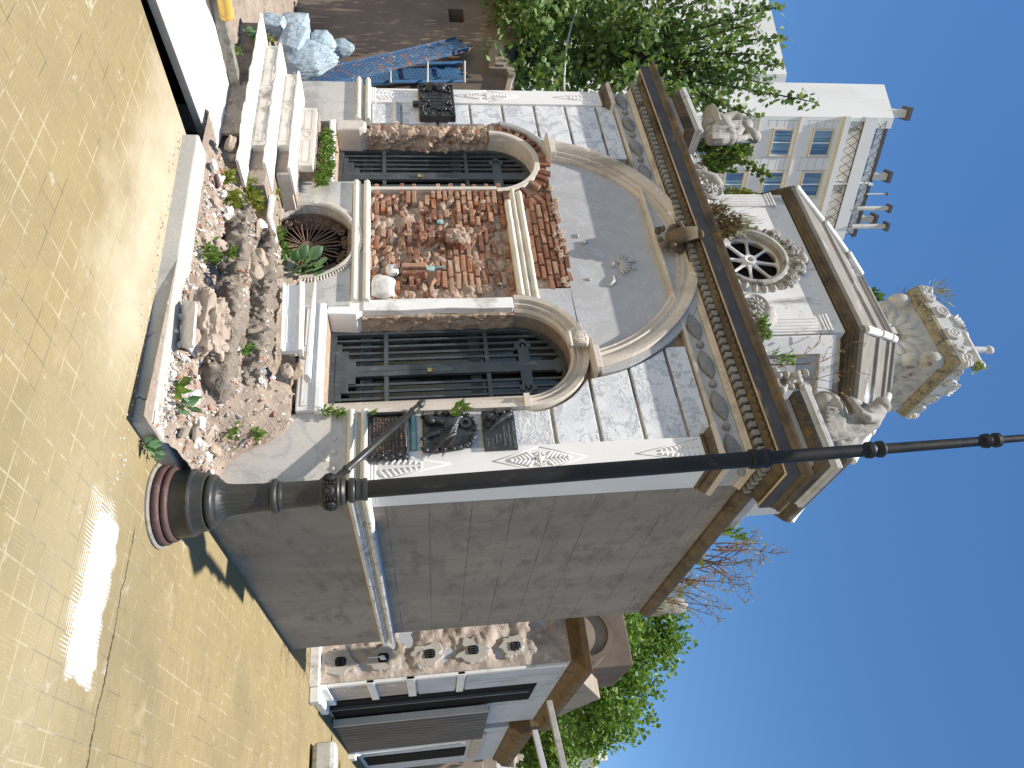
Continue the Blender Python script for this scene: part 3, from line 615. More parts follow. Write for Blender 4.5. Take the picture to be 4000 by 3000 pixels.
for k in range(20):     # brick reveals of the doorways
    zz = 1.28 + .061 * k
    if k > 2: brick(b, DR - RI - .045, .215, zz, .10, .20, .05)
    if 6 < k < 19: brick(b_l, DL - RI - .05, .19, zz + .25 * 0, .11, .24, .05)
part(b, 'reveal_brickwork', 'brick_dark', bevel=.006); part(b_l, 'reveal_brickwork', 'brick_dark', bevel=.006)
# lumps of mortar and stone left in the hole
b = MB(); random.seed(11)
def pan(u, v): return ((-3.36 + 1.44 * u, .112, 1.18 + 1.4 * v), (0, -1, 0))
rough_sheet(b, pan, 60, 60, .05, 8, 9.0); part(b, 'mortar_bed', 'mortar')
b = MB()
bb = MB()
for k in range(330):
    x = ru(-3.32, -1.97); z_ = 1.22 + 1.25 * rnd() ** 1.5
    if (x > -2.55 and z_ > 1.80) or rnd() < .10 or fbm((x * 2.2, z_ * 2.2, 4), 2) < -.28: continue
    (bb if rnd() < .42 else b).rock((x, .115 - ru(0, .03), z_), ru(.016, .052), .45, 2, rotm(rnd(), rnd(), rnd()), k * .37, (1.4, .7, .7), 2.2)
part(bb, 'broken_brick', 'brick').__setitem__('kind', 'stuff')
for k in range(14): b.rock((ru(-2.75, -2.55), ru(0, .05), ru(1.95, 2.12)), ru(.03, .06), .3, 2, None, k + .5)
for k in range(30): b.rock((ru(-3.45, -2.05), .10, ru(3.0, 3.12)), ru(.015, .04), .3, 1, None, k + .7)
part(b, 'mortar_lump', 'mortar').__setitem__('kind', 'stuff')
b = MB(); b.rock((-2.06, .07, 1.34), .155, .22, 3, None, 4.2, (.85, .45, .82)); b.rock((-2.25, .05, 1.42), .065, .3, 2, None, 6.2, (1, .8, 1)); part(b, 'plaster_remnant', 'stone_white', smooth=True, autos=50)
b = MB(); b.lathe([(.0, 0), (.022, 0), (.026, .06), (.018, .075), (.0, .075)], (-2.24, .03, 1.73), 10); b.lathe([(.0, 0), (.022, 0), (.026, .05), (.018, .06), (.0, .06)], (-2.88, .05, 1.86), 10)
b.tube([(-2.24, .05, 1.78), (-2.245, .02, 1.82), (-2.25, .015, 1.90)], .012, 8); b.tube([(-2.05, .09, 2.42), (-2.06, .05, 2.41), (-2.06, .05, 2.39)], .008, 6); part(b, 'pipe_stub', 'verdigris', smooth=True, autos=50)

# --- middle string moulding across the brick panel
b = MB()
for (za, xa, xb, ra) in ((2.585, -3.16, -1.885, .032), (2.65, -3.34, -1.87, .022), (2.715, -3.29, -1.84, .030)):
    L_ = []; nn = 40
    for i in range(nn + 1):
        x = xa + (xb - xa) * i / nn; e = .004 * fbm((x * 9, za * 5, 0), 3)
        L_.append([(x, .05 - (ra + .01) * math.cos(a) + e, za + ra * math.sin(a) + e) if math.cos(a) > -.2 else (x, .13, za + ra * math.sin(a)) for a in [2 * PI * k / 14 for k in range(14)]])
    b.loops(L_)
b.box(-3.3, -1.87, .045, .13, 2.61, 2.70); part(b, 'string_moulding', 'torus', smooth=True, autos=50)

# --- doors: iron grilles with a stepped cross, dark glass behind
def trefoil(b, cx, cz, r, y0, y1, ax, az):
    for ox, oz in ((0, 0), (az, ax), (-az, -ax), (ax, az)):
        b.xz([(cx + ox * r * .8 + r * .62 * math.cos(2 * PI * k / 14), cz + oz * r * .8 + r * .62 * math.sin(2 * PI * k / 14)) for k in range(14)], y0, y1)
def door(cx):
    w = RI - .01; z0 = .862; top = lambda x: ZS + math.sqrt(max(0, w * w - (x - cx) ** 2)); y = .30
    d = MB(); P = [(cx + w, z0, 1, 0), (cx + w, ZS, 1, 0)] + archpath(cx, ZS, w)[1:] + [(cx - w, z0, -1, 0)]
    frame([(-.035, y - .02), (0, y - .02), (0, y + .03), (-.035, y + .03)], P, d); d.box(cx - w, cx + w, y - .022, y + .03, z0, z0 + .05)
    d = part(d, 'door', 'iron')
    b = MB(); b.box(cx - .055, cx + .055, y - .025, y + .012, z0 + .05, ZS + .40)
    b.box(cx - .002, cx + .004, y - .029, y - .024, z0 + .3, 1.75)
    for k, (hw, zt) in enumerate(((.30, .96), (.22, 1.02), (.13, 1.08))): b.box(cx - hw, cx + hw, y - .024 - .001 * k, y + .01, z0 + .05, zt)
    b.box(cx - .20, cx + .20, y - .022, y + .01, 2.52, 2.62)
    trefoil(b, cx - .23, 2.57, .055, y - .021, y + .01, -1, 0); trefoil(b, cx + .23, 2.57, .055, y - .021, y + .01, 1, 0); trefoil(b, cx, ZS + .37, .055, y - .0235, y + .01, 0, 1)
    part(b, 'cross', 'iron', d, bevel=.003)
    b = MB()
    for k in range(1, 5):
        for s_ in (-1, 1):
            x = cx + s_ * (.06 + .072 * k); b.box(x - .011, x + .011, y - .008, y + .010, z0 + .05, top(x) - .02)
    part(b, 'bar', 'iron', d)
    b = MB()
    for zz in (1.345, 2.235): b.box(cx - w + .03, cx - .056, y - .017, y + .014, zz - .018, zz + .018); b.box(cx + .056, cx + w - .03, y - .017, y + .014, zz - .018, zz + .018)
    part(b, 'rail', 'iron', d)
    b = MB(); b.box(cx + .005, cx + .045, y - .05, y - .029, 1.70, 1.735); b.tube([(cx + .012, y - .04, 1.735), (cx + .012, y - .04, 1.765), (cx + .038, y - .04, 1.765), (cx + .038, y - .04, 1.735)], .004, 6); part(b, 'padlock', 'brass', d)
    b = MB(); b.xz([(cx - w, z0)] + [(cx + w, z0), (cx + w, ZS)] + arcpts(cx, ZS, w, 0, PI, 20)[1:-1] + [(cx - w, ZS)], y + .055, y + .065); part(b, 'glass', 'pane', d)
    for zz in (1.12, 2.08): 
        b = MB(); b.box(cx - w, cx + w, y + .036, y + .054, zz, zz + .10); part(b, 'inner_rail', 'iron', d)
door(DL); door(DR)
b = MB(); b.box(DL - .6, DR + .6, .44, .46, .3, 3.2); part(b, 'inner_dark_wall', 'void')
# sills
b = MB(); b.box(DR - .50, DR + .60, -.06, .30, .80, .858); b.box(DR - .50, DR + .58, -.045, .2, .66, .80); part(b, 'door_sill', 'step', bevel=.012)
b = MB(); b.box(DL - .56, DL + .42, -.02, .30, .79, .856); part(b, 'door_sill', 'step', bevel=.012)
b = MB(); 
for k in range(7): b.box(DR - .44 + .001 * k, DR - .20, -.048, -.044, .70, .703)
b.lathe([(.033, 0), (.042, 0), (.042, .006), (.033, .006)], (DR + .05, -.047, .73), 20, Matrix.Rotation(PI / 2, 3, 'X'))
for xa, xb in ((DR - .46, DR - .05), (DR + .15, DR + .54)):
    for zz in (.70, .765): b.box(xa, xb, -.049, -.044, zz, zz + .006)
    for xx in (xa, xb): b.box(xx - .003, xx + .003, -.049, -.044, .70, .77)
part(b, 'sill_panel_line', 'slab_side')

# --- round cellar window in the plinth
w = MB(); w.arc([(-.0, .10), (-.0, -.02), (.02, -.035), (.042, -.03), (.05, 0), (.05, .0)], cxw, czw, rw, 0, 2 * PI, 56)
for k in range(116):
    a = 2 * PI * k / 116; w.ball((cxw + (rw + .058) * math.cos(a), -.012, czw + (rw + .058) * math.sin(a)), (.024, .018, .011), 8, 5, Matrix.Rotation(-a + .35, 3, 'Y'))
win = part(w, 'round_window', 'warm', smooth=True, autos=40)
b = MB(); yy = .085
def T(pts, r=.007): b.tube([(cxw + x, yy + dy, czw + z) for x, z, dy in pts], r, 6)
b.lathe([(.055, -.008), (.07, -.008), (.07, .008), (.055, .008)], (cxw, yy, czw), 20, Matrix.Rotation(PI / 2, 3, 'X'))
for k in range(12):
    a = 2 * PI * k / 12 + .13; c_, s_ = math.cos(a), math.sin(a)
    for sg in (-1, 1):
        T([(.07 * math.cos(a + sg * .2), .07 * math.sin(a + sg * .2), 0), (.28 * math.cos(a + sg * .10), .28 * math.sin(a + sg * .10), 0), (.36 * c_, .36 * s_, 0)], .0065)
    a2 = a + PI / 12
    T([(.12 * math.cos(a2), .12 * math.sin(a2), 0), (.30 * math.cos(a2), .30 * math.sin(a2), 0)], .005)
    cx2, cz2 = .36 * math.cos(a2), .36 * math.sin(a2)
    for sg in (-1, 1):
        ox, oz = cx2 + sg * .045 * -math.sin(a2), cz2 + sg * .045 * math.cos(a2)
        T([(ox + (.042 - .009 * i / 4) * math.cos(sg * .8 * i + a2), oz + (.042 - .009 * i / 4) * math.sin(sg * .8 * i + a2), 0) for i in range(15)], .005)
    T([(.44 * math.cos(a2 + t), .44 * math.sin(a2 + t), 0) for t in [-.27 + .09 * i for i in range(7)]], .006)
    T([(.11 * math.cos(a2) + .02 * math.cos(i), .11 * math.sin(a2) + .02 * math.sin(i), 0) for i in range(7)], .004)
part(b, 'iron_tracery', 'iron_rust', win, smooth=True)
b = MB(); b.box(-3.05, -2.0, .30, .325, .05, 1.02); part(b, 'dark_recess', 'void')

# --- entablature
PLAN = [(-5.05, .43), (-5.05, YW), (-.07, YW), (-.07, .43)]
b = MB(); b.mould([(-.1, 4.0), (.028, 4.0), (.034, 4.012), (.034, 4.03), (.0, 4.035), (-.1, 4.035)], PLAN); part(b, 'architrave', 'warm', bevel=.002)
b = MB(); b.mould([(-.1, 4.036), (.0, 4.036), (.0, 4.212), (-.1, 4.212)], PLAN); part(b, 'frieze', 'frieze')
b = MB(); b.mould([(-.1, 4.213), (.012, 4.213), (.02, 4.235), (.042, 4.25), (.046, 4.262), (-.1, 4.262)], PLAN); part(b, 'bed_moulding', 'warm', smooth=True, autos=30)
b = MB(); b.mould([(-.1, 4.263), (.045, 4.263), (.045, 4.338), (.10, 4.338), (.112, 4.35), (.15, 4.37), (.168, 4.398), (.168, 4.405), (-.1, 4.405)], PLAN)
pit = .0785; random.seed(21)
dn = MB(); k = 0; x = -5.05 - .04
while x < -.02:
    if rnd() > .03: dn.box(x - .026, x + .026, -.062, .01, 4.270 + ru(0, .006), 4.336)
    a = x + pit / 2
    for rr, yy2 in ((.032, -.104), (.018, -.110)):
        b.lathe([(rr, -.004), (rr + .007, .006), (rr + .001, .016), (rr - .008, .006)], (a, yy2 + .012, 4.369), 14, Matrix.Rotation(PI / 2 - .75, 3, 'X'))
    x += pit
for s_, xs in ((1, -.07 + .1), (-1, -5.05 - .1)):
    y = -.02
    while y < .42: dn.box(*(sorted((xs, xs - s_ * .06))), y - .026, y + .026, 4.272, 4.334); y += pit
part(b, 'egg_and_dart', 'cornice', smooth=True, autos=30); part(dn, 'dentil_band', 'garland', bevel=.009)
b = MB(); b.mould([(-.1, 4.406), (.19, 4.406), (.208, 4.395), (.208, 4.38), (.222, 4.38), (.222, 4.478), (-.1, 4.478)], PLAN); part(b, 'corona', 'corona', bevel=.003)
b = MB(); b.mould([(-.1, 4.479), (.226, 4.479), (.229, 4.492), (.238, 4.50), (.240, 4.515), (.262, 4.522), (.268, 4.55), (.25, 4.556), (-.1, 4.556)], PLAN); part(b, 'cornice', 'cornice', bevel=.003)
b = MB(); b.mould([(.19, 4.374), (.207, 4.374), (.207, 4.394), (.19, 4.404)], PLAN); part(b, 'drip_edge', 'warm')
# garland of pointed leaves and beads on the frieze
b = MB(); random.seed(8)
def gleaf(x, z, L_):
    for j in range(-5, 6):
        t = j / 5.5; hh = .068 * (1 - t * t) ** .8
        b.ball((x + t * L_ / 2, YW - .012, z + .012 * t), (L_ * .11, .034 * (1 - abs(t) * .6), hh + .004), 8, 6, Matrix.Rotation(ru(-.1, .1), 3, 'Y'))
for i in range(12):
    x = -4.88 + .425 * i
    if i == 6: part(b, 'garland', 'garland', smooth=True); b = MB()
    if abs(x - XC) < .92: continue
    gleaf(x, 4.122 + ru(-.004, .004), .27)
    if abs(x + .212 - XC) > .9: b.ball((x + .212, YW - .015, 4.122), (.036, .035, .036), 10, 6)
part(b, 'garland', 'garland', smooth=True)
# cornice along the street side, and what is left of the parapet
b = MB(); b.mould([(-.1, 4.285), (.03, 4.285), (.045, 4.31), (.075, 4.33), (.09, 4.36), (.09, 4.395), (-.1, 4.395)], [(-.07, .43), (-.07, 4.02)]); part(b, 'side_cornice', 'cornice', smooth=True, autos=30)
b = MB(); b.box(-.42, -.055, .44, 1.55, 4.396, 4.58); part(b, 'side_parapet', 'frieze', bevel=.006)
b = MB(); random.seed(31)
for k in range(60): b.rock((ru(-.35, -.05), ru(1.5, 4.0), 4.40 + ru(0, .07)), ru(.03, .09), .3, 1, None, k * .77, (1, 1.4, .7))
part(b, 'broken_parapet', 'slab_rough')
# ================================================================== eight-sided lantern (drum), its roof, urn and statues
CY = 1.95
EAVE = [(XC + x, y) for x, y in ((-1.03, .22), (1.03, .22), (1.95, 1.20), (1.95, 2.70), (1.03, 3.68), (-1.03, 3.68), (-1.95, 2.70), (-1.95, 1.20))]
def offs(P, d):
    P = [Vector(p) for p in P]; m = len(P); R = []
    for i in range(m):
        d0 = (P[i] - P[i - 1]).normalized(); d1 = (P[(i + 1) % m] - P[i]).normalized(); n0 = Vector((d0.y, -d0.x)); n1 = Vector((d1.y, -d1.x)); b = (n0 + n1) / (1 + n0.dot(n1)); R.append(tuple(P[i] + b * d))
    return R
WALL = offs(EAVE, -.085); YF = WALL[0][1]
b = MB(); core = [(x, y + .13 if y < 1 else y) for x, y in WALL]; b.xy(core, 4.46, 5.80)
rx, rz_, rr_ = -2.585, 5.12, .335; xl, xr = WALL[0][0], WALL[1][0]
b.xz([(xl, 4.46), (rx, 4.46)] + arcpts(rx, rz_, rr_, -PI / 2, -1.5 * PI, 24) + [(rx, 5.78), (xl, 5.78)], YF, YF + .128)
b.xz([(rx, 4.46), (xr, 4.46), (xr, 5.78), (rx, 5.78)] + arcpts(rx, rz_, rr_, PI / 2, -PI / 2, 24), YF, YF + .128)
drum = part(b, 'drum', 'drum')
b = MB(); b.mould([(-.1, 5.795), (.012, 5.795), (.02, 5.81), (.045, 5.815), (.052, 5.832), (.08, 5.838), (.086, 5.868), (-.1, 5.868)], WALL, True); part(b, 'drum_cornice', 'cornice', drum, bevel=.003)
# rose window
b = MB(); pr = [(.0, YF + .12), (.0, YF - .02), (.03, YF - .05), (.06, YF - .045), (.075, YF - .01), (.075, YF + .02)]
b.arc(pr, rx, rz_, rr_ - .01, 0, 2 * PI, 48); 
for k in range(30):
    a = 2 * PI * k / 30
    for da, w, d_ in ((0, .036, .03), (0, .012, .045)): b.ball((rx + (rr_ + .11) * math.cos(a), YF - .01, rz_ + (rr_ + .125) * math.sin(a)), (.055 if w > .03 else .048, d_, w), 8, 6, Matrix.Rotation(-a, 3, 'Y'))
rose = part(b, 'rose_window', 'drum_carved', drum, smooth=True, autos=40)
b = MB()
def petal(r):
    t = (r - .075) / (.315 - .075); return 0 if t <= 0 or t >= 1 else .114 * (t ** .75) * min(1, ((1 - t) / .22) ** .5)
for k in range(8):
    a0, a1 = 2 * PI * k / 8 + .2, 2 * PI * (k + 1) / 8 + .2; rs = [.05 + (.315 - .05) * i / 12 for i in range(13)]
    P = [(r * math.cos(a0) - petal(r) * math.sin(a0), r * math.sin(a0) + petal(r) * math.cos(a0)) for r in rs] + [(.33 * math.cos(a0 + (a1 - a0) * i / 6), .33 * math.sin(a0 + (a1 - a0) * i / 6)) for i in range(7)] + [(r * math.cos(a1) + petal(r) * math.sin(a1), r * math.sin(a1) - petal(r) * math.cos(a1)) for r in rs[::-1]]
    b.xz([(rx + x, rz_ + z) for x, z in P], YF + .045, YF + .075)
b.arc([(-.03, YF + .02), (.0, YF + .015), (.0, YF + .10), (-.03, YF + .10)], rx, rz_, .062, 0, 2 * PI, 20); part(b, 'tracery', 'drum', rose, bevel=.004)
b = MB(); b.xz(arcpts(rx, rz_, rr_ - .005, 0, 2 * PI, 28)[:-1], YF + .118, YF + .127); part(b, 'dark_recess', 'void', rose)  # black disc stands in for the shade behind the tracery
# scrollwork over the rose and small ornament below the eave
b = MB(); random.seed(4)
def volute(b, x, y, z, r, sg=1, turns=2.0, th=.018, tilt=0):
    b.tube([(x + r * (1 - .8 * i / 26) * math.cos(sg * 2 * PI * turns * i / 26 + tilt), y - .012 * i / 26, z + r * (1 - .8 * i / 26) * math.sin(sg * 2 * PI * turns * i / 26 + tilt)) for i in range(27)], [th * (1 - .5 * i / 26) for i in range(27)], 6)
for x, z, r, s_ in ((-.33, .36, .05, 1), (-.20, .46, .055, -1), (-.08, .52, .065, 1), (.08, .52, .065, -1), (.20, .46, .055, 1), (.33, .36, .055, -1), (.40, .28, .04, 1)): volute(b, rx + x, YF - .03, rz_ + z, r, s_)
for k in range(26): a = ru(.5, PI - .5); b.ball((rx + .47 * math.cos(a), YF - .01, rz_ + .47 * math.sin(a)), (ru(.015, .035), .03, ru(.012, .022)), 8, 5, rotm(0, ru(-1.5, 1.5), 0))
part(b, 'scroll_ornament', 'drum_carved', drum, smooth=True)
b = MB(); b.ball((rx + .05, YF - .02, 5.90 - .23), (.09, .05, .06), 10, 7)
for k in range(10): b.ball((rx + .05 + ru(-.12, .12), YF - .03, 5.65 + ru(-.08, .04)), (.035, .03, .03), 8, 5)
part(b, 'eave_ornament', 'drum_carved', drum, smooth=True)
# fluted corner pilasters of the front, panelled chamfer
for xa in (xl + .01, xr - .20):
    b = MB(); b.box(xa, xa + .19, YF - .03, YF + .05, 4.9, 5.0); b.box(xa + .005, xa + .185, YF - .022, YF + .05, 5.0, 5.56)
    for k in range(4): b.tube([(xa + .035 + .04 * k, YF - .024, 5.03), (xa + .035 + .04 * k, YF - .024, 5.52)], .012, 8)
    for k in range(3): b.box(xa - .004 * k, xa + .19 + .004 * k, YF - .03 - .004 * k, YF + .05, 5.56 + .03 * k, 5.582 + .03 * k)
    for k in range(5): b.ball((xa + .095 + ru(-.07, .07), YF - .05, 4.82 + ru(-.07, .07)), (.06, .05, .05), 8, 6)
    part(b, 'drum_pilaster', 'drum', drum, smooth=True, autos=40)
A = Vector((*WALL[1], 0)); B_ = Vector((*WALL[2], 0)); dd = (B_ - A).normalized(); nn = Vector((dd.y, -dd.x, 0)); Lc = (B_ - A).length
def chq(b, s0, s1, z0, z1, p0, p1):
    P = []
    for z in (z0, z1):
        for s_, p in ((s0, p1), (s1, p1), (s1, p0), (s0, p0)): v = A + dd * s_ + nn * p; P.append((v.x, v.y, z))
    b.hexa(P)
b = MB()
for s0, s1, z0, z1 in ((.02, .20, 4.46, 5.66), (Lc - .20, Lc - .02, 4.46, 5.66), (.20, Lc - .20, 5.50, 5.66)): chq(b, s0, s1, z0, z1, -.01, .05)
part(b, 'corner_frame', 'drum', drum, bevel=.006)
b = MB(); chq(b, .20, Lc - .20, 4.46, 5.50, -.005, .008); part(b, 'corner_panel', 'tympanum', drum)
# roof of stone courses
def plan_at(s_): return [(XC + (x - XC) * s_, CY + (y - CY) * s_) for x, y in offs(EAVE, .01)]
ST = [(1.0, 5.87), (.80, 6.32), (.62, 6.70), (.48, 6.97), (.40, 7.11)]
b = MB(); L_ = []
for i in range(len(ST) - 1):
    (s0, z0), (s1, z1) = ST[i], ST[i + 1]
    L_ += [[(*p, z0) for p in plan_at(s0)], [(*p, z0 + .045) for p in plan_at(s0 + .004)], [(*p, z1 - .012) for p in plan_at(s1 + .006)]]
L_.append([(*p, 7.11) for p in plan_at(.36)]); b.loops(L_); roof = part(b, 'lantern_roof', 'roof', bevel=.006)
b = MB(); b.mould([(-.3, 7.10), (.02, 7.10), (.03, 7.15), (-.3, 7.165)], plan_at(.39), True)
for i in range(8):
    for j in range(3):
        s0, z0 = ST[j]; s1, z1 = ST[j + 1]; p0 = plan_at(s0)[i]; p1 = plan_at(s1)[i]
        a_, c_ = Vector((*p0, z0 + .05)), Vector((*p1, z1 + .03)); b.tube([a_.lerp(c_, .03), a_.lerp(c_, .97)], .042, 10)
part(b, 'hip_cap', 'capstone', roof, smooth=True, autos=40)

# --- carved urn finial with a cross
UC = Vector((-2.50, 2.0, 0)); urn = thing('urn_finial', (UC.x, UC.y, 7.05), 'square carved stone urn with scroll crest and small cross on top of the lantern roof', 'finial')
def sq(h, z, rnd_=.22, n=6):
    P = []
    for qx, qy, a0 in ((1, -1, -PI / 2), (1, 1, 0), (-1, 1, PI / 2), (-1, -1, PI)):
        r = h * rnd_
        for i in range(n + 1): a = a0 + PI / 2 * i / n; P.append((UC.x + qx * (h - r) + r * math.cos(a), UC.y + qy * (h - r) + r * math.sin(a), z))
    return P
b = MB(); b.loops([sq(h, z) for h, z in ((.30, 7.0), (.30, 7.06), (.28, 7.10), (.33, 7.22), (.40, 7.38), (.46, 7.55), (.50, 7.70), (.53, 7.80), (.53, 7.84))])
def H(z): return .28 + (.53 - .28) * ((z - 7.1) / .74) ** .8
for k in range(4):
    R = Matrix.Rotation(PI / 2 * k, 3, 'Z')
    for ang in (-2.1, -1.55, -1.08, -.66, -.22, .22, .66, 1.08, 1.55, 2.1):
        l = .17 if abs(ang) < 1.2 else .15; zz = 7.42 + .23 * math.cos(ang); xx = .25 * math.sin(ang); zz = max(7.16, zz)
        v = R @ Vector((xx, -(H(zz) - .012), zz)); b.ball((UC.x + v.x, UC.y + v.y, v.z), (.066, .055, l), 12, 9, R @ Matrix.Rotation(ang, 3, 'Y') @ Matrix.Rotation(.28 * math.cos(ang), 3, 'X'))
    v = R @ Vector((0, -(H(7.42) + .03), 7.42)); b.lathe([(.0, 0), (.10, 0), (.115, .02), (.10, .045), (.075, .03), (.06, .02), (.055, .05), (.0, .055)], (UC.x + v.x, UC.y + v.y, v.z), 18, R @ Matrix.Rotation(PI / 2 - .3, 3, 'X'))
    for i in range(4):
        z = 7.2 + .17 * i; v = R @ Vector((H(z) - .04, -(H(z) - .04), z)); b.ball((UC.x + v.x, UC.y + v.y, v.z), (.07 + .02 * i, .07 + .02 * i, .17), 10, 7)
ub = b.build('body', M['urn'], urn, smooth=True, autos=60)
sqp = lambda h: [(UC.x - h, UC.y - h), (UC.x + h, UC.y - h), (UC.x + h, UC.y + h), (UC.x - h, UC.y + h)]
b = MB(); b.mould([(-.2, 7.82), (.0, 7.82), (.03, 7.845), (.045, 7.90), (.06, 7.91), (.06, 7.945), (-.2, 7.945)], sqp(.545), True)
for k in range(4):
    R = Matrix.Rotation(PI / 2 * k, 3, 'Z')
    for i in range(15): v = R @ Vector((-.54 + 1.08 * i / 14, -.578, 7.872)); b.ball((UC.x + v.x, UC.y + v.y, v.z), (.026, .022, .03), 8, 5)
b.build('rim', M['urn_band'], urn, smooth=True, autos=35)
for k in range(4):
    R = Matrix.Rotation(PI / 2 * k, 3, 'Z'); b = MB(); random.seed(40 + k)
    prof = [(-.60, 7.95), (.60, 7.95), (.60, 8.14), (.52, 8.20), (.44, 8.12), (.36, 8.14), (.26, 8.24), (.12, 8.27), (.10, 8.38), (.0, 8.42), (-.10, 8.38), (-.12, 8.27), (-.26, 8.24), (-.36, 8.14), (-.44, 8.12), (-.52, 8.20), (-.60, 8.14)]
    if k in (0, 3): prof = [(-.60, 7.95), (.60, 7.95), (.60, 8.14), (.52, 8.20), (.44, 8.12), (.36, 8.14), (.26, 8.24), (.12, 8.27), (.10, 8.38), (.0, 8.42), (-.10, 8.38), (-.12, 8.27), (-.26, 8.24), (-.36, 8.14), (-.44, 8.08), (-.60, 8.12)]
    prof = [(x, 7.95 + (z - 7.95) * .72) for x, z in prof]; t = MB(); t.xz(prof, -.605, -.53)
    for x, r, s_ in ((-.17, .10, 1), (.17, .10, -1), (-.40, .075, -1), (.40, .075, 1)): volute(t, x, -.615, 8.045 + (.02 if abs(x) < .3 else -.015), r * .82, s_, 2.0, .022)
    for x in (-.17, .17): t.ball((x, -.61, 8.065), (.035, .03, .035), 10, 6)
    for i in range(5): t.ball((-.08 + .04 * i, -.60, 8.21), (.016, .03, .075), 8, 6, Matrix.Rotation((i - 2) * .28, 3, 'Y'))
    for i in range(7): t.ball((.55 + ru(-.05, .05), -.58, 7.98 + .02 * i), (.055, .05, .03), 8, 6); t.ball((-.55 + ru(-.05, .05), -.58, 7.98 + .02 * i), (.055, .05, .03), 8, 6)
    b.v = [tuple(Vector((UC.x, UC.y, 0)) + R @ Vector(p)) for p in t.v]; b.f = t.f
    b.build('crest', M['urn_white'], urn, smooth=True, autos=45)
cc = ony(1366, 3797, 2.0); b = MB(); b.box(UC.x - .35, UC.x + .35, UC.y - .35, UC.y + .35, 7.9, 8.1); b.tube([(cc.x - .02, 2.0, 8.05), (cc.x - .01, 2.0, 8.5), (cc.x, 2.0, cc.z)], [.10, .055, .042], 8)
b.tube([(cc.x, 2.0, cc.z - .02), (cc.x + .012, 2.0, cc.z + .22)], [.046, .040], 10); b.tube([(cc.x - .24, 2.0, cc.z + .01), (cc.x + .24, 2.0, cc.z - .01)], [.042, .042], 10)
for x, z in ((-.25, .01), (.25, -.01), (.014, .24)): b.ball((cc.x + x, 2.0, cc.z + z), (.062, .05, .062), 10, 8)
for k in range(8): b.rock((cc.x + ru(-.12, .12), 2.0 + ru(-.1, .1), 8.2 + ru(0, .2)), .08, .3, 1, None, k)
b.build('cross', M['urn_white'], urn, smooth=True, autos=50)

# --- scroll acroteria standing on the cornice in front of the lantern
for x, s_ in ((-1.73, 1), (-3.35, -1)):
    b = MB(); b.lathe([(.0, -.03), (.145, -.03), (.15, .0), (.13, .02), (.115, .012), (.11, .0), (.0, .0)], (x, .05, 4.80), 24, Matrix.Rotation(PI / 2 - .15, 3, 'X'))
    for k in range(9): a = 2 * PI * k / 9; b.ball((x + .05 * math.cos(a), .03, 4.80 + .05 * math.sin(a)), (.035, .016, .016), 8, 5, Matrix.Rotation(-a, 3, 'Y'))
    b.ball((x, .022, 4.80), (.022, .02, .022))
    b.tube([(x + s_ * .05, .08, 4.93), (x + s_ * .17, .08, 4.88), (x + s_ * .24, .09, 4.78), (x + s_ * .30, .09, 4.68), (x + s_ * .37, .1, 4.64), (x + s_ * .40, .1, 4.70)], [.06, .09, .09, .06, .045, .05], 10)
    for k in range(12): b.ball((x + s_ * ru(.08, .36), .04, ru(4.6, 4.82)), (ru(.03, .06), .035, .025), 8, 5, rotm(0, ru(-1, 1), 0))
    b.box(x - .16, x + .45 if s_ > 0 else x + .16, .02, .16, 4.545, 4.66) if s_ > 0 else b.box(x - .45, x + .16, .02, .16, 4.545, 4.66)
    volute(b, x + s_ * .37, .05, 4.72, .05, s_); b.ball((x + s_ * .52, .06, 4.66), (.07, .06, .08), 10, 7)
    part(b, 'acroterion', 'drum_carved', smooth=True, autos=45)

# --- statues on their corner pedestals
def pedestal(xa, xb, ya, yb):
    pl = [(xa, ya), (xb, ya), (xb, yb), (xa, yb)]; b = MB()
    b.mould([(-.1, 4.50), (.05, 4.50), (.05, 4.60), (.03, 4.615), (.035, 4.64), (.0, 4.66), (.0, 4.76), (-.1, 4.76)], pl, True); o = part(b, 'pedestal', 'statue', bevel=.004)
    b = MB(); b.mould([(-.1, 4.761), (.01, 4.761), (.045, 4.79), (.055, 4.85), (-.1, 4.85)], pl, True)
    n_ = int((xb - xa) / .08)
    for k in range(n_):
        for yy in (ya - .045,): b.lathe([(.026, 0), (.032, .006), (.024, .014), (.018, .006)], (xa + (xb - xa) * (k + .5) / n_, yy, 4.82), 10, Matrix.Rotation(PI / 2 - .3, 3, 'X'))
    part(b, 'egg_band', 'cornice', o, smooth=True, autos=35)
    b = MB(); b.mould([(-.2, 4.851), (.06, 4.851), (.066, 4.875), (.085, 4.885), (.085, 4.93), (.05, 4.955), (-.2, 4.96)], pl, True); part(b, 'pedestal_cap', 'urn_white', o, bevel=.004)
pedestal(-.66, -.03, .04, .62); pedestal(-4.98, -4.33, .04, .62)
b = MB(); random.seed(14)
for k in range(26): b.ball((-.80 + ru(-.07, .1), ru(-.1, .05), 4.60 + k * .013), (ru(.02, .05), .04, ru(.02, .04)), 8, 5, rotm(0, ru(-1, 1), 0))
b.ball((-.86, -.06, 4.66), (.06, .05, .045), 10, 7); volute(b, -.73, -.02, 4.90, .05, 1); part(b, 'acroterion', 'drum_carved', smooth=True)
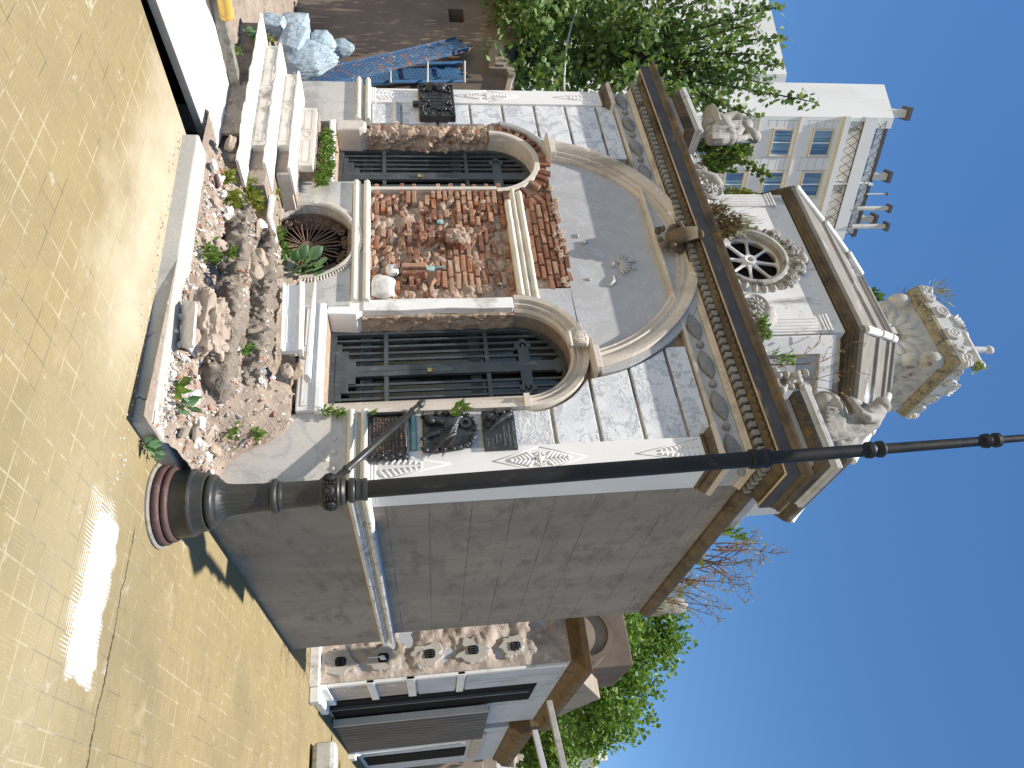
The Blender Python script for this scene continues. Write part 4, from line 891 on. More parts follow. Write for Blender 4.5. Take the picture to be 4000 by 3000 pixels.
def statue(name, label, J, extra, folds, mat):
    b = MB(); 
    for seg in J:
        P = [ony(u, v, .30 + dy) for u, v, dy, r in seg]; b.tube(P, [r for *_, r in seg], 12)
        for p, s_ in zip(P, seg): b.ball(p, s_[3] * 1.02, 12, 8)
    for (u, v, dy, r3, rot) in extra: b.ball(ony(u, v, .30 + dy), r3, 12, 9, rotm(*rot))
    for F in folds: b.tube([ony(u, v, .30 + dy) for u, v, dy in F[0]], F[1], 7)
    o = b.build(name, M[mat], None)
    tag(o, label, 'statue', 'marble figures on the cornice corners')
    r = o.modifiers.new('remesh', 'REMESH'); r.mode = 'VOXEL'; r.voxel_size = .011; r.use_smooth_shade = True
    s_ = o.modifiers.new('smooth', 'SMOOTH'); s_.factor = .5; s_.iterations = 2
    return o
# right: woman bowed in prayer; (U, V, depth, radius)
statue('praying_statue', 'marble statue of a draped woman bowed in prayer on the right corner of the cornice', [
    [(1690, 3300, .05, .125), (1672, 3340, .03, .12), (1640, 3390, .0, .11), (1612, 3420, -.01, .085), (1596, 3430, -.02, .05)],      # trunk
    [(1590, 3432, -.03, .048), (1578, 3438, -.04, .062)],                                                                # neck, head
    [(1632, 3418, -.10, .052), (1632, 3390, -.17, .045), (1610, 3360, -.20, .038), (1572, 3332, -.20, .026)],            # near arm
    [(1600, 3405, .08, .045), (1588, 3372, .06, .04), (1566, 3342, -.10, .026)],                                         # far arm
    [(1690, 3285, .0, .13), (1640, 3272, -.06, .10), (1590, 3262, -.10, .085), (1572, 3240, -.1, .075), (1570, 3218, -.1, .08)],      # near leg
    [(1690, 3285, .1, .12), (1620, 3268, .10, .10), (1572, 3250, .08, .08), (1560, 3215, .08, .08)],
    [(1700, 3290, .05, .13), (1712, 3265, .02, .11), (1722, 3245, .0, .10), (1735, 3262, .0, .07)]],                     # robe behind
    [(1576, 3446, -.04, (.062, .066, .078), (0, -.5, 0)), (1560, 3434, -.05, (.026, .022, .020), (0, 0, 0)), (1590, 3452, -.03, (.06, .07, .06), (0, 0, 0)), (1602, 3442, .0, (.045, .055, .04), (0, 0, 0)),
     (1566, 3330, -.19, (.034, .03, .045), (0, .5, 0)), (1560, 3322, -.17, (.03, .028, .034), (0, .3, 0)), (1640, 3235, .05, (.27, .26, .06), (0, 0, 0))],
    [([(1690 - 14 * k, 3400 - 14 * k, -.10 - .01 * k), (1700 - 12 * k, 3350 - 12 * k, -.13), (1712 - 16 * k, 3290 - 4 * k, -.15), (1722 - 22 * k, 3240, -.17)], [.014, .018, .02, .016]) for k in range(6)] +
    [([(1600 + 12 * k, 3300, -.17), (1596 + 14 * k, 3262, -.18), (1590 + 17 * k, 3226, -.19)], [.010, .015, .013]) for k in range(7)], 'statue')
# left: seated woman, chin on hand
statue('pensive_statue', 'marble statue of a seated woman chin on hand at the left end of the cornice', [
    [(492, 2795, .05, .16), (488, 2835, .05, .135), (486, 2875, .03, .14), (492, 2902, .02, .12), (506, 2915, .0, .07)],
    [(512, 2922, -.02, .055), (522, 2934, -.05, .07)],
    [(470, 2900, .0, .066), (452, 2868, -.05, .058), (458, 2835, -.08, .052), (470, 2798, -.08, .046), (474, 2780, -.1, .04)],
    [(512, 2892, -.05, .06), (535, 2866, -.14, .05), (545, 2872, -.16, .045), (541, 2900, -.14, .04), (532, 2922, -.12, .034)],
    [(492, 2812, .0, .14), (520, 2838, -.12, .105), (540, 2848, -.22, .085), (541, 2812, -.24, .08), (540, 2782, -.24, .085)],
    [(492, 2812, .1, .13), (512, 2822, -.06, .10), (520, 2826, -.18, .08), (516, 2782, -.2, .085)]],
    [(528, 2938, -.06, (.072, .074, .088), (0, .3, 0)), (536, 2950, -.03, (.075, .08, .07), (0, 0, 0)), (543, 2936, -.1, (.02, .022, .02), (0, 0, 0)), (534, 2924, -.13, (.034, .03, .03), (0, 0, 0)), (495, 2776, .05, (.30, .26, .05), (0, 0, 0))],
    [([(536 - 7 * k, 2842 - 2 * k, -.28), (538 - 8 * k, 2810, -.31), (540 - 9 * k, 2776, -.32)], [.012, .018, .016]) for k in range(6)] +
    [([(470 + 9 * k, 2900, -.10), (474 + 8 * k, 2860, -.12), (480 + 8 * k, 2825, -.12)], [.012, .015, .012]) for k in range(4)], 'statue')
# ================================================================== ground, kerb, ruined stairs
xs = [-250, -3.25, -2.30, 250]; ys = [-250, -3.7, -1.12, 250]; b = MB(); b.v = [(x, y, 0) for y in ys for x in xs]
for j in range(3):
    for i in range(3):
        if (i, j) != (1, 1): q = j * 4 + i; b.f.append((q, q + 1, q + 5, q + 4))
struct(b.build('pavement', M['paving']))
b = MB(); P = [(-3.25, -3.7), (-2.30, -3.7), (-2.30, -1.12), (-3.25, -1.12)]
b.v = [(x, y, z) for z in (-.004, -.9) for x, y in P]; b.f = [(0, 1, 5, 4), (1, 2, 6, 5), (2, 3, 7, 6), (3, 0, 4, 7), (4, 5, 6, 7)]; struct(b.build('open_pit', M['dark_pit']))
# low concrete kerb round the ruined steps
b = MB(); n_ = 30; L_ = []; random.seed(2)
path = [(-2.23, -1.41)] + [(-2.23 + 2.30 * i / n_, -1.41 + .225 * i / n_) for i in range(1, n_)] + [(.07, -1.185)] + [(.07 + .05 * i / 8, -1.185 + 1.17 * i / 8) for i in range(1, 9)]
b.mould([(-.20, -.01), (.002, -.01), (.0, .10), (-.012, .112), (-.20, .115)], path)
for i, v in enumerate(b.v):
    if v[2] > .05: e = .006 * fbm((v[0] * 3, v[1] * 3, 1), 2); b.v[i] = (v[0] + e, v[1], v[2] + e)
kb = b.build('kerb', M['kerb'], bevel=.006); tag(kb, 'low cracked concrete kerb edging the rubble of the broken steps', 'kerb')
b = MB()
for x, sl in ((-.10, .04), (-.52, -.06)):
    for i in range(10):
        y = -1.215 - .0; dx = sl * i / 10 + .012 * mnoise.noise(Vector((i * .9, x * 9, 0)))
        b.box(x + dx, x + dx + .006, -1.41 + .0978 * (x + 2.23) - .003, -1.41 + .0978 * (x + 2.23) + .0, .01 * i, .01 * i + .0102)
b.build('crack', M['corona'], kb)

# rubble terrain: cores of the lost marble steps
def terr(x, y):
    edge = 1 / (1 + math.exp(-(x + 2.32) / .05)) * 1 / (1 + math.exp((x + .42) / .05))
    w = .05 * fbm((x * 2.3, 3.1, 0), 3); yy = y + w
    def st(y0): return 1 / (1 + math.exp(-(yy - y0) / .018))
    h = .105 + .06 * min(1, max(0, (y + 1.15) / .3))
    hs = h + edge * (.185 * st(-.68) + .145 * st(-.43) + .13 * st(-.16))
    if x < -2.32: h2 = h + .12 * min(1, max(0, (y + .9) / .6)); hs = max(hs, h2 * (1 - edge) + hs * edge)
    k_ = 1 / (1 + math.exp((x - (-2.62 + .42 * (y + 1.0)) ) / .025)) * (1 / (1 + math.exp((y + .80) / .03)))
    if k_ > .02: hs -= .42 * k_
    r = .028 * fbm((x * 7, y * 7, 5), 5, .6) + .02 * abs(mnoise.noise(Vector((x * 16, y * 16, 2))))
    if x > -.42: r *= .6; hs -= .0
    return hs + r
b = MB(); nx, ny = 200, 80; X0, X1, Y0, Y1 = -3.55, .09, -1.30, .04
for j in range(ny + 1):
    for i in range(nx + 1): x = X0 + (X1 - X0) * i / nx; y = Y0 + (Y1 - Y0) * j / ny; b.v.append((x, y, min(terr(x, y), .10) if y < -1.2 + (x + 2.2) * .0978 - .02 else terr(x, y)))
for j in range(ny):
    for i in range(nx): q = j * (nx + 1) + i; b.f.append((q, q + 1, q + nx + 2, q + nx + 1))
b.build('rubble_bed', M['rubble'], smooth=True); struct(bpy.data.objects['rubble_bed'])
def core(name, x0, x1, y, z, ry, rz, seed, label):
    b = MB(); L_ = []; n_ = 170
    for i in range(n_ + 1):
        t = i / n_; x = x0 + (x1 - x0) * t; e = min(1, 9 * min(t, 1 - t) + .12) ** .5; l = []
        cy = y + .05 * fbm((x * 2.1, seed, 0), 3); cz = z + .018 * fbm((x * 3, seed, 4), 3)
        for k in range(34):
            a = 2 * PI * k / 34; c_, s_ = math.cos(a), math.sin(a); q = (abs(c_) ** 4.5 + abs(s_) ** 4.5) ** (-1 / 4.5); p = Vector((x, cy + ry * q * c_ * e, cz + rz * q * s_ * e))
            d = .045 * fbm((p.x * 6, p.y * 6 + seed, p.z * 6), 6, .66) + .022 * abs(mnoise.noise(p * 17)) - .03 * max(0, mnoise.noise(p * 3.7 + Vector((seed, 0, 0)))); l.append((p.x, p.y + d * c_ * 1.4, p.z + d * s_))
        L_.append(l)
    b.loops(L_); return tag(b.build(name, M['core'], smooth=True, autos=60), label, 'masonry')
core('step_core', -2.30, -.42, -.66, .275, .135, .085, 1.0, 'lower long rough cement core of the lost steps below the right door')
core('step_core', -2.22, -.60, -.41, .425, .125, .08, 5.0, 'upper long rough cement core of the lost steps below the right door')
# dirt strip left of the steps
b = MB(); nx, ny = 60, 40
for j in range(ny + 1):
    for i in range(nx + 1):
        x = -9.0 + 5.42 * i / nx; y = -2.6 + 3.6 * j / ny; b.v.append((x, y, .05 * (1 if i not in (0, nx) and j not in (0, ny) else -.1) + .05 * fbm((x * 2, y * 2, 0), 4) * (1 if 0 < i < nx else 0)))
for j in range(ny):
    for i in range(nx): q = j * (nx + 1) + i; b.f.append((q, q + 1, q + nx + 2, q + nx + 1))
struct(b.build('dirt_ground', M['rubble'], smooth=True))

# white tomb slab lying over the pit and the narrow slab behind it
tz = .062; N0, N1 = onz(0, 572, .0), onz(606, 803, .0); F0, F1, F2 = onz(0, 818, tz), onz(352, 900, tz), onz(388, 942, tz); E1 = onz(560, 858, tz)
back = (N0 - N1).normalized() * 1.2
q_ = lambda *P: [(p.x, p.y) for p in P]
sl = thing('tomb_slab', (-2.9, -1.9, .0), 'large white marble tomb slab lying askew over an open pit beside the steps', 'slab')
E0 = E1 + Vector((-.02, .01, 0))
b = MB(); b.xy(q_(N0 + back, N1, E1, F1, F0, F0 + back), .002, tz); o_ = b.build('top', M['slab'], sl, bevel=.006); o_.data.materials.append(M['slab_side'])
for p in o_.data.polygons:
    if abs(p.normal.z) < .5: p.material_index = 1
b = MB(); b.xy(q_(E1 + Vector((.004, .004, 0)), N1 + Vector((-.06, .03, 0)), onz(520, 870, tz) + Vector((0, .03, 0)), F2, F1 + Vector((0, .004, 0))), -.004, tz - .006); b.build('rough_end', M['slab_rough'], sl, bevel=.005)
G0, G1 = onz(0, 818, tz + .004), onz(363, 906, tz + .004); w_ = Vector((-.10, .02, 0)); hh = Vector((0, 0, .085)); b = MB(); g0 = G0 + (G0 - G1).normalized() * 1.2
b.hexa([g0, G1, G1 + w_, g0 + w_, g0 + hh, G1 + hh, G1 + w_ + hh, g0 + w_ + hh])
tag(b.build('narrow_slab', M['slab_rough'], bevel=.006), 'narrow grey stone strip standing along the far edge of the white tomb slab', 'slab')

# marble steps still in place before the left door
ST_ = [(.115, .262, -.99, -4.66, -2.50), (.262, .41, -.75, -4.56, -2.74), (.41, .553, -.505, -4.47, -3.0), (.553, .692, -.24, -4.30, -3.36)]
stp = thing('marble_steps', (-3.8, -.5, .1), 'three broken white marble steps with carved panels below the left door', 'steps')
for i, (za, zb, yf, xa, xb) in enumerate(ST_):
    b = MB(); t_ = .026
    if i < 3:
        L_ = []; n_ = 60
        for k in range(n_ + 1):
            x = xa + (xb - xa) * k / n_; e = (.016 * fbm((x * 5, i * 3, 0), 4, .6)) * (1 if i < 2 else .4); e += -.05 * max(0, mnoise.noise(Vector((x * 2.4, i * 5.2, 9)))) ** 2 * (2 if k > n_ * .6 else .3)
            f_ = yf - .016 - e * .8; yb_ = ST_[i + 1][2] + .05
            L_.append([(x, f_ - e, zb - t_ * .5), (x, f_ - e + .012, zb - .006), (x, f_ - e + .02, zb), (x, yb_, zb), (x, yb_, zb - t_), (x, f_ - e + .012, zb - t_)])
        b.loops(L_); tr = b.build('tread', M['step'], stp, bevel=.003)
    zr0, zr1, x1r = za + .004, zb - (t_ if i < 3 else 0), (xb - (.25 if i == 1 else (.42 if i == 0 else (.32 if i == 2 else 0))))
    if i == 0: zr0 = -.02
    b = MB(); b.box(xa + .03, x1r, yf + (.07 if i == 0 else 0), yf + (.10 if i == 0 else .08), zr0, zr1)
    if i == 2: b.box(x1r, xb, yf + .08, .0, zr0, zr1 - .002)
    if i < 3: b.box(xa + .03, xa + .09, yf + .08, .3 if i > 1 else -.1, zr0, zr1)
    rs = b.build('riser', M['core' if i == 0 else 'riser'], stp, bevel=.004)  # lowest riser takes the dark core colour for the shade of the void
    if i > 0:
        b = MB(); xm = (xa + x1r) / 2; zm = (zr0 + zr1) / 2; hh = .036
        for s_ in (-1, 1):
            xs0, xs1 = sorted((xm + s_ * .085, (x1r - .05) if s_ > 0 else xa + .08))
            for zz in (zm - hh, zm + hh): b.box(xs0, xs1, yf - .004, yf, zz - .003, zz + .003)
            for xx in (xs0, xs1): b.box(xx - .003, xx + .003, yf - .004, yf, zm - hh, zm + hh)
            b.arc([(-.003, yf - .004), (.003, yf - .004), (.003, yf), (-.003, yf)], xm, zm, .058, (-.6 if s_ > 0 else PI - .6), (.6 if s_ > 0 else PI + .6), 8)
        b.arc([(-.004, yf - .005), (.004, yf - .005), (.004, yf), (-.004, yf)], xm, zm, .036, 0, 2 * PI, 24); b.build('carved_panel', M['slab_side'], rs)
b = MB(); b.box(-4.34, -3.42, -.16, .0, .3, .70); b.build('landing', M['rubble'], stp)
b = MB(); b.box(-4.5, -2.55, -.68, .0, .05, .40); b.box(-4.4, -3.03, -.43, 0, .39, .54); b.build('core', M['rubble'], stp)

# fallen step pieces on the right
rp = thing('fallen_riser', (-1.4, -.33, .5), 'fallen carved marble step riser leaning on the rubble below the right door', 'stone piece')
Mx = rotm(-.10, -.035, .03); ctr = ony(1246, 1140, -.33)
b = MB(); b.obox(ctr, .66, .05, .12, Mx); b.build('slab', M['step'], rp, bevel=.006)
b = MB(); b.obox(ctr + Mx @ Vector((-.0, -.012, .075)), .68, .10, .035, Mx); b.obox(ctr + Mx @ Vector((0, -.02, -.065)), .66, .06, .02, Mx)
for s_ in (-1, 1): 
    for dz in (-.032, .032): b.obox(ctr + Mx @ Vector((-.05 + s_ * .16, -.028, dz)), .25, .008, .006, Mx)
t = MB(); t.arc([(-.004, -.03), (.004, -.03), (.004, -.02), (-.004, -.02)], 0, 0, .034, 0, 2 * PI, 20); b.add([tuple(ctr + Mx @ (Vector(v) + Vector((.22, 0, 0)))) for v in t.v], t.f)
b.build('moulded_edge', M['step'], rp, bevel=.004)
b = MB(); A_, B2 = ony(1085, 1232, -.13), ony(1480, 1200, -.16); b.tube([A_, A_.lerp(B2, .3), A_.lerp(B2, .7), B2], [.006, .022, .026, .03], 6, True, 2.2)
tag(b.build('tread_edge', M['step'], bevel=.004), 'thin white marble tread edge lying above the fallen riser', 'stone piece')
b = MB(); A_, B2 = ony(640, 1015, -.62), ony(905, 1055, -.50); b.tube([ony(770, 1062, -.5), ony(850, 1052, -.45), ony(948, 1081, -.36)], [.03, .026, .014], 6, True, 1.6)
tag(b.build('tread_edge', M['step'], bevel=.004), 'pointed white tread end sticking out beside the round cellar window', 'stone piece')
b = MB(); p0, p1 = ony(955, 1150 - 20, -.30), ony(1085, 1112, -.30); b.obox(ony(1130, 1117, -.3), .05, .06, .10, rotm(.1, .2, .3)); tag(b.build('marble_stub', M['step'], bevel=.006), 'small upright marble stub left of the fallen riser', 'stone piece')
# big broken block with a marble facing, and its split facing strip
bl = thing('broken_block', (-.85, -1.0, .1), 'big broken masonry block with a white marble face lying on the kerb', 'stone block')
b = MB(); ctr = (onz(1275, 790, .2) + Vector((0, 0, .03))); b.rock(ctr, .235, .34, 5, rotm(.05, -.04, .08), 3.3, (1.15, .60, .48), 2.3)
for k in range(40): b.rock(ctr + Vector((ru(-.22, .22), ru(-.08, .12), ru(.02, .10))), ru(.015, .045), .4, 2, rotm(rnd(), rnd(), rnd()), k * .7, (1.2, .9, .8), 2.2)
b.build('masonry', M['stone_tan'], bl)
b = MB(); p = [onz(1168, 712, .13), onz(1345, 700, .13), onz(1345, 752, .25), onz(1172, 766, .25)]; b.prism([q + Vector((0, .05, 0)) for q in p], p); b.build('marble_face', M['stone_white'], bl, bevel=.012)
b = MB(); A_, B2 = onz(1336, 712, .15), onz(1415, 800, .20); Mx = Matrix.Rotation(math.atan2(B2.y - A_.y, B2.x - A_.x), 3, 'Z'); b.obox((A_ + B2) / 2, (B2 - A_).length + .02, .055, .06, Mx @ rotm(.5, 0, 0)); tag(b.build('moulding_piece', M['step'], bevel=.006), 'snapped white moulding strip lying across the end of the big broken block', 'stone piece')
# loose stones large enough to count, each placed by where it lies
random.seed(77)
def lay(U, V, z=.14):
    for _ in range(8):
        p = onz(U, V, z); z = max(.02, terr(p.x, p.y)) if -3.5 < p.x < .09 and p.y > -1.25 else max(.0, z if p.y > 0 else 0.0)
    p = onz(U, V, z); return p
STN = [ # U, V, radius, material, seed, squash, label
    (1345, 905, .07, 'stone_brick', 'reddish brick stone between the step cores'), (1440, 880, .075, 'stone_tan', 'tan mortar lump beside the pointed pale tile chip'),
    (1300, 738, .035, 'stone_white', None), (1440, 738, .06, 'stone_tan', None), (1452, 800, .05, 'stone_brick', None), (1560, 735, .065, 'stone_white', None), (1470, 842, .055, 'stone_white', None),
    (1490, 885, .06, 'stone_tan', None), (1530, 880, .05, 'stone_white', None), (1590, 870, .06, 'stone_brick', None), (1620, 830, .05, 'stone_tan', None), (1600, 790, .045, 'stone_white', None), (1655, 770, .05, 'stone_white', None),
    (1700, 800, .05, 'stone_tan', None), (1730, 760, .045, 'stone_white', None), (1760, 830, .05, 'stone_tan', None), (1790, 800, .04, 'stone_white', None), (1820, 790, .045, 'stone_tan', None), (1740, 870, .05, 'stone_white', None), (1665, 880, .06, 'stone_tan', None),
    (1560, 965, .08, 'stone_tan', None), (1640, 975, .075, 'stone_tan', None), (1480, 985, .06, 'stone_brick', None), (1620, 1050, .07, 'stone_tan', None), (1530, 1085, .055, 'stone_brick', None), (1450, 1110, .06, 'stone_tan', None), (1470, 1150, .10, 'stone_tan', None), (1555, 1150, .06, 'stone_tan', None), (1420, 1060, .05, 'stone_white', None),
    (935, 785, .065, 'stone_tan', None), (905, 850, .05, 'stone_tan', None), (960, 850, .07, 'stone_tan', None), (885, 890, .075, 'stone_white', None), (865, 935, .085, 'stone_white', None), (830, 880, .06, 'stone_white', None), (995, 930, .10, 'stone_tan', None), (1010, 1000, .08, 'stone_tan', None), (1060, 905, .07, 'stone_tan', None), (1105, 905, .06, 'stone_tan', None), (1060, 990, .06, 'stone_tan', None),
    (960, 1030, .085, 'stone_white', None), (880, 1010, .06, 'stone_white', None), (840, 1045, .05, 'stone_white', None), (700, 850, .045, 'stone_white', None), (720, 880, .035, 'stone_brick', None), (690, 900, .03, 'stone_white', None), (650, 830, .035, 'stone_white', None), (790, 830, .05, 'stone_tan', None), (760, 865, .04, 'stone_white', None),
    (735, 1085, .05, 'stone_brick', None), (760, 1090, .04, 'stone_brick', None), (715, 1160, .055, 'stone_brick', None), (560, 890, .06, 'stone_tan', None), (590, 900, .05, 'stone_tan', None), (540, 905, .055, 'stone_tan', None), (620, 905, .045, 'stone_tan', None)]
kinds = {'stone_white': 'pale marble chunk', 'stone_tan': 'tan mortar lump', 'stone_brick': 'reddish brick lump'}
def place_word(U, V):
    if V < 770 and U > 1400: return 'just inside the kerb near the lamp post'
    if U > 1400 and V < 920: return 'in the rubble between kerb and lower step core'
    if U > 1400 and V < 1020: return 'on the ridge of the lower step core'
    if U > 1400: return 'on the upper step core below the right door'
    if U > 1200: return 'beside the big broken block'
    if U > 1000 and V < 950: return 'at the left foot of the lower step core'
    if U > 800 and V < 900: return 'inside the kerb in front of the weeds'
    if U > 800: return 'among the weeds below the round cellar window'
    if V > 1060: return 'on the broken edge of the marble steps'
    if U > 640: return 'at the foot of the marble steps'
    return 'in the dark gap behind the tomb slab'
for i, (U, V, r, m_, lb) in enumerate(STN):
    p = lay(U, V); b = MB(); b.rock(p + Vector((0, 0, r * .3)), r, .32, 3, rotm(ru(-.5, .5), ru(-.5, .5), ru(0, 6)), i * 1.37 + .2, (ru(.85, 1.3), ru(.7, 1), ru(.55, .85)), 1.5)
    tag(b.build('stone', M[m_], smooth=True, autos=35), (kinds[m_] + ' ' + place_word(U, V)) if not lb else lb, 'stone', 'loose stones in the rubble')
# thin pale tile chips
for U, V, sx_, sy_, rz, z, lb in ((905, 985, .17, .10, .2, .30, 'ribbed tan tile fragment lying among the weeds'), (950, 975, .16, .08, -.7, .30, 'tan tile fragment leaning in front of the ribbed tile'), (1462, 850, .12, .07, .9, .2, 'pointed pale tile chip standing in the rubble'), (1690, 700, .12, .06, -1.0, .14, 'olive tile chip lying on the kerb, the one farther from the lamp post'), (1690, 745, .14, .07, -.9, .15, 'olive tile chip lying on the kerb edge'), (1850, 810, .13, .05, -1.1, .15, 'long pale slab chip beside the lamp post foot'), (710, 830, .10, .035, 1.3, .16, 'small maroon striped tile chip at the foot of the marble steps')):
    p = lay(U, V, z); b = MB(); b.obox(p + Vector((0, 0, .03)), sx_, sy_, .025, rotm(ru(-.35, .35) - .25, ru(-.3, .3), rz)); m_ = M['maroon'] if 'maroon' in lb else (M['step'] if 'pale' in lb else M['soot_trim'] if 'olive' in lb else M['stone_tan'])
    tag(b.build('tile_chip', m_, bevel=.004), lb, 'tile')
# gravel too small to count
b = MB(); random.seed(5)
for k in range(1700):
    x = ru(-2.75, .06); y = ru(-1.15, -.03) if rnd() < .4 else ru(-1.15, -.78)
    if x < -2.3 and rnd() < .35: continue
    r = .006 + .018 * rnd() ** 3; b.rock((x, y, terr(x, y) + r * .3), r, .3, 1, rotm(rnd() * 3, rnd() * 3, rnd() * 3), k * .11, (1.2, .9, .7))
for k in range(900):      # chips on the ledges and in the corner by the lamp post
    m = rnd()
    if m < .38: x, y, z = ru(-2.2, -.5), random.gauss(-.67, .05), .352
    elif m < .62: x, y, z = ru(-2.1, -.65), random.gauss(-.42, .05), .495
    else: x = ru(-.62, .05); y = ru(-1.1, -.05); z = terr(x, y) + .004
    r = .005 + .020 * rnd() ** 3; b.rock((x, y, z), r, .4, 1, rotm(rnd() * 3, rnd() * 3, rnd() * 3), k * .13, (1.5, 1, .5))
for k in range(160):
    U, V = ru(500, 1850), 0; x = ru(-2.2, .5); y = -1.41 + .0978 * (x + 2.23) - abs(random.gauss(0, .07)) - .01; r = ru(.003, .009); b.rock((x, y, r * .4), r, .3, 1, None, k)
struct(b.build('gravel', M['stones']), 'stuff')

# ================================================================== cast-iron lamp post
LB = Vector((.29, -.57, 0)); LT = Vector((.222, -.705, 5.9)); LD = (LT - LB) / 5.9
lampP = thing('lamp_post', (LB.x, LB.y, 0), 'tall black cast iron lamp post with fluted foot on a maroon ringed base', 'lamp post')
def lat(b, prof, n=32, **k):
    L_ = []
    for r, h in prof:
        c_ = LB + LD * h; l = []
        for i in range(n):
            a = 2 * PI * i / n; q = r
            if k and k['h0'] <= h <= k['h1']: q = r - k['fd'] * (.5 + .5 * math.cos(a * k['fl'])) 
            l.append(c_ + Vector((q * math.cos(a), q * math.sin(a), 0)))
        L_.append(l)
    b.loops(L_)
def tor(r, z, h, pr): return [(r, z - h)] + [(r + pr * math.cos(a), z + h * math.sin(a)) for a in [-PI / 2 + PI * i / 8 for i in range(9)]] + [(r, z + h)]
b = MB(); lat(b, [(.268, -.02), (.268, .012), (.25, .020), (.0, .020)], 40); b.build('footing', M['slab_rough'], lampP)
b = MB(); lat(b, [(.22, .018)] + tor(.228, .043, .024, .022) + tor(.215, .088, .02, .020) + [(.20, .11)], 48); b.build('base_ring', M['maroon'], lampP, smooth=True, autos=40)
b = MB(); lat(b, [(.21, .105), (.213, .12), (.209, .205), (.212, .21), (.206, .222), (.192, .225), (.188, .235), (.182, .29), (.15, .292)] + tor(.142, .318, .027, .026) + [(.140, .348), (.136, .36), (.132, .362)], 48); b.build('pedestal', M['lamp_base'], lampP, smooth=True, autos=40)
b = MB(); lat(b, [(.131, .362), (.124, .37), (.110, .385), (.102, .405), (.096, .45), (.092, .52), (.088, .62), (.086, .63)], 96, h0=.385, h1=.61, fd=.005, fl=24)
lat(b, [(.090, .63), (.092, .655)] + tor(.088, .69, .024, .024) + [(.094, .72), (.092, .735), (.086, .742)], 48)
lat(b, [(.086, .74), (.085, .76), (.083, .95), (.085, .97)], 96, h0=.765, h1=.945, fd=.005, fl=24)
lat(b, [(.086, .965), (.100, .98), (.101, .99), (.099, 1.075), (.103, 1.085), (.092, 1.095), (.096, 1.11), (.085, 1.125), (.066, 1.135)], 40)
lat(b, tor(.062, 1.165, .026, .020) + [(.072, 1.195), (.068, 1.235), (.074, 1.24), (.072, 1.262), (.058, 1.266)], 40)
st_ = b.build('fluted_foot', M['lamp_base'], lampP, smooth=True, autos=40)
b = MB()
for k in range(6):
    a = 2 * PI * k / 6 - 1.2; c_ = LB + LD * 1.03 + Vector((.1 * math.cos(a), .1 * math.sin(a), 0)); R = Matrix.Rotation(a, 3, 'Z') @ Matrix.Rotation(PI / 2, 3, 'Y')
    b.lathe([(.0, -.004), (.040, -.004), (.040, .008), (.032, .018), (.0, .02)], c_, 14, R)
    for j in range(8): b.ball(c_ + R @ Vector((.02 * math.cos(j * PI / 4), .02 * math.sin(j * PI / 4), .018)), (.009, .006, .006), 6, 4)
    c2 = LB + LD * 1.03 + Vector((.1 * math.cos(a + .52), .1 * math.sin(a + .52), 0))
    for j in range(4): b.ball(c2 + Vector((0, 0, -.03 + .02 * j)), (.014, .014, .011), 8, 5)
b.build('rosette_collar', M['lamp'], lampP, smooth=True)
b = MB(); lat(b, [(.057, 1.26), (.056, 2.6), (.055, 3.86)], 24)
lat(b, [(.05, 3.84), (.066, 3.845), (.072, 3.87), (.066, 3.895), (.062, 3.90), (.062, 3.93), (.068, 3.94), (.070, 3.965), (.060, 3.99), (.045, 4.0)], 24)
lat(b, [(.047, 3.99), (.044, 4.72)], 24); lat(b, [(.04, 4.70), (.058, 4.71), (.060, 4.74), (.052, 4.75), (.050, 4.78), (.058, 4.79), (.060, 4.82), (.045, 4.84)], 24)
lat(b, [(.038, 4.83), (.034, 5.62)], 20); lat(b, [(.033, 5.60), (.050, 5.61), (.054, 5.64), (.044, 5.65), (.044, 5.69), (.054, 5.70), (.052, 5.73), (.03, 5.745)], 20); lat(b, [(.027, 5.74), (.024, 6.9)], 16)
b.build('shaft', M['lamp'], lampP, smooth=True, autos=40)
# lantern on a swan-neck arm, above the picture; its shadow lies on the paving
b = MB(); top = LB + LD * 6.9; b.tube([top + Vector((0, 0, -.02)), top + Vector((-.03, -.3, .25)), top + Vector((-.03, -.7, .25)), top + Vector((.02, -.86, .02))], .022, 8)
lc = top + Vector((.02, -.86, -.55))
b.build('arm', M['lamp'], lampP, smooth=True); b = MB()
b.lathe([(.03, -.2), (.05, -.16), (.12, -.10), (.19, .35), (.205, .37), (.14, .46), (.05, .54), (.02, .60)], lc, 6); b.build('lantern', M['lamp'], lampP)
# ================================================================== bronze torch and plaques on the front wall
def text(parent, s, x, y, z, size, mat, ext=.002, sx=1.0):
    cu = bpy.data.curves.new('lettering', 'FONT'); cu.body = s; cu.size = size; cu.extrude = ext; cu.align_x = 'CENTER'; cu.align_y = 'CENTER'
    o = bpy.data.objects.new('tmp', cu); COL.objects.link(o); dg = bpy.context.evaluated_depsgraph_get(); me = bpy.data.meshes.new_from_object(o.evaluated_get(dg)); bpy.data.objects.remove(o)
    t = MB(); R = Matrix.Rotation(PI / 2, 3, 'X'); t.v = [tuple(R @ Vector((v.co.x * sx, v.co.y, v.co.z)) + Vector((x, y, z))) for v in me.vertices]; t.f = [tuple(p.vertices) for p in me.polygons]
    return t
tr = thing('bronze_torch', (-.4, -.13, 1.3), 'long dark bronze rod with collared ends pinned slantwise beside the right plaques', 'torch')
a_, c_ = Vector((-.035, -.12, .98)), Vector((-.69, -.13, 1.66)); b = MB(); D_ = (c_ - a_)
b.tube([a_.lerp(c_, t) for t in (.0, .06, .062, .12, .13, .15, .16, .84, .85, .87, .88, .93, .94, .97, 1.0)], [.012, .026, .030, .027, .034, .034, .027, .024, .030, .031, .024, .025, .032, .028, .010], 14)
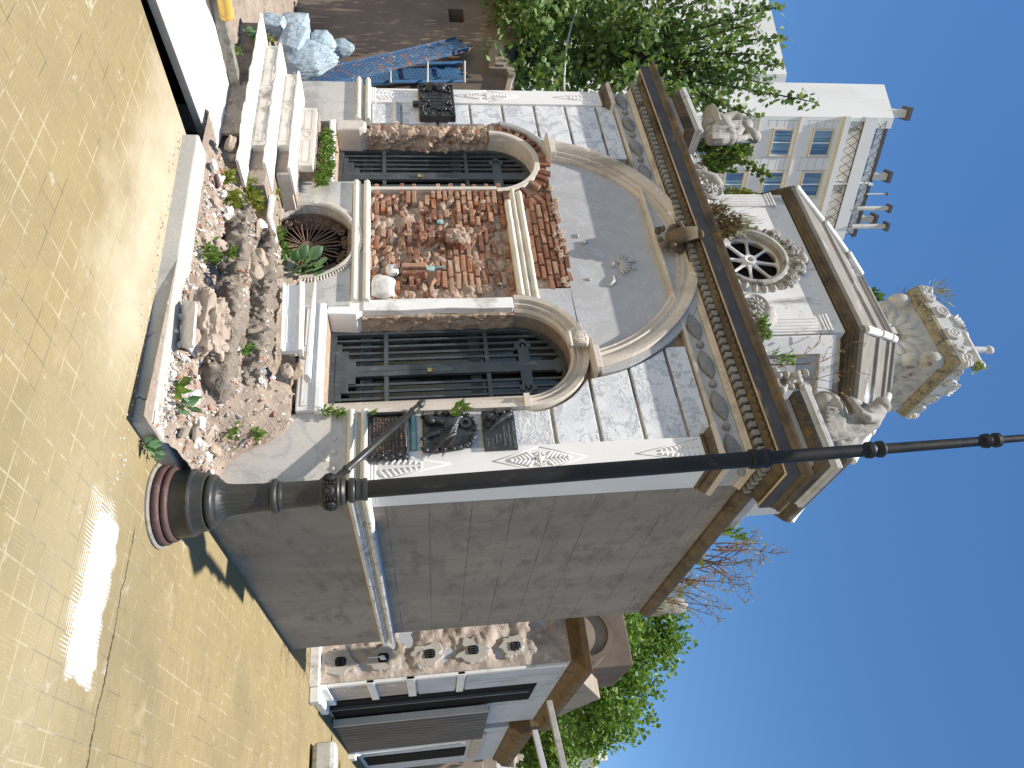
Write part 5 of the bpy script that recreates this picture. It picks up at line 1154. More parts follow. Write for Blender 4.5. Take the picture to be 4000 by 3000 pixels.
b.build('rod', M['lamp_base'], tr, smooth=True, autos=40); b = MB(); b.tube([a_.lerp(c_, .86), a_.lerp(c_, .86) + Vector((-.0, .16, -.03))], .007, 6); b.tube([a_.lerp(c_, .08), a_.lerp(c_, .08) + Vector((0, .12, 0))], .007, 6); b.build('pin', M['iron'], tr)
# plaque 1, lowest: framed and lettered
p1 = thing('lettered_plaque', (-.455, .0, 1.21), 'lowest bronze plaque right of the right door, with scroll frame and coppery lettering', 'plaque', 'bronze memorial plaques')
b = MB(); b.box(-.655, -.26, .0, .06, 1.215, 1.52); b.build('plate', M['bronze'], p1, bevel=.004)
b = MB(); b.tube([(-.655, -.015, 1.22), (-.655, -.018, 1.52)], .014, 8); b.tube([(-.262, -.02, 1.22), (-.262, -.025, 1.52)], .018, 8); b.tube([(-.655, -.015, 1.225), (-.262, -.015, 1.225)], .012, 8); b.tube([(-.655, -.015, 1.505), (-.45, -.03, 1.515), (-.262, -.015, 1.505)], .013, 8)
for k in range(6): b.ball((-.262 + ru(-.02, .02), -.04, 1.24 + .05 * k), (.022, .022, .03), 8, 5)
volute(b, -.27, -.045, 1.38, .035, 1, 1.5, .010); volute(b, -.27, -.045, 1.31, .035, -1, 1.5, .010); b.tube([(-.60, -.03, 1.50), (-.52, -.045, 1.50), (-.47, -.05, 1.49), (-.40, -.045, 1.50), (-.34, -.03, 1.50)], [.01, .016, .02, .016, .01], 8); b.ball((-.64, -.03, 1.24), (.03, .03, .03)); b.ball((-.64, -.03, 1.50), (.025, .03, .025)); b.build('frame', M['bronze'], p1, smooth=True, autos=50)
b = MB(); random.seed(9)
for r_, zz in enumerate((1.468, 1.432, 1.405, 1.375, 1.352, 1.33, 1.308, 1.286, 1.262)):
    x = -.63; H = .020 if r_ == 0 else .012
    while x < -.29:
        w_ = ru(.006, .011) * (1.7 if r_ == 0 else 1)
        if rnd() > .15:
            b.box(x, x + w_ * .28, -.0035, .0, zz - H / 2, zz + H / 2); b.box(x, x + w_ * .8, -.0035, .0, zz + H / 2 * random.choice((-1, 0, .7)) - .0015, zz + H / 2 * random.choice((-1, 0, .7)) + .0015) if False else b.box(x + w_ * .3, x + w_ * .8, -.003, .0, zz + random.choice((-.4, 0, .3)) * H, zz + random.choice((.1, .4)) * H + .003)
        x += w_ * 1.25
b.build('worn_lettering', M['copper_letter'], p1)
# plaque 2: sculpted relief with palm branch
p2 = thing('sculpted_plaque', (-.47, .0, 1.63), 'middle bronze plaque right of the right door, sculpted with drapery, palm branch and irregular edge', 'plaque', 'bronze memorial plaques')
out = [(-.645, 1.635), (-.31, 1.63), (-.305, 1.80), (-.32, 1.93), (-.36, 2.0), (-.42, 2.035), (-.50, 2.055), (-.58, 2.03), (-.635, 1.96), (-.645, 1.80)]
b = MB(); b.xz(out, -.005, .06); b.build('plate', M['bronze'], p2, bevel=.008)
b = MB(); random.seed(15)
for k in range(34):
    i = k % len(out); q0, q1 = Vector((*out[i], 0)), Vector((*out[(i + 1) % len(out)], 0)); q = q0.lerp(q1, rnd()); b.ball((q.x * .97 - .014, -.012, q.y * .985 + .028), (ru(.012, .03), .02, ru(.012, .03)), 8, 5, rotm(0, ru(0, 3), 0))
for k in range(7): b.tube([(-.60 + .02 * k, -.01, 1.95 - .01 * k), (-.565 + .022 * k, -.035, 1.88), (-.55 + .026 * k, -.03, 1.80)], [.012, .018, .010], 7)
b.tube([(-.60, -.02, 1.66), (-.56, -.04, 1.74), (-.54, -.035, 1.80)], [.03, .026, .02], 8); b.ball((-.555, -.045, 1.70), (.03, .028, .035)); b.tube([(-.42, -.02, 1.64), (-.44, -.035, 1.70), (-.46, -.03, 1.76)], [.014, .018, .02], 8)
b.tube([(-.55, -.03, 1.90), (-.47, -.045, 1.86), (-.40, -.03, 1.82), (-.33, -.015, 1.76)], [.016, .014, .008, .004], 8)
for k in range(10):
    t = k / 9; bx, bz = -.47 + .14 * t, 1.86 - .10 * t
    for s_ in (-1, 1): b.tube([(bx, -.03, bz), (bx + .05, -.025, bz - .02 + s_ * .045), (bx + .085, -.012, bz - .045 + s_ * .055)], [.006, .007, .002], 5)
b.arc([(-.012, -.03), (.012, -.03), (.012, .0), (-.012, .0)], -.535, 1.97, .035, 0, 2 * PI, 18); b.box(-.50, -.37, -.014, .0, 1.72, 1.80); b.build('relief', M['bronze'], p2, smooth=True, autos=50)
# plaque 3: lettered, with a bent branch in relief
p3 = thing('inscribed_plaque', (-.47, .0, 2.1), 'topmost rectangular bronze plaque right of the right door, inscribed beside a relief branch', 'plaque', 'bronze memorial plaques')
b = MB(); b.box(-.655, -.295, .0, .06, 2.105, 2.365); b.build('plate', M['bronze'], p3, bevel=.004)
b = MB(); b.tube([(-.60, -.02, 2.34), (-.57, -.03, 2.28), (-.53, -.03, 2.23), (-.50, -.028, 2.20), (-.47, -.02, 2.165), (-.44, -.012, 2.14)], [.02, .026, .018, .012, .012, .006], 8)
for k in range(22): b.ball((ru(-.64, -.55), -.012, ru(2.12, 2.35)), (ru(.01, .025), .018, ru(.012, .03)), 8, 5, rotm(0, ru(0, 3), 0))
for k in range(14): a = 2 * PI * k / 14; b.ball((-.535 + .045 * math.cos(a), -.008, 2.15 + .03 * math.sin(a)), (.010, .010, .010), 6, 4)
b.build('relief', M['bronze'], p3, smooth=True, autos=50)
b = MB()
for s_, z, x, sz in (('FEDERICO LL EIROA', 2.345, -.42, .027), ('HOMENAJE AGRADECIDO', 2.308, -.42, .017), ('SUS CONVECINOS DEL', 2.268, -.41, .018), ('PUEBLO', 2.235, -.40, .017), ('NACIONAL', 2.205, -.385, .017), ('P. 24 SP', 2.172, -.365, .018), ('1915.', 2.14, -.35, .022)):
    t = text(p3, s_, x, -.001, z, sz, None, .0022); b.add(t.v, t.f)
b.box(-.45, -.39, -.003, .0, 2.287, 2.290); b.build('inscription', M['bronze_letter'], p3)
# plaque on the left pilaster
p4 = thing('bookshelf_plaque', (-4.73, .0, 1.74), 'bronze plaque on the left pilaster crowded with small relief figures, globe and book', 'plaque', 'bronze memorial plaques')
b = MB(); b.box(-5.02, -4.435, -.035, .03, 1.745, 2.14); b.build('plate', M['bronze'], p4, bevel=.006)
b = MB(); random.seed(23)
for k in range(90):
    x, z = ru(-5.0, -4.45), ru(1.76, 2.12)
    if -4.88 < x < -4.58 and 1.86 < z < 2.04: continue
    b.ball((x, -.045, z), (ru(.008, .024), .022, ru(.01, .03)), 7, 5, rotm(0, ru(0, 3), 0))
b.ball((-4.93, -.06, 2.0), (.055, .05, .055), 14, 9); b.obox((-4.95, -.06, 1.88), .10, .03, .07, rotm(.2, .3, .4)); b.box(-4.87, -4.59, -.045, -.03, 1.87, 2.03)
for k in range(4): b.box(-4.86, -4.60, -.05, -.04, 1.90 + .035 * k, 1.903 + .035 * k); b.box(-4.82 + .06 * k, -4.816 + .06 * k, -.05, -.04, 1.88, 2.02)
for x in (-5.01, -4.445): b.box(x - .008, x + .008, -.05, -.03, 1.745, 2.14)
for z in (1.752, 2.132): b.box(-5.02, -4.435, -.05, -.03, z - .008, z + .008)
b.box(-4.75, -4.70, -.02, .03, 1.68, 1.745); b.build('relief', M['bronze'], p4, smooth=True, autos=50)

# ================================================================== plastic sacks, scaffold planks, bucket
def sack(U, V, y, rx_, ry_, rz_, rot, label, seed, tie=None):
    c_ = ony(U, V, y); R = rotm(*rot); b = MB(); bm = bmesh.new(); bmesh.ops.create_icosphere(bm, subdivisions=5, radius=1.0)
    for v in bm.verts:
        p = v.co.copy(); mx = max(abs(p.x), abs(p.y), abs(p.z)); p = p.lerp(p / mx * .80, .62)
        z = p.z; w_ = 1 + .10 * fbm(p * 1.3 + Vector((seed * 5, 0, 0)), 3)
        fold = .035 * mnoise.noise(Vector((p.x * 6 + seed, p.y * 6, p.z * 1.6))) + .02 * abs(mnoise.noise(Vector((p.x * 13, p.y * 13, p.z * 3 + seed))))
        if tie and z > .45: k = (z - .45) / .4; s_ = 1 - .62 * min(1, k) + (.5 * max(0, k - .75)); fold *= 2.2; p.x *= s_; p.y *= s_; p.z += .45 * k
        p *= w_ + fold; v.co = p
    b.add([tuple(c_ + R @ Vector((v.co.x * rx_, v.co.y * ry_, v.co.z * rz_))) for v in bm.verts], [tuple(v.index for v in f.verts) for f in bm.faces]); bm.free()
    return tag(b.build('rubbish_sack', M['bag'], smooth=True), label, 'sack', 'pale blue plastic sacks piled at the end of the steps')
sack(118, 1150, -.05, .27, .17, .19, (0, .12, -.1), 'topmost full pale blue sack of the pile by the sooty wall', 1.1)
sack(105, 1058, -.22, .16, .13, .20, (0, .2, 0), 'pale blue sack half hidden behind the lowest step end', 2.3)
sack(175, 1150, -.20, .25, .16, .16, (0, .25, .1), 'pale blue sack lying under the topmost sack', 3.7)
sack(235, 1190, -.12, .24, .15, .27, (0, -.15, .1), 'largest wrinkled pale sack standing against the perforated blue plank', 4.9, True)
sack(172, 1255, .12, .18, .14, .13, (0, .1, 0), 'slack pale sack behind the largest sack', 5.3, True)
sack(190, 1320, .22, .13, .10, .16, (.2, .3, 0), 'knotted crumpled sack end sticking up beside the blue plank', 6.1, True)
def plank(name, A_, B2, w_, label, mat, seed):
    A_, B2 = Vector(A_), Vector(B2); d = (B2 - A_); Ln = d.length; d.normalize(); n_ = Vector((0, -1, .0)); n_ = (n_ - d * n_.dot(d)).normalized(); s_ = d.cross(n_); R = Matrix((s_, n_, d)).transposed()
    o = thing(name, A_, label, 'plank', 'blue scaffold planks leaning by the sooty wall'); b = MB(); c_ = (A_ + B2) / 2
    b.obox(c_, w_, .004, Ln, R)
    for e in (-1, 1): b.obox(c_ + s_ * e * w_ / 2, .004, .05, Ln, R)
    b.build('deck', mat, o)
    b = MB(); m_ = int(Ln / .062)
    for i in range(m_):
        for j in range(6):
            p = A_ + d * (.05 + (Ln - .1) * i / m_) + s_ * (w_ * (-.40 + .8 * (j + (.25 if i % 2 else -.25)) / 5)) + n_ * .0026
            b.add([p + (s_ * math.cos(t) + d * math.sin(t)) * .0105 for t in [2 * PI * q / 8 for q in range(8)]], [tuple(range(8))])
    b.build('hole', M['void'], o, ); o.children[-1]['kind'] = 'stuff'
    b = MB()
    for e in (-1, 1): b.obox(B2 + d * .02 + s_ * e * w_ * .3, .05, .05, .07, R)
    b.build('hook', M['iron_rust'], o, bevel=.004); return o
plank('scaffold_plank', ony(345, 1090, .25), ony(170, 1812, .85), .33, 'front rusty blue perforated scaffold plank leaning to the left by the sacks', M['blue'], 1)
plank('scaffold_plank', ony(310, 1330, .75), ony(278, 1800, .98), .30, 'upright blue scaffold plank behind the slanting rusty one', M['blue2'], 2)
lf = thing('scaffold_ladder', ony(300, 1300, .6), 'blue steel ladder frame standing beside the left corner of the mausoleum', 'ladder'); b = MB()
for U0, U1 in ((322, 318), (250, 245)): b.tube([ony(U0, 1250, .6), ony(U1, 1805, .9)], .022, 8)
b.build('rail', M['blue2'], lf); b = MB()
for k in range(4): V = 1380 + 145 * k; b.tube([ony(324, V, .66 + .05 * k), ony(240, V, .66 + .05 * k)], .014, 8)
b.build('rung', M['wood'], lf)
b = MB(); A_, B2 = onz(-30, 870, .2), onz(58, 884, .16); b.tube([A_, A_.lerp(B2, .85), A_.lerp(B2, .86), B2, A_.lerp(B2, .97), A_.lerp(B2, .5)], [.055, .055, .062, .062, .05, .05], 18); tag(b.build('yellow_pipe', M['yellow'], smooth=True, autos=40), 'open end of a yellow plastic pipe lying behind the tomb slab', 'pipe')
# ================================================================== neighbouring walls, far buildings
def mbx(fn): b = MB(); fn(b); return b
YWALL = 1.0
def w2(U, V): p = ony(U, V, YWALL); return (p.x, p.z)
lw = thing('neighbour_tomb', (-7.6, 1.6, 0), 'soot stained brown tomb wall with a square hole, in the shade behind the plastic sacks', 'tomb')
hx0, hz0 = w2(34, 1750); hx1, hz1 = w2(88, 1815); top = [w2(*p) for p in ((-260, 1975), (-60, 1985), (60, 1986), (92, 2008), (134, 2024), (166, 2012), (194, 1975))]; xe = -5.3
b = MB(); b.xz([(top[0][0], -.2), (hx0, -.2), (hx0, top[1][1])] + [top[1], top[0]], YWALL, YWALL + 1.2)
b.xz([(hx1, -.2), (xe, -.2), (xe, top[6][1]), top[6], top[5], top[4], top[3], (hx1, top[2][1])], YWALL, YWALL + 1.2)
b.box(hx0, hx1, YWALL, YWALL + 1.2, -.2, hz0); b.xz([(hx0, hz1), (hx1, hz1), (hx1, top[2][1]), (hx0, top[1][1])], YWALL, YWALL + 1.2); b.box(hx0, hx1, YWALL + .3, YWALL + .4, hz0, hz1)
b.build('wall', M['soot_shade_wall'], lw)
b = MB(); 
def strip(pts, wd, y0, y1): 
    P = [Vector(w2(*p)) for p in pts]; 
    for i in range(len(P) - 1):
        d = (P[i + 1] - P[i]).normalized(); n_ = Vector((-d.y, d.x)) * wd; b.xz([tuple(P[i]), tuple(P[i + 1] + d * wd * .3), tuple(P[i + 1] + d * wd * .3 - n_), tuple(P[i] - n_)], y0, y1)
b.xz([w2(*p) for p in ((194, 1908), (194, 1971), (238, 1970), (262, 1985), (290, 2006), (316, 2011), (348, 1997), (400, 1985), (400, 1962), (350, 1975), (310, 1984), (293, 1974), (290, 1908))][::-1], YWALL - .10, YWALL + .9)
b.xz([w2(*p) for p in ((194, 1930), (194, 1966), (237, 1965), (288, 1968), (286, 1930))][::-1], YWALL - .14, YWALL - .1)
b.build('parapet_moulding', M['soot_trim'], lw, bevel=.01)
b = MB(); b.box(-14, -9.0, 1.0, 2.4, -.2, 3.6); b.box(-10.6, -9.3, 1.0, 1.8, 3.6, 5.6); b.build('side_block', M['soot_shade_wall'], lw)
wg = [ony(U, V, 1.2) for U, V in ((-130, 2300), (0, 2321), (20, 2330), (34, 2346), (62, 2352), (80, 2362), (92, 2402), (72, 2418), (48, 2432), (20, 2452), (-10, 2475), (-160, 2540))]
b = MB(); b.prism([(p.x, 1.16, p.z) for p in wg], [(p.x, 1.34, p.z) for p in wg]); b.xz([(wg[0].x - 1.2, 3.4), (wg[0].x + .1, 3.4), (wg[0].x + .1, 5.9), (wg[0].x - 1.2, 5.9)], 1.1, 1.5)
tag(b.build('stone_wing', M['statue'], bevel=.04), 'weathered grey stone wing tip jutting in front of the foliage', 'sculpture')
b = MB(); A_, B2 = ony(-40, 2285, .9), ony(352, 2203, .9); b.tube([A_.lerp(B2, i / 8) - Vector((0, 0, .10 * math.sin(PI * i / 8))) for i in range(9)], .016, 7); tag(b.build('cable', M['flue'], smooth=True), 'thin grey cable slung from the foliage to the mausoleum corner', 'cable')

# --- white apartment block
KA = CAM + ray(440, 2000) * 50; ax = Vector((.41614, .9093, 0)); ax.normalize(); an = Vector((ax.y, -ax.x, 0))
P_ = ray(330, 3454); P_ = CAM + P_ * ((38.7 - CAM.z) / P_.z); bx = Vector((P_.x - KA.x, P_.y - KA.y, 0)); bl_ = bx.length; bx.normalize()
def fpt(s, z, o=0.0): q = KA + ax * s + an * o; return (q.x, q.y, z)
def fbox(b, s0, s1, z0, z1, o0, o1): b.hexa([fpt(s0, z0, o1), fpt(s1, z0, o1), fpt(s1, z0, o0), fpt(s0, z0, o0), fpt(s0, z1, o1), fpt(s1, z1, o1), fpt(s1, z1, o0), fpt(s0, z1, o0)])
apt = thing('apartment_block', (KA.x, KA.y, 0), 'tall white apartment block with paired blue windows and roof flues', 'building', 'white apartment blocks')
SE = 9.4; FZ = [4.0 + 3.25 * k for k in range(-1, 10)]
b = MB(); o2 = KA + bx * bl_; foot = [KA + ax * .0, KA + ax * SE, KA + ax * SE + bx * bl_, o2]
b.prism([(p.x, p.y, -2) for p in foot], [(p.x, p.y, 35.2) for p in foot]); b.prism([(p.x, p.y, 35.2) for p in (KA, KA + ax * .8, o2 + ax * .8, o2)], [(p.x, p.y, z) for p, z in ((KA, 38.7), (KA + ax * .8, 38.7), (o2 + ax * .8, 38.7), (o2, 38.7))])
f2 = [KA + ax * .8 - an * .6, KA + ax * SE - an * .6, KA + ax * SE + bx * bl_, o2 + ax * .8]; b.prism([(p.x, p.y, 35.2) for p in f2], [(p.x, p.y, 38.6) for p in f2]); wallA = b.build('wall', M['apt'], apt)
b = MB(); fbox(b, -.1, SE + .1, 34.55, 35.0, .0, .35); fbox(b, -.05, SE + .2, 36.2, 37.25, -.2, .30); fbox(b, .0, .25, 34.9, 37.3, -1.5, .25); fbox(b, 4.9, 5.05, 35.0, 36.3, -1.5, .25)
fbox(b, 5.0, 5.15, 37.2, 38.5, -1.55, .2); b.build('balcony_parapet', M['apt'], apt)
b = MB()
for k in range(24): s_ = .3 + 9 * k / 24; 
for za, zb, oo in ((35.05, 36.15, .22), (37.25, 38.0, .24)):
    for k in range(13):
        s0, s1 = .3 + .7 * k, 1.0 + .7 * k; b.tube([fpt(s0, za, oo), fpt(s1, zb, oo)], .025, 4); b.tube([fpt(s1, za, oo), fpt(s0, zb, oo)], .025, 4)
    b.tube([fpt(.2, zb, oo), fpt(9.5, zb, oo)], .04, 4)
b.build('balustrade', M['dark_metal'], apt)
b = MB(); fbox(b, .6, SE + .25, 38.6, 38.8, -1.9, -.45); b.build('roof_edge', M['dark_metal'], apt)
for k, z in enumerate((8.1, 11.35, 14.6, 17.85, 21.1, 24.6, 27.85, 31.12)):
    b = MB(); fbox(b, .0, SE, z - .12, z, .0, .10); b.build('string_course', M['apt_trim'], apt)
b = MB()
for zf in (19.4, 22.65, 25.9, 29.15, 32.4):
    for s0, s1 in ((.25, .75), (3.05, 3.95), (6.3, 7.1), (8.6, 9.2)):
        for dz in (-.55, .1, .75, 1.4): fbox(b, s0, s1, zf + dz, zf + dz + .03, .0, .006)
    for s_ in (.28, 3.0, 4.0, 6.2): fbox(b, s_, s_ + .03, zf - .7, zf + 1.9, .0, .006)
b.build('joint_line', M['apt_line'], apt)
for zf in (19.4, 22.65, 25.9, 29.15, 32.4):
    for s0 in (.95, 4.14, 7.3):
        b = MB(); fbox(b, s0 - .06, s0 + 1.96, zf - .10, zf, -.05, .16); fbox(b, s0 - .08, s0, zf - .1, zf + 1.6, .0, .10); fbox(b, s0 + 1.9, s0 + 1.98, zf - .1, zf + 1.6, .0, .10); fbox(b, s0 - .08, s0 + 1.98, zf + 1.5, zf + 1.62, .0, .14)
        wn = b.build('window', M['apt_trim'], apt)
        b = MB(); fbox(b, s0, s0 + 1.9, zf, zf + 1.5, -.02, .004); b.build('pane', M['apt_glass'], wn)
        b = MB(); fbox(b, s0 + .91, s0 + .99, zf, zf + 1.5, .004, .04); fbox(b, s0, s0 + 1.9, zf, zf + .07, .004, .04); fbox(b, s0, s0 + .06, zf + .07, zf + 1.5, .004, .04); fbox(b, s0 + 1.84, s0 + 1.9, zf + .07, zf + 1.5, .004, .04); b.build('frame', M['white_frame'], wn)
for s0, s1 in ((.9, 2.4), (3.2, 4.6), (5.6, 7.0), (7.6, 8.8)):
    b = MB(); fbox(b, s0, s1, 35.3, 36.4, -1.62, -1.585) if False else fbox(b, s0, s1, 37.1, 38.0, -.6, -.58); b.build('attic_window', M['apt_glass'], apt)
def flue(s_, z0, z1, r, o, cap=True, box=False):
    b = MB()
    if box: fbox(b, s_ - r, s_ + r, z0, z1, o - r, o + r)
    else: b.tube([fpt(s_, z0, o), fpt(s_, z1, o)], r, 8)
    fl = b.build('flue', M['flue'], apt)
    if cap: b = MB(); fbox(b, s_ - r * 1.7, s_ + r * 1.7, z1, z1 + r * 1.2, o - r * 1.7, o + r * 1.7); b.build('cap', M['dark_metal'], fl)
flue(-.2, 38.5, 40.0, .28, -.8, True, True); flue(4.6, 38.7, 39.9, .26, -.6, True, True); flue(6.0, 38.6, 40.3, .07, -.4); flue(7.0, 37.6, 40.4, .18, .2); flue(8.2, 38.8, 40.0, .25, -.8, True, True); flue(8.5, 37.6, 40.6, .2, .25)
# second block farther left
K2 = CAM + ray(267, 2000) * 72
def f2pt(s, z, o=0.0): q = K2 + ax * s + an * o; return (q.x, q.y, z)
ap2 = thing('apartment_block', (K2.x, K2.y, 0), 'lower white block half hidden by branches, left behind the tall block', 'building', 'white apartment blocks')
b = MB(); zt = (CAM + ray(267, 3157) * 72).z; ft = [K2, K2 + ax * 14, K2 + ax * 14 + bx * 22, K2 + bx * 22]; b.prism([(p.x, p.y, -2) for p in ft], [(p.x, p.y, zt) for p in ft]); b.build('wall', M['apt'], ap2)
b = MB()
for k in range(8):
    z = zt - 2.2 - 3.3 * k
    for s0 in (.9, 4.2, 8): b.hexa([f2pt(s0, z, .03), f2pt(s0 + 1.9, z, .03), f2pt(s0 + 1.9, z, -.1), f2pt(s0, z, -.1), f2pt(s0, z + 1.5, .03), f2pt(s0 + 1.9, z + 1.5, .03), f2pt(s0 + 1.9, z + 1.5, -.1), f2pt(s0, z + 1.5, -.1)])
b.build('window', M['apt_glass'], ap2)
b = MB()
for k in range(8): z = zt - 3.0 - 3.3 * k; b.hexa([f2pt(-.05, z - .12, .12), f2pt(14, z - .12, .12), f2pt(14, z - .12, -.1), f2pt(-.05, z - .12, -.1), f2pt(-.05, z, .12), f2pt(14, z, .12), f2pt(14, z, -.1), f2pt(-.05, z, -.1)])
b.build('string_course', M['apt_trim'], ap2)
# distant white house behind the right-hand tree
K3 = CAM + ray(2890, 2200) * 60; h3 = thing('distant_house', (K3.x, K3.y, 0), 'small distant white building with one dark window behind the street trees', 'building')
def p3_(U, V, dd=0): return CAM + ray(U, V) * (60 + dd)
b = MB(); zt = p3_(2900, 2335).z; fx = Vector((CR.x, CR.y, 0)).normalized(); fd = Vector((CW.x, CW.y, 0)).normalized(); q0 = Vector((K3.x, K3.y, 0))
b.prism([tuple(q0 + v + Vector((0, 0, -2))) for v in (Vector(), fx * 4.2, fx * 4.2 + fd * 8, fd * 8)], [tuple(q0 + v + Vector((0, 0, zt))) for v in (Vector(), fx * 4.2, fx * 4.2 + fd * 8, fd * 8)])
b.box(q0.x + 1.0, q0.x + 1.8, q0.y + 1.0, q0.y + 1.8, zt, zt + .9); b.build('wall', M['apt'], h3)
b = MB(); w0 = q0 + fx * 3.0 - fd * .03; zz = p3_(2975, 2275).z; b.prism([tuple(w0 + Vector((0, 0, zz)) + v) for v in (Vector(), fx * .7, fx * .7 + fd * .06, fd * .06)], [tuple(w0 + Vector((0, 0, zz + .8)) + v) for v in (Vector(), fx * .7, fx * .7 + fd * .06, fd * .06)]); b.build('window', M['void'], h3)
b = MB(); w0 = q0 - fd * .25 - fx * .2; b.prism([tuple(w0 + Vector((0, 0, zt - .35)) + v) for v in (Vector(), fx * 4.6, fx * 4.6 + fd, fd)], [tuple(w0 + Vector((0, 0, zt)) + v) for v in (Vector(), fx * 4.6, fx * 4.6 + fd, fd)]); b.build('roof_edge', M['apt'], h3)

# --- plastered tomb behind the mausoleum, along the street
YN, XN = 5.72, .10
nb = thing('plastered_tomb', (-1.5, 8, 0), 'peeling plastered tomb with five small barred vents and a brown sheet metal hoarding', 'tomb')
b = MB(); b.box(-5, XN - .02, YN + .02, 10.6, 0, 3.9); b.build('body', M['panel_marble'], nb)
b = MB(); rough_sheet(b, lambda u, v: ((-1.6 + (XN + 1.58) * u, YN, .12 + 3.62 * v), (0, -1, 0)), 60, 130, .045, 3.5, 6.0); b.build('peeling_plaster', M['peel'], nb, smooth=True)
b = MB(); b.box(-5, XN + .03, YN - .16, YN + .02, 0, .13); b.build('plinth_kerb', M['step'], nb, bevel=.01)
for z in (.40, .99, 1.64, 2.26, 2.87):
    b = MB(); cx = -.185; oc = [(cx + sx * w_, z + sz * h_) for sx, sz, w_, h_ in ((-1, -1, .035, .075), (1, -1, .035, .075), (1, -1, .062, .05), (1, 1, .062, .05), (1, 1, .035, .075), (-1, 1, .035, .075), (-1, 1, .062, .05), (-1, -1, .062, .05))]
    pt_ = MB(); pt_.xz([(cx + ru(-.003, .003) + .165 * (1 + .55 * fbm((math.cos(a) * 1.3, math.sin(a) * 1.3, z * 7), 4)) * math.cos(a), z - .02 + .21 * (1 + .6 * fbm((math.cos(a) * 1.3 + 4, math.sin(a) * 1.3, z * 7), 4)) * math.sin(a)) for a in [2 * PI * k / 40 for k in range(40)]], YN - .026, YN + .05)
    pt_.build('render_patch', M['patch'], nb, bevel=.012)
    b.xz(oc, YN - .034, YN + .04); vt = b.build('vent', M['void'], nb)
    b = MB()
    for k in range(-1, 2): b.box(cx + k * .03 - .004, cx + k * .03 + .004, YN - .044, YN - .036, z - .07, z + .07)
    for k in (-.4, .4): b.box(cx - .06, cx + .06, YN - .046, YN - .040, z + k * .1 - .004, z + k * .1 + .004)
    b.build('grille', M['iron'], vt)
b = MB(); b.tube([(-.20, YN - .05, .78), (-.195, YN - .06, .97)], .008, 6); b.ball((-.185, YN - .07, .98), (.03, .03, .04)); b.ball((-.16, YN - .06, 1.0), (.012, .012, .04)); tag(b.build('white_flower', M['white_frame']), 'single white flower stuck in the second lowest vent of the plastered tomb', 'flower')
b = MB(); b.mould([(-.1, 3.66), (.03, 3.66), (.06, 3.72), (.10, 3.76), (.20, 3.80), (.22, 3.90), (-.1, 3.92)], [(-5, YN), (XN - .02, YN), (XN - .02, 10.6)]); b.build('cornice', M['rust_cornice'], nb, bevel=.008)
b = MB(); b.box(-5, -.62, YN - .08, YN + .3, 3.92, 4.08); b.xz([(-.62, 3.921)] + arcpts(-.26, 3.92, .36, PI, 0, 16)[1:-1] + [(.10, 3.921)], YN - .05, YN + .55)
b.build('round_pediment', M['soot_trim'], nb, bevel=.01)
b = MB(); b.arc([(-.06, YN - .10), (.02, YN - .10), (.02, YN + .5), (-.06, YN + .5)], -.26, 3.92, .38, 0, PI, 18); b.build('pediment_rim', M['soot_shade_wall'], nb)
b = MB(); b.yz([(6.5, 3.92), (9.9, 3.92), (8.2, 4.55)], -.5, XN + .12); b.build('street_pediment', M['soot_trim'], nb, bevel=.01); b = MB(); b.box(-1.4, -.1, 7.3, 9.0, 4.3, 5.0); b.build('roof_block', M['soot_shade_wall'], nb, bevel=.02)
b = MB()
for z0, z1, p in ((.1, .22, .05), (1.30, 1.42, .03), (2.02, 2.13, .03)): b.box(XN - .02, XN + p, YN + .02, 6.9, z0, z1)
b.box(XN - .02, XN + .025, YN + .02, YN + .12, .22, 3.6); b.box(XN - .02, XN + .03, YN + .02, 6.9, .75, .86); b.build('marble_frame', M['step'], nb, bevel=.008)
b = MB(); b.box(XN - .02, XN + .012, YN + .14, 6.3, 2.15, 3.55); b.box(XN - .02, XN + .012, 6.33, 6.88, 2.15, 3.55); b.box(XN - .02, XN + .012, YN + .14, 6.88, 1.45, 2.0); b.build('marble_panel', M['panel_marble'], nb, bevel=.006)
b = MB(); b.box(XN - .03, XN - .012, YN + .14, 6.9, .2, 1.28); b.build('niche_back', M['peel'], nb)
b = MB(); b.box(XN - .019, XN + .006, 6.92, 8.24, .05, 3.3); b.build('dark_doorway', M['void'], nb); b = MB(); b.box(XN - .01, XN + .05, 7.3, 7.36, .05, 3.2); b.build('door_post', M['dark_metal'], nb)
b = MB(); nn = 46; 
L_ = [[(XN + .10 + .015 * (1 if (k // 2) % 2 else -1) + .10 * k / nn, 8.25 + 2.5 * k / nn, z) for z in (.02, 2.62)] for k in range(nn + 1)]; b.loops(L_, False, False, False)
sh = b.build('sheet_hoarding', M['sheet'], nb); so_ = sh.modifiers.new('thick', 'SOLIDIFY'); so_.thickness = .02
b = MB(); b.box(XN + .03, XN + .14, 8.19, 8.25, .02, 2.6); b.build('hoarding_edge', M['flue'], nb)
b = MB(); A_, B2 = ony(2742, 2180, 7.3), ony(3060, 2176, 6.6); b.obox((A_ + B2) / 2, (B2 - A_).length, .09, .09, Matrix.Rotation(math.atan2(B2.y - A_.y, B2.x - A_.x), 3, 'Z')); tag(b.build('timber_beam', M['wood'], bevel=.006), 'upper grey timber beam jutting across the street from the hoarding', 'beam')
b = MB(); A_, B2 = ony(2858, 2108, 8.6), ony(3060, 2118, 7.8); b.obox((A_ + B2) / 2, (B2 - A_).length, .09, .09, Matrix.Rotation(math.atan2(B2.y - A_.y, B2.x - A_.x), 3, 'Z')); tag(b.build('timber_beam', M['white_frame'], bevel=.006), 'lower pale beam jutting out beyond the brown hoarding', 'beam')
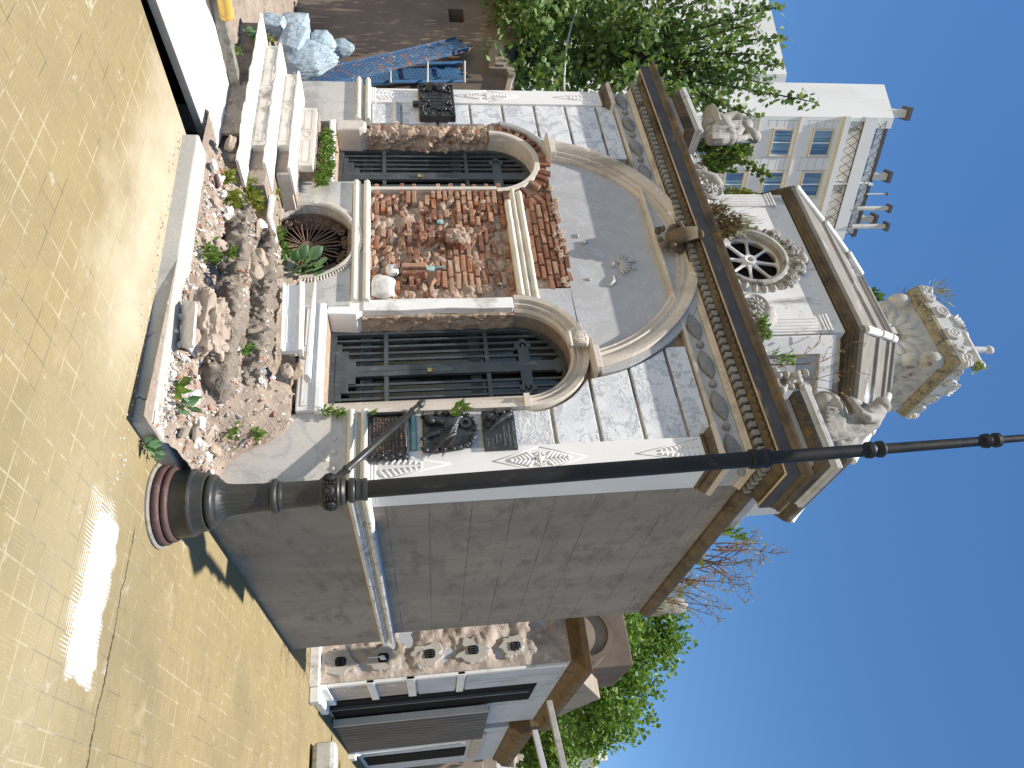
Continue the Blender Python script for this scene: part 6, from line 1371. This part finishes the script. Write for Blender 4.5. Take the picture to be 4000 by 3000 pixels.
# kerb stones in front of the street side
b = MB(); b.box(XN + .03, XN + .22, 5.62, 5.86, 0, .14); b.box(XN + .05, XN + .17, 5.88, 6.9, 0, .12); tag(b.build('doorstep', M['step'], bevel=.02), 'white marble doorstep at the corner of the plastered tomb', 'step')
b = MB(); p = onz(2902, 1212); b.box(p.x, p.x + 1.5, p.y - .05, p.y + .28, .03, .34); s_ = b.build('stone_block', M['wood'], bevel=.07); tag(s_, 'rounded grey weathered block lying on the paving at the right edge', 'block')
# next tomb along the street
nt = thing('street_tomb', (-1.2, 13, 0), 'marble street tomb with a white half column beyond the brown hoarding', 'tomb')
b = MB(); b.box(-4, .12, 10.9, 16, 0, 3.5); b.build('body', M['panel_marble'], nt)
b = MB(); b.mould([(-.1, 3.2), (.05, 3.2), (.08, 3.3), (.22, 3.42), (.25, 3.6), (-.1, 3.62)], [(-4, 10.9), (.12, 10.9), (.12, 16)]); b.box(-.6, .16, 10.95, 11.8, 3.62, 4.1); b.build('cornice', M['rust_cornice'], nt, bevel=.01)
b = MB(); b.lathe([(.13, .1), (.13, .2), (.10, .25), (.09, 2.2), (.12, 2.3)], (.22, 11.1, 0), 16); b.box(.1, .4, 10.95, 11.3, 0, .12); b.build('half_column', M['step'], nt, smooth=True, autos=40)
b = MB(); b.box(.11, .14, 11.5, 12.5, .1, 2.3); b.box(.11, .14, 13.2, 14.6, .1, 2.4); b.build('dark_doorway', M['void'], nt)
b = MB(); b.box(.12, .16, 11.35, 11.48, 0, 2.7); b.box(.12, .17, 11.3, 15, 2.5, 2.75); b.build('portal', M['peel'], nt, bevel=.01)
b = MB(); b.box(-3, 1.1, 17, 22, 0, 3.0); b.box(-.3, .3, 17.2, 17.8, 3.0, 3.4); b.lathe([(.12, 3.4), (.08, 3.5), (.22, 3.7), (.25, 3.9), (.1, 4.0), (.05, 4.2)], (0, 17.5, 0), 14); tag(b.build('far_tomb', M['soot_trim'], bevel=.02), 'brown far tomb with an urn on its parapet at the end of the street', 'tomb')

# ================================================================== trees
def rdir(): 
    while True:
        v = Vector((ru(-1, 1), ru(-1, 1), ru(-1, 1)))
        if .1 < v.length < 1: return v.normalized()
def spray(bl, bw, path, r0, leaf, n, spread, twigs=4):
    bw.tube(path, [r0 * (1 - .85 * i / (len(path) - 1)) + .004 for i in range(len(path))], 6)
    Ls = len(path) - 1
    for k in range(n):
        t = ru(.12, 1) * Ls; i = min(int(t), Ls - 1); p = path[i].lerp(path[i + 1], t - i); q = p + rdir() * spread * rnd() ** .6
        if rnd() < .10: bw.tube([p, q], [.006, .003], 4)
        d = rdir(); d.z -= .35
        bl.leaf(q, d, rdir(), leaf * ru(.7, 1.25), leaf * ru(.7, 1.1))
def bez(a, c, d, n=7): return [a * (1 - t) ** 2 + c * 2 * t * (1 - t) + d * t * t for t in [i / n for i in range(n + 1)]]
random.seed(101)
TD = 11.0; base = ond(190, 1700, TD); base.z = 0
tl = thing('leafy_tree', base, 'tall loose tree with pale green leaves behind the left end of the mausoleum', 'tree')
bl, bw = MB(), MB(); fork = ond(195, 2050, TD)
trunk = [base, ond(175, 1850, TD), fork, ond(205, 2300, TD), ond(195, 2480, TD), ond(180, 2640, TD)]; bw.tube(trunk, [.12, .10, .075, .055, .04, .025], 9)
t2 = [base + Vector((.3, 0, 0)), ond(235, 2100, TD), ond(262, 2350, TD), ond(300, 2600, TD)]; bw.tube(t2, [.09, .05, .04, .02], 8)
tips = [(20, 2950, 150, 2600), (28, 3035, 110, 2750), (100, 2830, 140, 2600), (148, 3078, 150, 2800), (218, 3025, 195, 2780), (256, 3055, 230, 2750), (402, 3195, 330, 2850), (455, 2945, 370, 2700), (446, 2835, 340, 2650), (392, 2690, 330, 2560), (300, 2960, 250, 2750), (350, 2890, 290, 2700), (-60, 2900, 40, 2600), (330, 3010, 280, 2780), (90, 2960, 150, 2700), (40, 2760, 120, 2550), (300, 2520, 230, 2400), (345, 2420, 260, 2300), (-80, 2500, 60, 2350), (60, 2600, 140, 2450), (-40, 2700, 60, 2500), (380, 2560, 300, 2450), (200, 2700, 190, 2550), (120, 2480, 160, 2350), (430, 2760, 350, 2600)]
for i, (U, V, cu, cv) in enumerate(tips):
    dp = TD + ru(-.9, .9); a_ = ond(ru(175, 265), min(V - 250, ru(2250, 2600)), TD); spray(bl, bw, bez(a_, ond(cu, cv, TD + .5 * (dp - TD)), ond(U, V, dp), 8), .026, .10, 200 if V > 2700 else 280, .17 if V > 2900 else .26)
for k in range(165):     # dense lower crown
    U, V = ru(-200, 350), 1960 + 560 * rnd() ** 1.25
    if V > 2300 and rnd() < .45: continue
    c_ = ond(U, V, TD + ru(-1.1, 1.3)); bw.tube([c_, c_ + rdir() * .4], [.008, .003], 4)
    for q in range(48):
        p = c_ + rdir() * .34 * rnd() ** .5; d = rdir(); d.z -= .4; bl.leaf(p, d, rdir(), .11 * ru(.7, 1.25), .10 * ru(.7, 1.1))
bw.build('trunk', M['bark'], tl, smooth=True); bl.build('crown', M['leaf_tree'], tl)
def bushy(name, label, cen, group, D, R0, base_uv, n, leaf, mat, seed):
    random.seed(seed); bs = ond(*base_uv, D); bs.z = 0; o = thing(name, bs, label, 'tree', group); bl, bw = MB(), MB(); top = ond(*cen[0], D); bw.tube([bs, bs.lerp(top, .5) + Vector((.1, .1, 0)), top], [.16, .12, .05], 8)
    for (U, V) in cen:
        c0 = ond(U, V, D + ru(-1, 1)); bw.tube([bs.lerp(top, .55), bs.lerp(top, .6).lerp(c0, .5), c0], [.05, .03, .012], 5)
        for k in range(7):
            c_ = c0 + rdir() * R0 * .8
            for q in range(n): p = c_ + rdir() * R0 * .62 * rnd() ** .45; d = rdir(); d.z -= .35; bl.leaf(p, d, rdir(), leaf * ru(.7, 1.3), leaf * ru(.6, 1))
    bw.build('trunk', M['bark'], o, smooth=True); bl.build('crown', M[mat], o)
bushy('street_tree', 'dense bright green tree rising behind the plastered tomb', [(2450, 2330), (2410, 2400), (2440, 2480), (2500, 2400), (2560, 2450), (2520, 2520), (2590, 2530), (2620, 2470), (2660, 2500), (2700, 2440), (2740, 2450), (2720, 2380), (2680, 2330), (2600, 2380), (2780, 2390), (2810, 2330), (2770, 2300), (2840, 2270), (2480, 2540), (2400, 2480), (2450, 2590), (2500, 2470), (2425, 2540)], 'street trees beyond the tombs', 19, .72, (2600, 1700), 60, .15, 'leaf_tree2', 55)
bushy('street_tree', 'lower green tree beyond the timber beams at the right edge', [(2780, 2130), (2820, 2180), (2860, 2210), (2900, 2160), (2950, 2130), (2930, 2080), (2870, 2100), (2980, 2190), (2900, 2230), (2990, 2080), (2850, 2050), (2940, 2200)], 'street trees beyond the tombs', 22, .62, (2900, 1700), 60, .15, 'leaf_tree2', 56)

# ================================================================== plants growing in the ruin
def plant(name, label, cat, blobs, mat, leaf, n, seed, stem='twig', up=.4, wide=.6, group=None):
    random.seed(seed); bl, bw = MB(), MB()
    for c_, r in blobs:
        root = c_ - Vector((0, 0, r * .9))
        for k in range(n):
            p = c_ + Vector((rdir().x * r, rdir().y * r * .7, rdir().z * r)) * rnd() ** .5; d = (p - root).normalized() + rdir() * .7; d.z += up; bl.leaf(p, d, rdir(), leaf * ru(.6, 1.3), leaf * wide * ru(.7, 1.2))
            if k % 9 == 0: bw.tube([root + rdir() * r * .15, root.lerp(p, .5) + rdir() * r * .1, p], [.004, .003, .0015], 4)
    xs = [c_ for c_, r in blobs]; lo = min(xs, key=lambda v: v.z); o = thing(name, lo - Vector((0, 0, blobs[0][1])), label, cat, group); bw.build('stem', M[stem], o); bl.build('leaves', M[mat], o); return o
def gz(U, V, z=.25): return onz(U, V, z)
T_ = lambda U, V, up=.04: (lambda p: Vector((p.x, p.y, terr(p.x, p.y) + up)))(onz(U, V, .22))
plant('weed_patch', 'large patch of yellow green weeds between the kerb and the round cellar window', 'weeds', [(T_(U, V), r) for U, V, r in ((690, 905, .06), (650, 985, .07), (700, 990, .07), (740, 1000, .08), (780, 1010, .09), (720, 950, .07), (760, 950, .08), (800, 960, .08), (830, 1000, .07), (770, 905, .06), (810, 920, .06), (860, 1010, .06), (840, 1050, .05), (700, 1030, .06))], 'leaf_yellow', .05, 95, 1)
plant('weed', 'green weed clump on the kerb side of the rubble under the round window', 'weeds', [(T_(975, 830), .07), (T_(1005, 850), .05), (T_(985, 880), .04)], 'leaf_weed', .05, 60, 2)
plant('weed', 'weed sprouting at the left foot of the lower step core', 'weeds', [(T_(1015, 925), .06), (T_(1040, 940), .04)], 'leaf_weed', .06, 30, 3)
plant('weed', 'small weed at the right end of the broken block', 'weeds', [(T_(1362, 868), .035), (T_(1380, 850), .03)], 'leaf_weed', .045, 18, 4)
plant('weed', 'broad leaved weed nearer the kerb corner, the left one of two', 'weeds', [(T_(1515, 735), .045)], 'leaf_weed', .085, 14, 5)
plant('weed', 'broad leaved weed nearer the kerb corner, the right one of two', 'weeds', [(T_(1575, 745), .045)], 'leaf_big', .10, 10, 6)
plant('weed', 'spindly weed in the rubble beside the lamp post side of the step core', 'weeds', [(T_(1690, 860), .06), (T_(1700, 885), .05)], 'leaf_weed', .05, 34, 7)
plant('weed', 'small weed in a hollow of the upper step core', 'weeds', [(T_(1452, 1002), .03)], 'leaf_weed', .05, 12, 8)
plant('weed', 'weeds along the foot of the right door sill', 'weeds', [(T_(1500, 1110), .045), (T_(1560, 1120), .05), (T_(1590, 1100), .04), (T_(1500, 1180), .03), (T_(1560, 1185), .035), (T_(1590, 1160), .035)], 'leaf_weed', .035, 40, 9)
plant('weed', 'small weed rooted outside the kerb beside the lamp post foot', 'weeds', [(onz(1755, 600, .04), .05), (onz(1740, 570, .04), .035)], 'leaf_big', .07, 14, 10)
plant('herb_patch', 'lush green herbs growing on the landing before the left door', 'weeds', [(ony(U, V, -.10), r) for U, V, r in ((520, 1270, .06), (545, 1255, .06), (570, 1270, .07), (600, 1265, .07), (555, 1285, .06), (590, 1285, .06), (625, 1262, .06), (660, 1255, .06), (690, 1252, .06), (680, 1275, .06), (640, 1280, .06), (710, 1262, .05), (705, 1240, .05))], 'leaf_weed', .042, 110, 11)
plant('weed', 'round leaved weed under the left end of the lowest marble step', 'weeds', [(onz(128, 965, .16), .05), (onz(140, 985, .18), .05)], 'leaf_big', .06, 22, 12)
plant('weed', 'small yellowish weed wedged beside the sacks on the lowest tread', 'weeds', [(onz(150, 1052, .28), .045)], 'leaf_yellow', .03, 40, 13)
plant('weed', 'weed by the pit beside the narrow slab', 'weeds', [(onz(200, 925, .14), .05)], 'leaf_weed', .04, 24, 14)
# broad plant in front of the round window
random.seed(88); bp = thing('broad_leaf_plant', ony(1050, 1120, -.1), 'broad leaved grey green plant growing in front of the round cellar window', 'plant'); bl, bw = MB(), MB()
for U, V, l, ang in ((985, 1180, .16, 1.7), (985, 1230, .17, 2.0), (1010, 1205, .15, 1.2), (1020, 1250, .16, .6), (1040, 1175, .16, 3.0), (1060, 1160, .13, 3.6), (1045, 1240, .13, .3), (1055, 1205, .14, -.3), (1062, 1245, .14, -.5), (1010, 1120, .13, 3.0), (1030, 1100, .12, 3.4), (1070, 1180, .12, -1.2), (1050, 1120, .10, 3.9), (1000, 1150, .12, 2.4), (1030, 1215, .12, 1.0)):
    tip = ony(U, V, -.16 - ru(0, .08)); root = ony(1045, 1120, -.10); d = (tip - root).normalized(); d += Vector((0, -.5, .1)); mid = tip - d.normalized() * l * .5
    bw.tube([root, root.lerp(mid, .5) + Vector((0, -.02, .01)), mid], [.006, .004, .003], 5)
    t = d.normalized(); s_ = t.cross(Vector((0, -1, .45))).normalized(); n_ = s_.cross(t)
    P = [mid + t * (l * u) + s_ * (l * .36 * math.sin(PI * min(1, u * .95 + .04)) ** .8 * w_) - n_ * l * .10 * abs(w_) ** 2 + n_ * l * .12 * u * (1 - u) for u in [i / 8 for i in range(9)] for w_ in (-1, -.5, 0, .5, 1)]
    bl.add(P, [(i * 5 + j, i * 5 + j + 1, i * 5 + j + 6, i * 5 + j + 5) for i in range(8) for j in range(4)])
bw.build('stem', M['leaf_weed'], bp); bl.build('leaves', M['leaf_big'], bp, smooth=True)
plant('weed', 'fine green weeds hanging below the broad leaved plant at the cellar window', 'weeds', [(ony(U, V, -.12), .06) for U, V in ((985, 1110), (1000, 1090), (960, 1100), (930, 1075), (900, 1055), (1030, 1070), (905, 1085))], 'leaf_weed', .035, 60, 15)
plant('weed', 'leafy weed growing from the wall beside the middle plaque', 'weeds', [(ony(1600, 1800, -.06), .03), (ony(1602, 1762, -.05), .025)], 'leaf_weed', .085, 8, 16)
plant('weed', 'small weed at the foot of the right door frame', 'weeds', [(ony(1608, 1300, -.05), .035), (ony(1600, 1275, -.06), .04), (ony(1612, 1330, -.05), .03)], 'leaf_weed', .035, 45, 17)
plant('weed', 'single leaf sprig beside the lowest lettered plaque', 'weeds', [(ony(1616, 1442, -.06), .02)], 'leaf_weed', .06, 4, 18)
# on the roof
plant('roof_shrub', 'leafy green shrub on the cornice beside the pensive statue', 'shrub', [(ony(U, V, .35), r) for U, V, r in ((560, 2800, .16), (590, 2830, .15), (610, 2790, .16), (600, 2870, .12), (640, 2760, .12), (575, 2740, .13), (640, 2830, .12), (655, 2790, .09), (585, 2900, .09), (560, 2850, .10))], 'leaf_dark', .075, 120, 21)
random.seed(22); b1, b2 = MB(), MB(); spray(b1, b2, [ony(600, 2860, .3), ony(612, 2890, .25), ony(640, 2930, .2), ony(668, 2970, .2), ony(688, 3010, .2)], .012, .06, 130, .07)
rs_ = bpy.data.objects['roof_shrub']; b2.build('branch', M['twig'], rs_); b1.build('spray', M['leaf_dark'], rs_)
plant('roof_shrub', 'dry reddish shrub in front of the lantern left of its rose window', 'shrub', [(ony(U, V, .2), r) for U, V, r in ((840, 2810, .13), (860, 2840, .13), (885, 2825, .12), (880, 2860, .10), (820, 2790, .09), (905, 2845, .08), (900, 2815, .09), (865, 2870, .08))], 'leaf_red', .04, 150, 23, up=.2)
plant('grass_tuft', 'dry grass tuft with fern like fronds left of the rose window', 'grass', [(ony(U, V, .2), r) for U, V, r in ((800, 2810, .10), (850, 2890, .10), (870, 2905, .10), (895, 2890, .07))], 'leaf_dry', .14, 30, 24, up=.9, wide=.06)
plant('creeper', 'yellowing creeper along the left edge of the lantern wall', 'plant', [(ony(750, V, .55), .07) for V in (2830, 2850, 2870, 2890, 2910, 2925)], 'leaf_yellow', .05, 34, 25)
plant('roof_sprig', 'bright green sprig beside the right scroll acroterion', 'plant', [(ony(1265, 2968, -.02), .06), (ony(1290, 2975, -.02), .06), (ony(1308, 2982, .0), .05), (ony(1250, 2975, -.02), .04)], 'leaf_weed', .05, 40, 26)
plant('roof_sprig', 'small leafy sprig on the far side of the lantern roof', 'plant', [(ony(1140, 3398, 2.2), .06), (ony(1160, 3412, 2.2), .07), (ony(1180, 3420, 2.2), .06)], 'leaf_dark', .09, 24, 27)
plant('moss_tuft', 'yellow green tuft on the right corner of the urn crest', 'plant', [(ony(1425, 3822, 1.45), .06), (ony(1437, 3808, 1.45), .05)], 'leaf_yellow', .05, 60, 28)
plant('grass_tuft', 'dry grass growing behind the left corner of the urn crest', 'grass', [(ony(1140, 3655, 1.6), .10), (ony(1165, 3668, 1.6), .10), (ony(1130, 3640, 1.6), .07)], 'leaf_dry', .22, 22, 29, up=.8, wide=.05)
plant('grass_tuft', 'dark dry tuft under the left side of the urn', 'grass', [(ony(1150, 3520, 1.9), .06), (ony(1165, 3500, 1.9), .05)], 'leaf_red', .12, 18, 30, up=.2, wide=.08)
def twigs(label, roots, seed, n, L0, leafm, nl, cat='plant'):
    random.seed(seed); bw, bl = MB(), MB()
    for r_, dr in roots:
        for k in range(n):
            d = (Vector(dr) + rdir() * .45).normalized(); p = r_ + rdir() * .04; P = [p]
            for j in range(5): d = (d + rdir() * .28).normalized(); p = p + d * L0 * ru(.14, .26); P.append(p)
            bw.tube(P, [.009 * (1 - .17 * j) for j in range(6)], 5)
            for j in range(2, 6):
                for q in range(2):
                    e = (d + rdir() * .9).normalized(); q1 = P[j] + e * L0 * ru(.08, .2); bw.tube([P[j], q1], [.004, .002], 4)
                    for z in range(nl): bl.leaf(q1 + rdir() * .03, rdir(), rdir(), .035, .02)
    o = thing('bare_twigs', roots[0][0], label, cat); bw.build('stem', M['twig'], o); bl.build('leaves', M[leafm], o)
twigs('thin bare twigs sprouting on the cornice beside the praying statue', [(ony(1425, 3020, .15), (-.1, 0, 1)), (ony(1450, 3040, .15), (-.3, 0, 1))], 31, 2, .85, 'leaf_dry', 1)
plant('roof_sprig', 'pale narrow leaved sprig at the foot of the bare cornice twigs', 'plant', [(ony(1395, 3030, .1), .06), (ony(1410, 3045, .1), .06), (ony(1400, 3075, .1), .05)], 'leaf_weed', .09, 14, 32, wide=.25)
twigs('tangle of bare brown twigs growing on the ruined street side parapet', [(onx(2140, 2790, -.1), (.1, .1, 1)), (onx(2210, 2730, -.1), (.2, .1, 1)), (onx(2260, 2680, -.1), (.1, .1, 1)), (onx(2180, 2760, -.1), (.3, 0, 1)), (onx(2300, 2640, -.15), (0, .2, 1)), (onx(2340, 2600, -.15), (0, .2, 1))], 33, 5, .62, 'leaf_dry', 2)
plant('roof_sprig', 'green leafy sprig at the broken end of the street side parapet', 'plant', [(onx(2070, 2830, -.05), .07), (onx(2080, 2860, -.05), .07), (onx(2095, 2890, -.05), .05), (onx(2062, 2815, -.05), .05)], 'leaf_weed', .075, 26, 34, wide=.4)
plant('roof_sprig', 'small green tuft low on the rear part of the street side parapet', 'plant', [(onx(2190, 2720, -.05), .06), (onx(2200, 2735, -.05), .05)], 'leaf_yellow', .05, 30, 35)
plant('grass_tuft', 'dry brush on the rear corner of the street side parapet', 'grass', [(onx(2300, 2640, -.1), .12), (onx(2340, 2600, -.1), .12), (onx(2270, 2680, -.1), .09), (onx(2370, 2560, -.1), .10)], 'leaf_dry', .10, 70, 36, up=.4, wide=.12)
b = MB(); c_ = onx(2370, 2590, -.25); b.lathe([(.0, 0), (.10, 0), (.12, .15), (.09, .3), (.12, .45), (.08, .55), (.0, .6)], c_ - Vector((0, 0, .25)), 14); tag(b.build('stone_finial', M['statue'], smooth=True), 'small grey stone finial at the rear corner of the mausoleum roof', 'finial')
# ================================================================== light, sky, camera
SC.view_settings.view_transform = 'Standard'; SC.view_settings.look = 'None'; SC.view_settings.gamma = 1; SC.view_settings.exposure = .55
w = bpy.data.worlds.new('World'); SC.world = w; w.use_nodes = True; t = w.node_tree
sk = t.nodes.new('ShaderNodeTexSky'); sk.sky_type = 'NISHITA'; sk.sun_disc = False; sk.sun_elevation = math.radians(74.7); sk.sun_rotation = math.radians(180); sk.air_density = 1.0; sk.dust_density = .1; sk.ozone_density = 3.0
t.nodes['Background'].inputs[1].default_value = .108; hs = t.nodes.new('ShaderNodeHueSaturation'); hs.inputs['Saturation'].default_value = 1.2; hs.inputs['Value'].default_value = 1.0; t.links.new(sk.outputs[0], hs.inputs['Color']); t.links.new(hs.outputs[0], t.nodes['Background'].inputs[0])
sl = bpy.data.lights.new('sun', 'SUN'); so = bpy.data.objects.new('sun', sl); COL.objects.link(so); sl.energy = 5.0; sl.angle = math.radians(.5); sl.color = (1, .955, .88)
so.rotation_euler = Vector((.012, 1, -3.66)).to_track_quat('-Z', 'Y').to_euler(); so.location = (0, -10, 30)
cd = bpy.data.cameras.new('camera'); co = bpy.data.objects.new('camera', cd); COL.objects.link(co); SC.camera = co
cd.sensor_width = 36; cd.sensor_fit = 'HORIZONTAL'; cd.lens = 36 * FPX / 4000; cd.clip_start = .05; cd.clip_end = 2000
co.matrix_world = Matrix(((CU.x, -CR.x, -CW.x, CAM.x), (CU.y, -CR.y, -CW.y, CAM.y), (CU.z, -CR.z, -CW.z, CAM.z), (0, 0, 0, 1)))
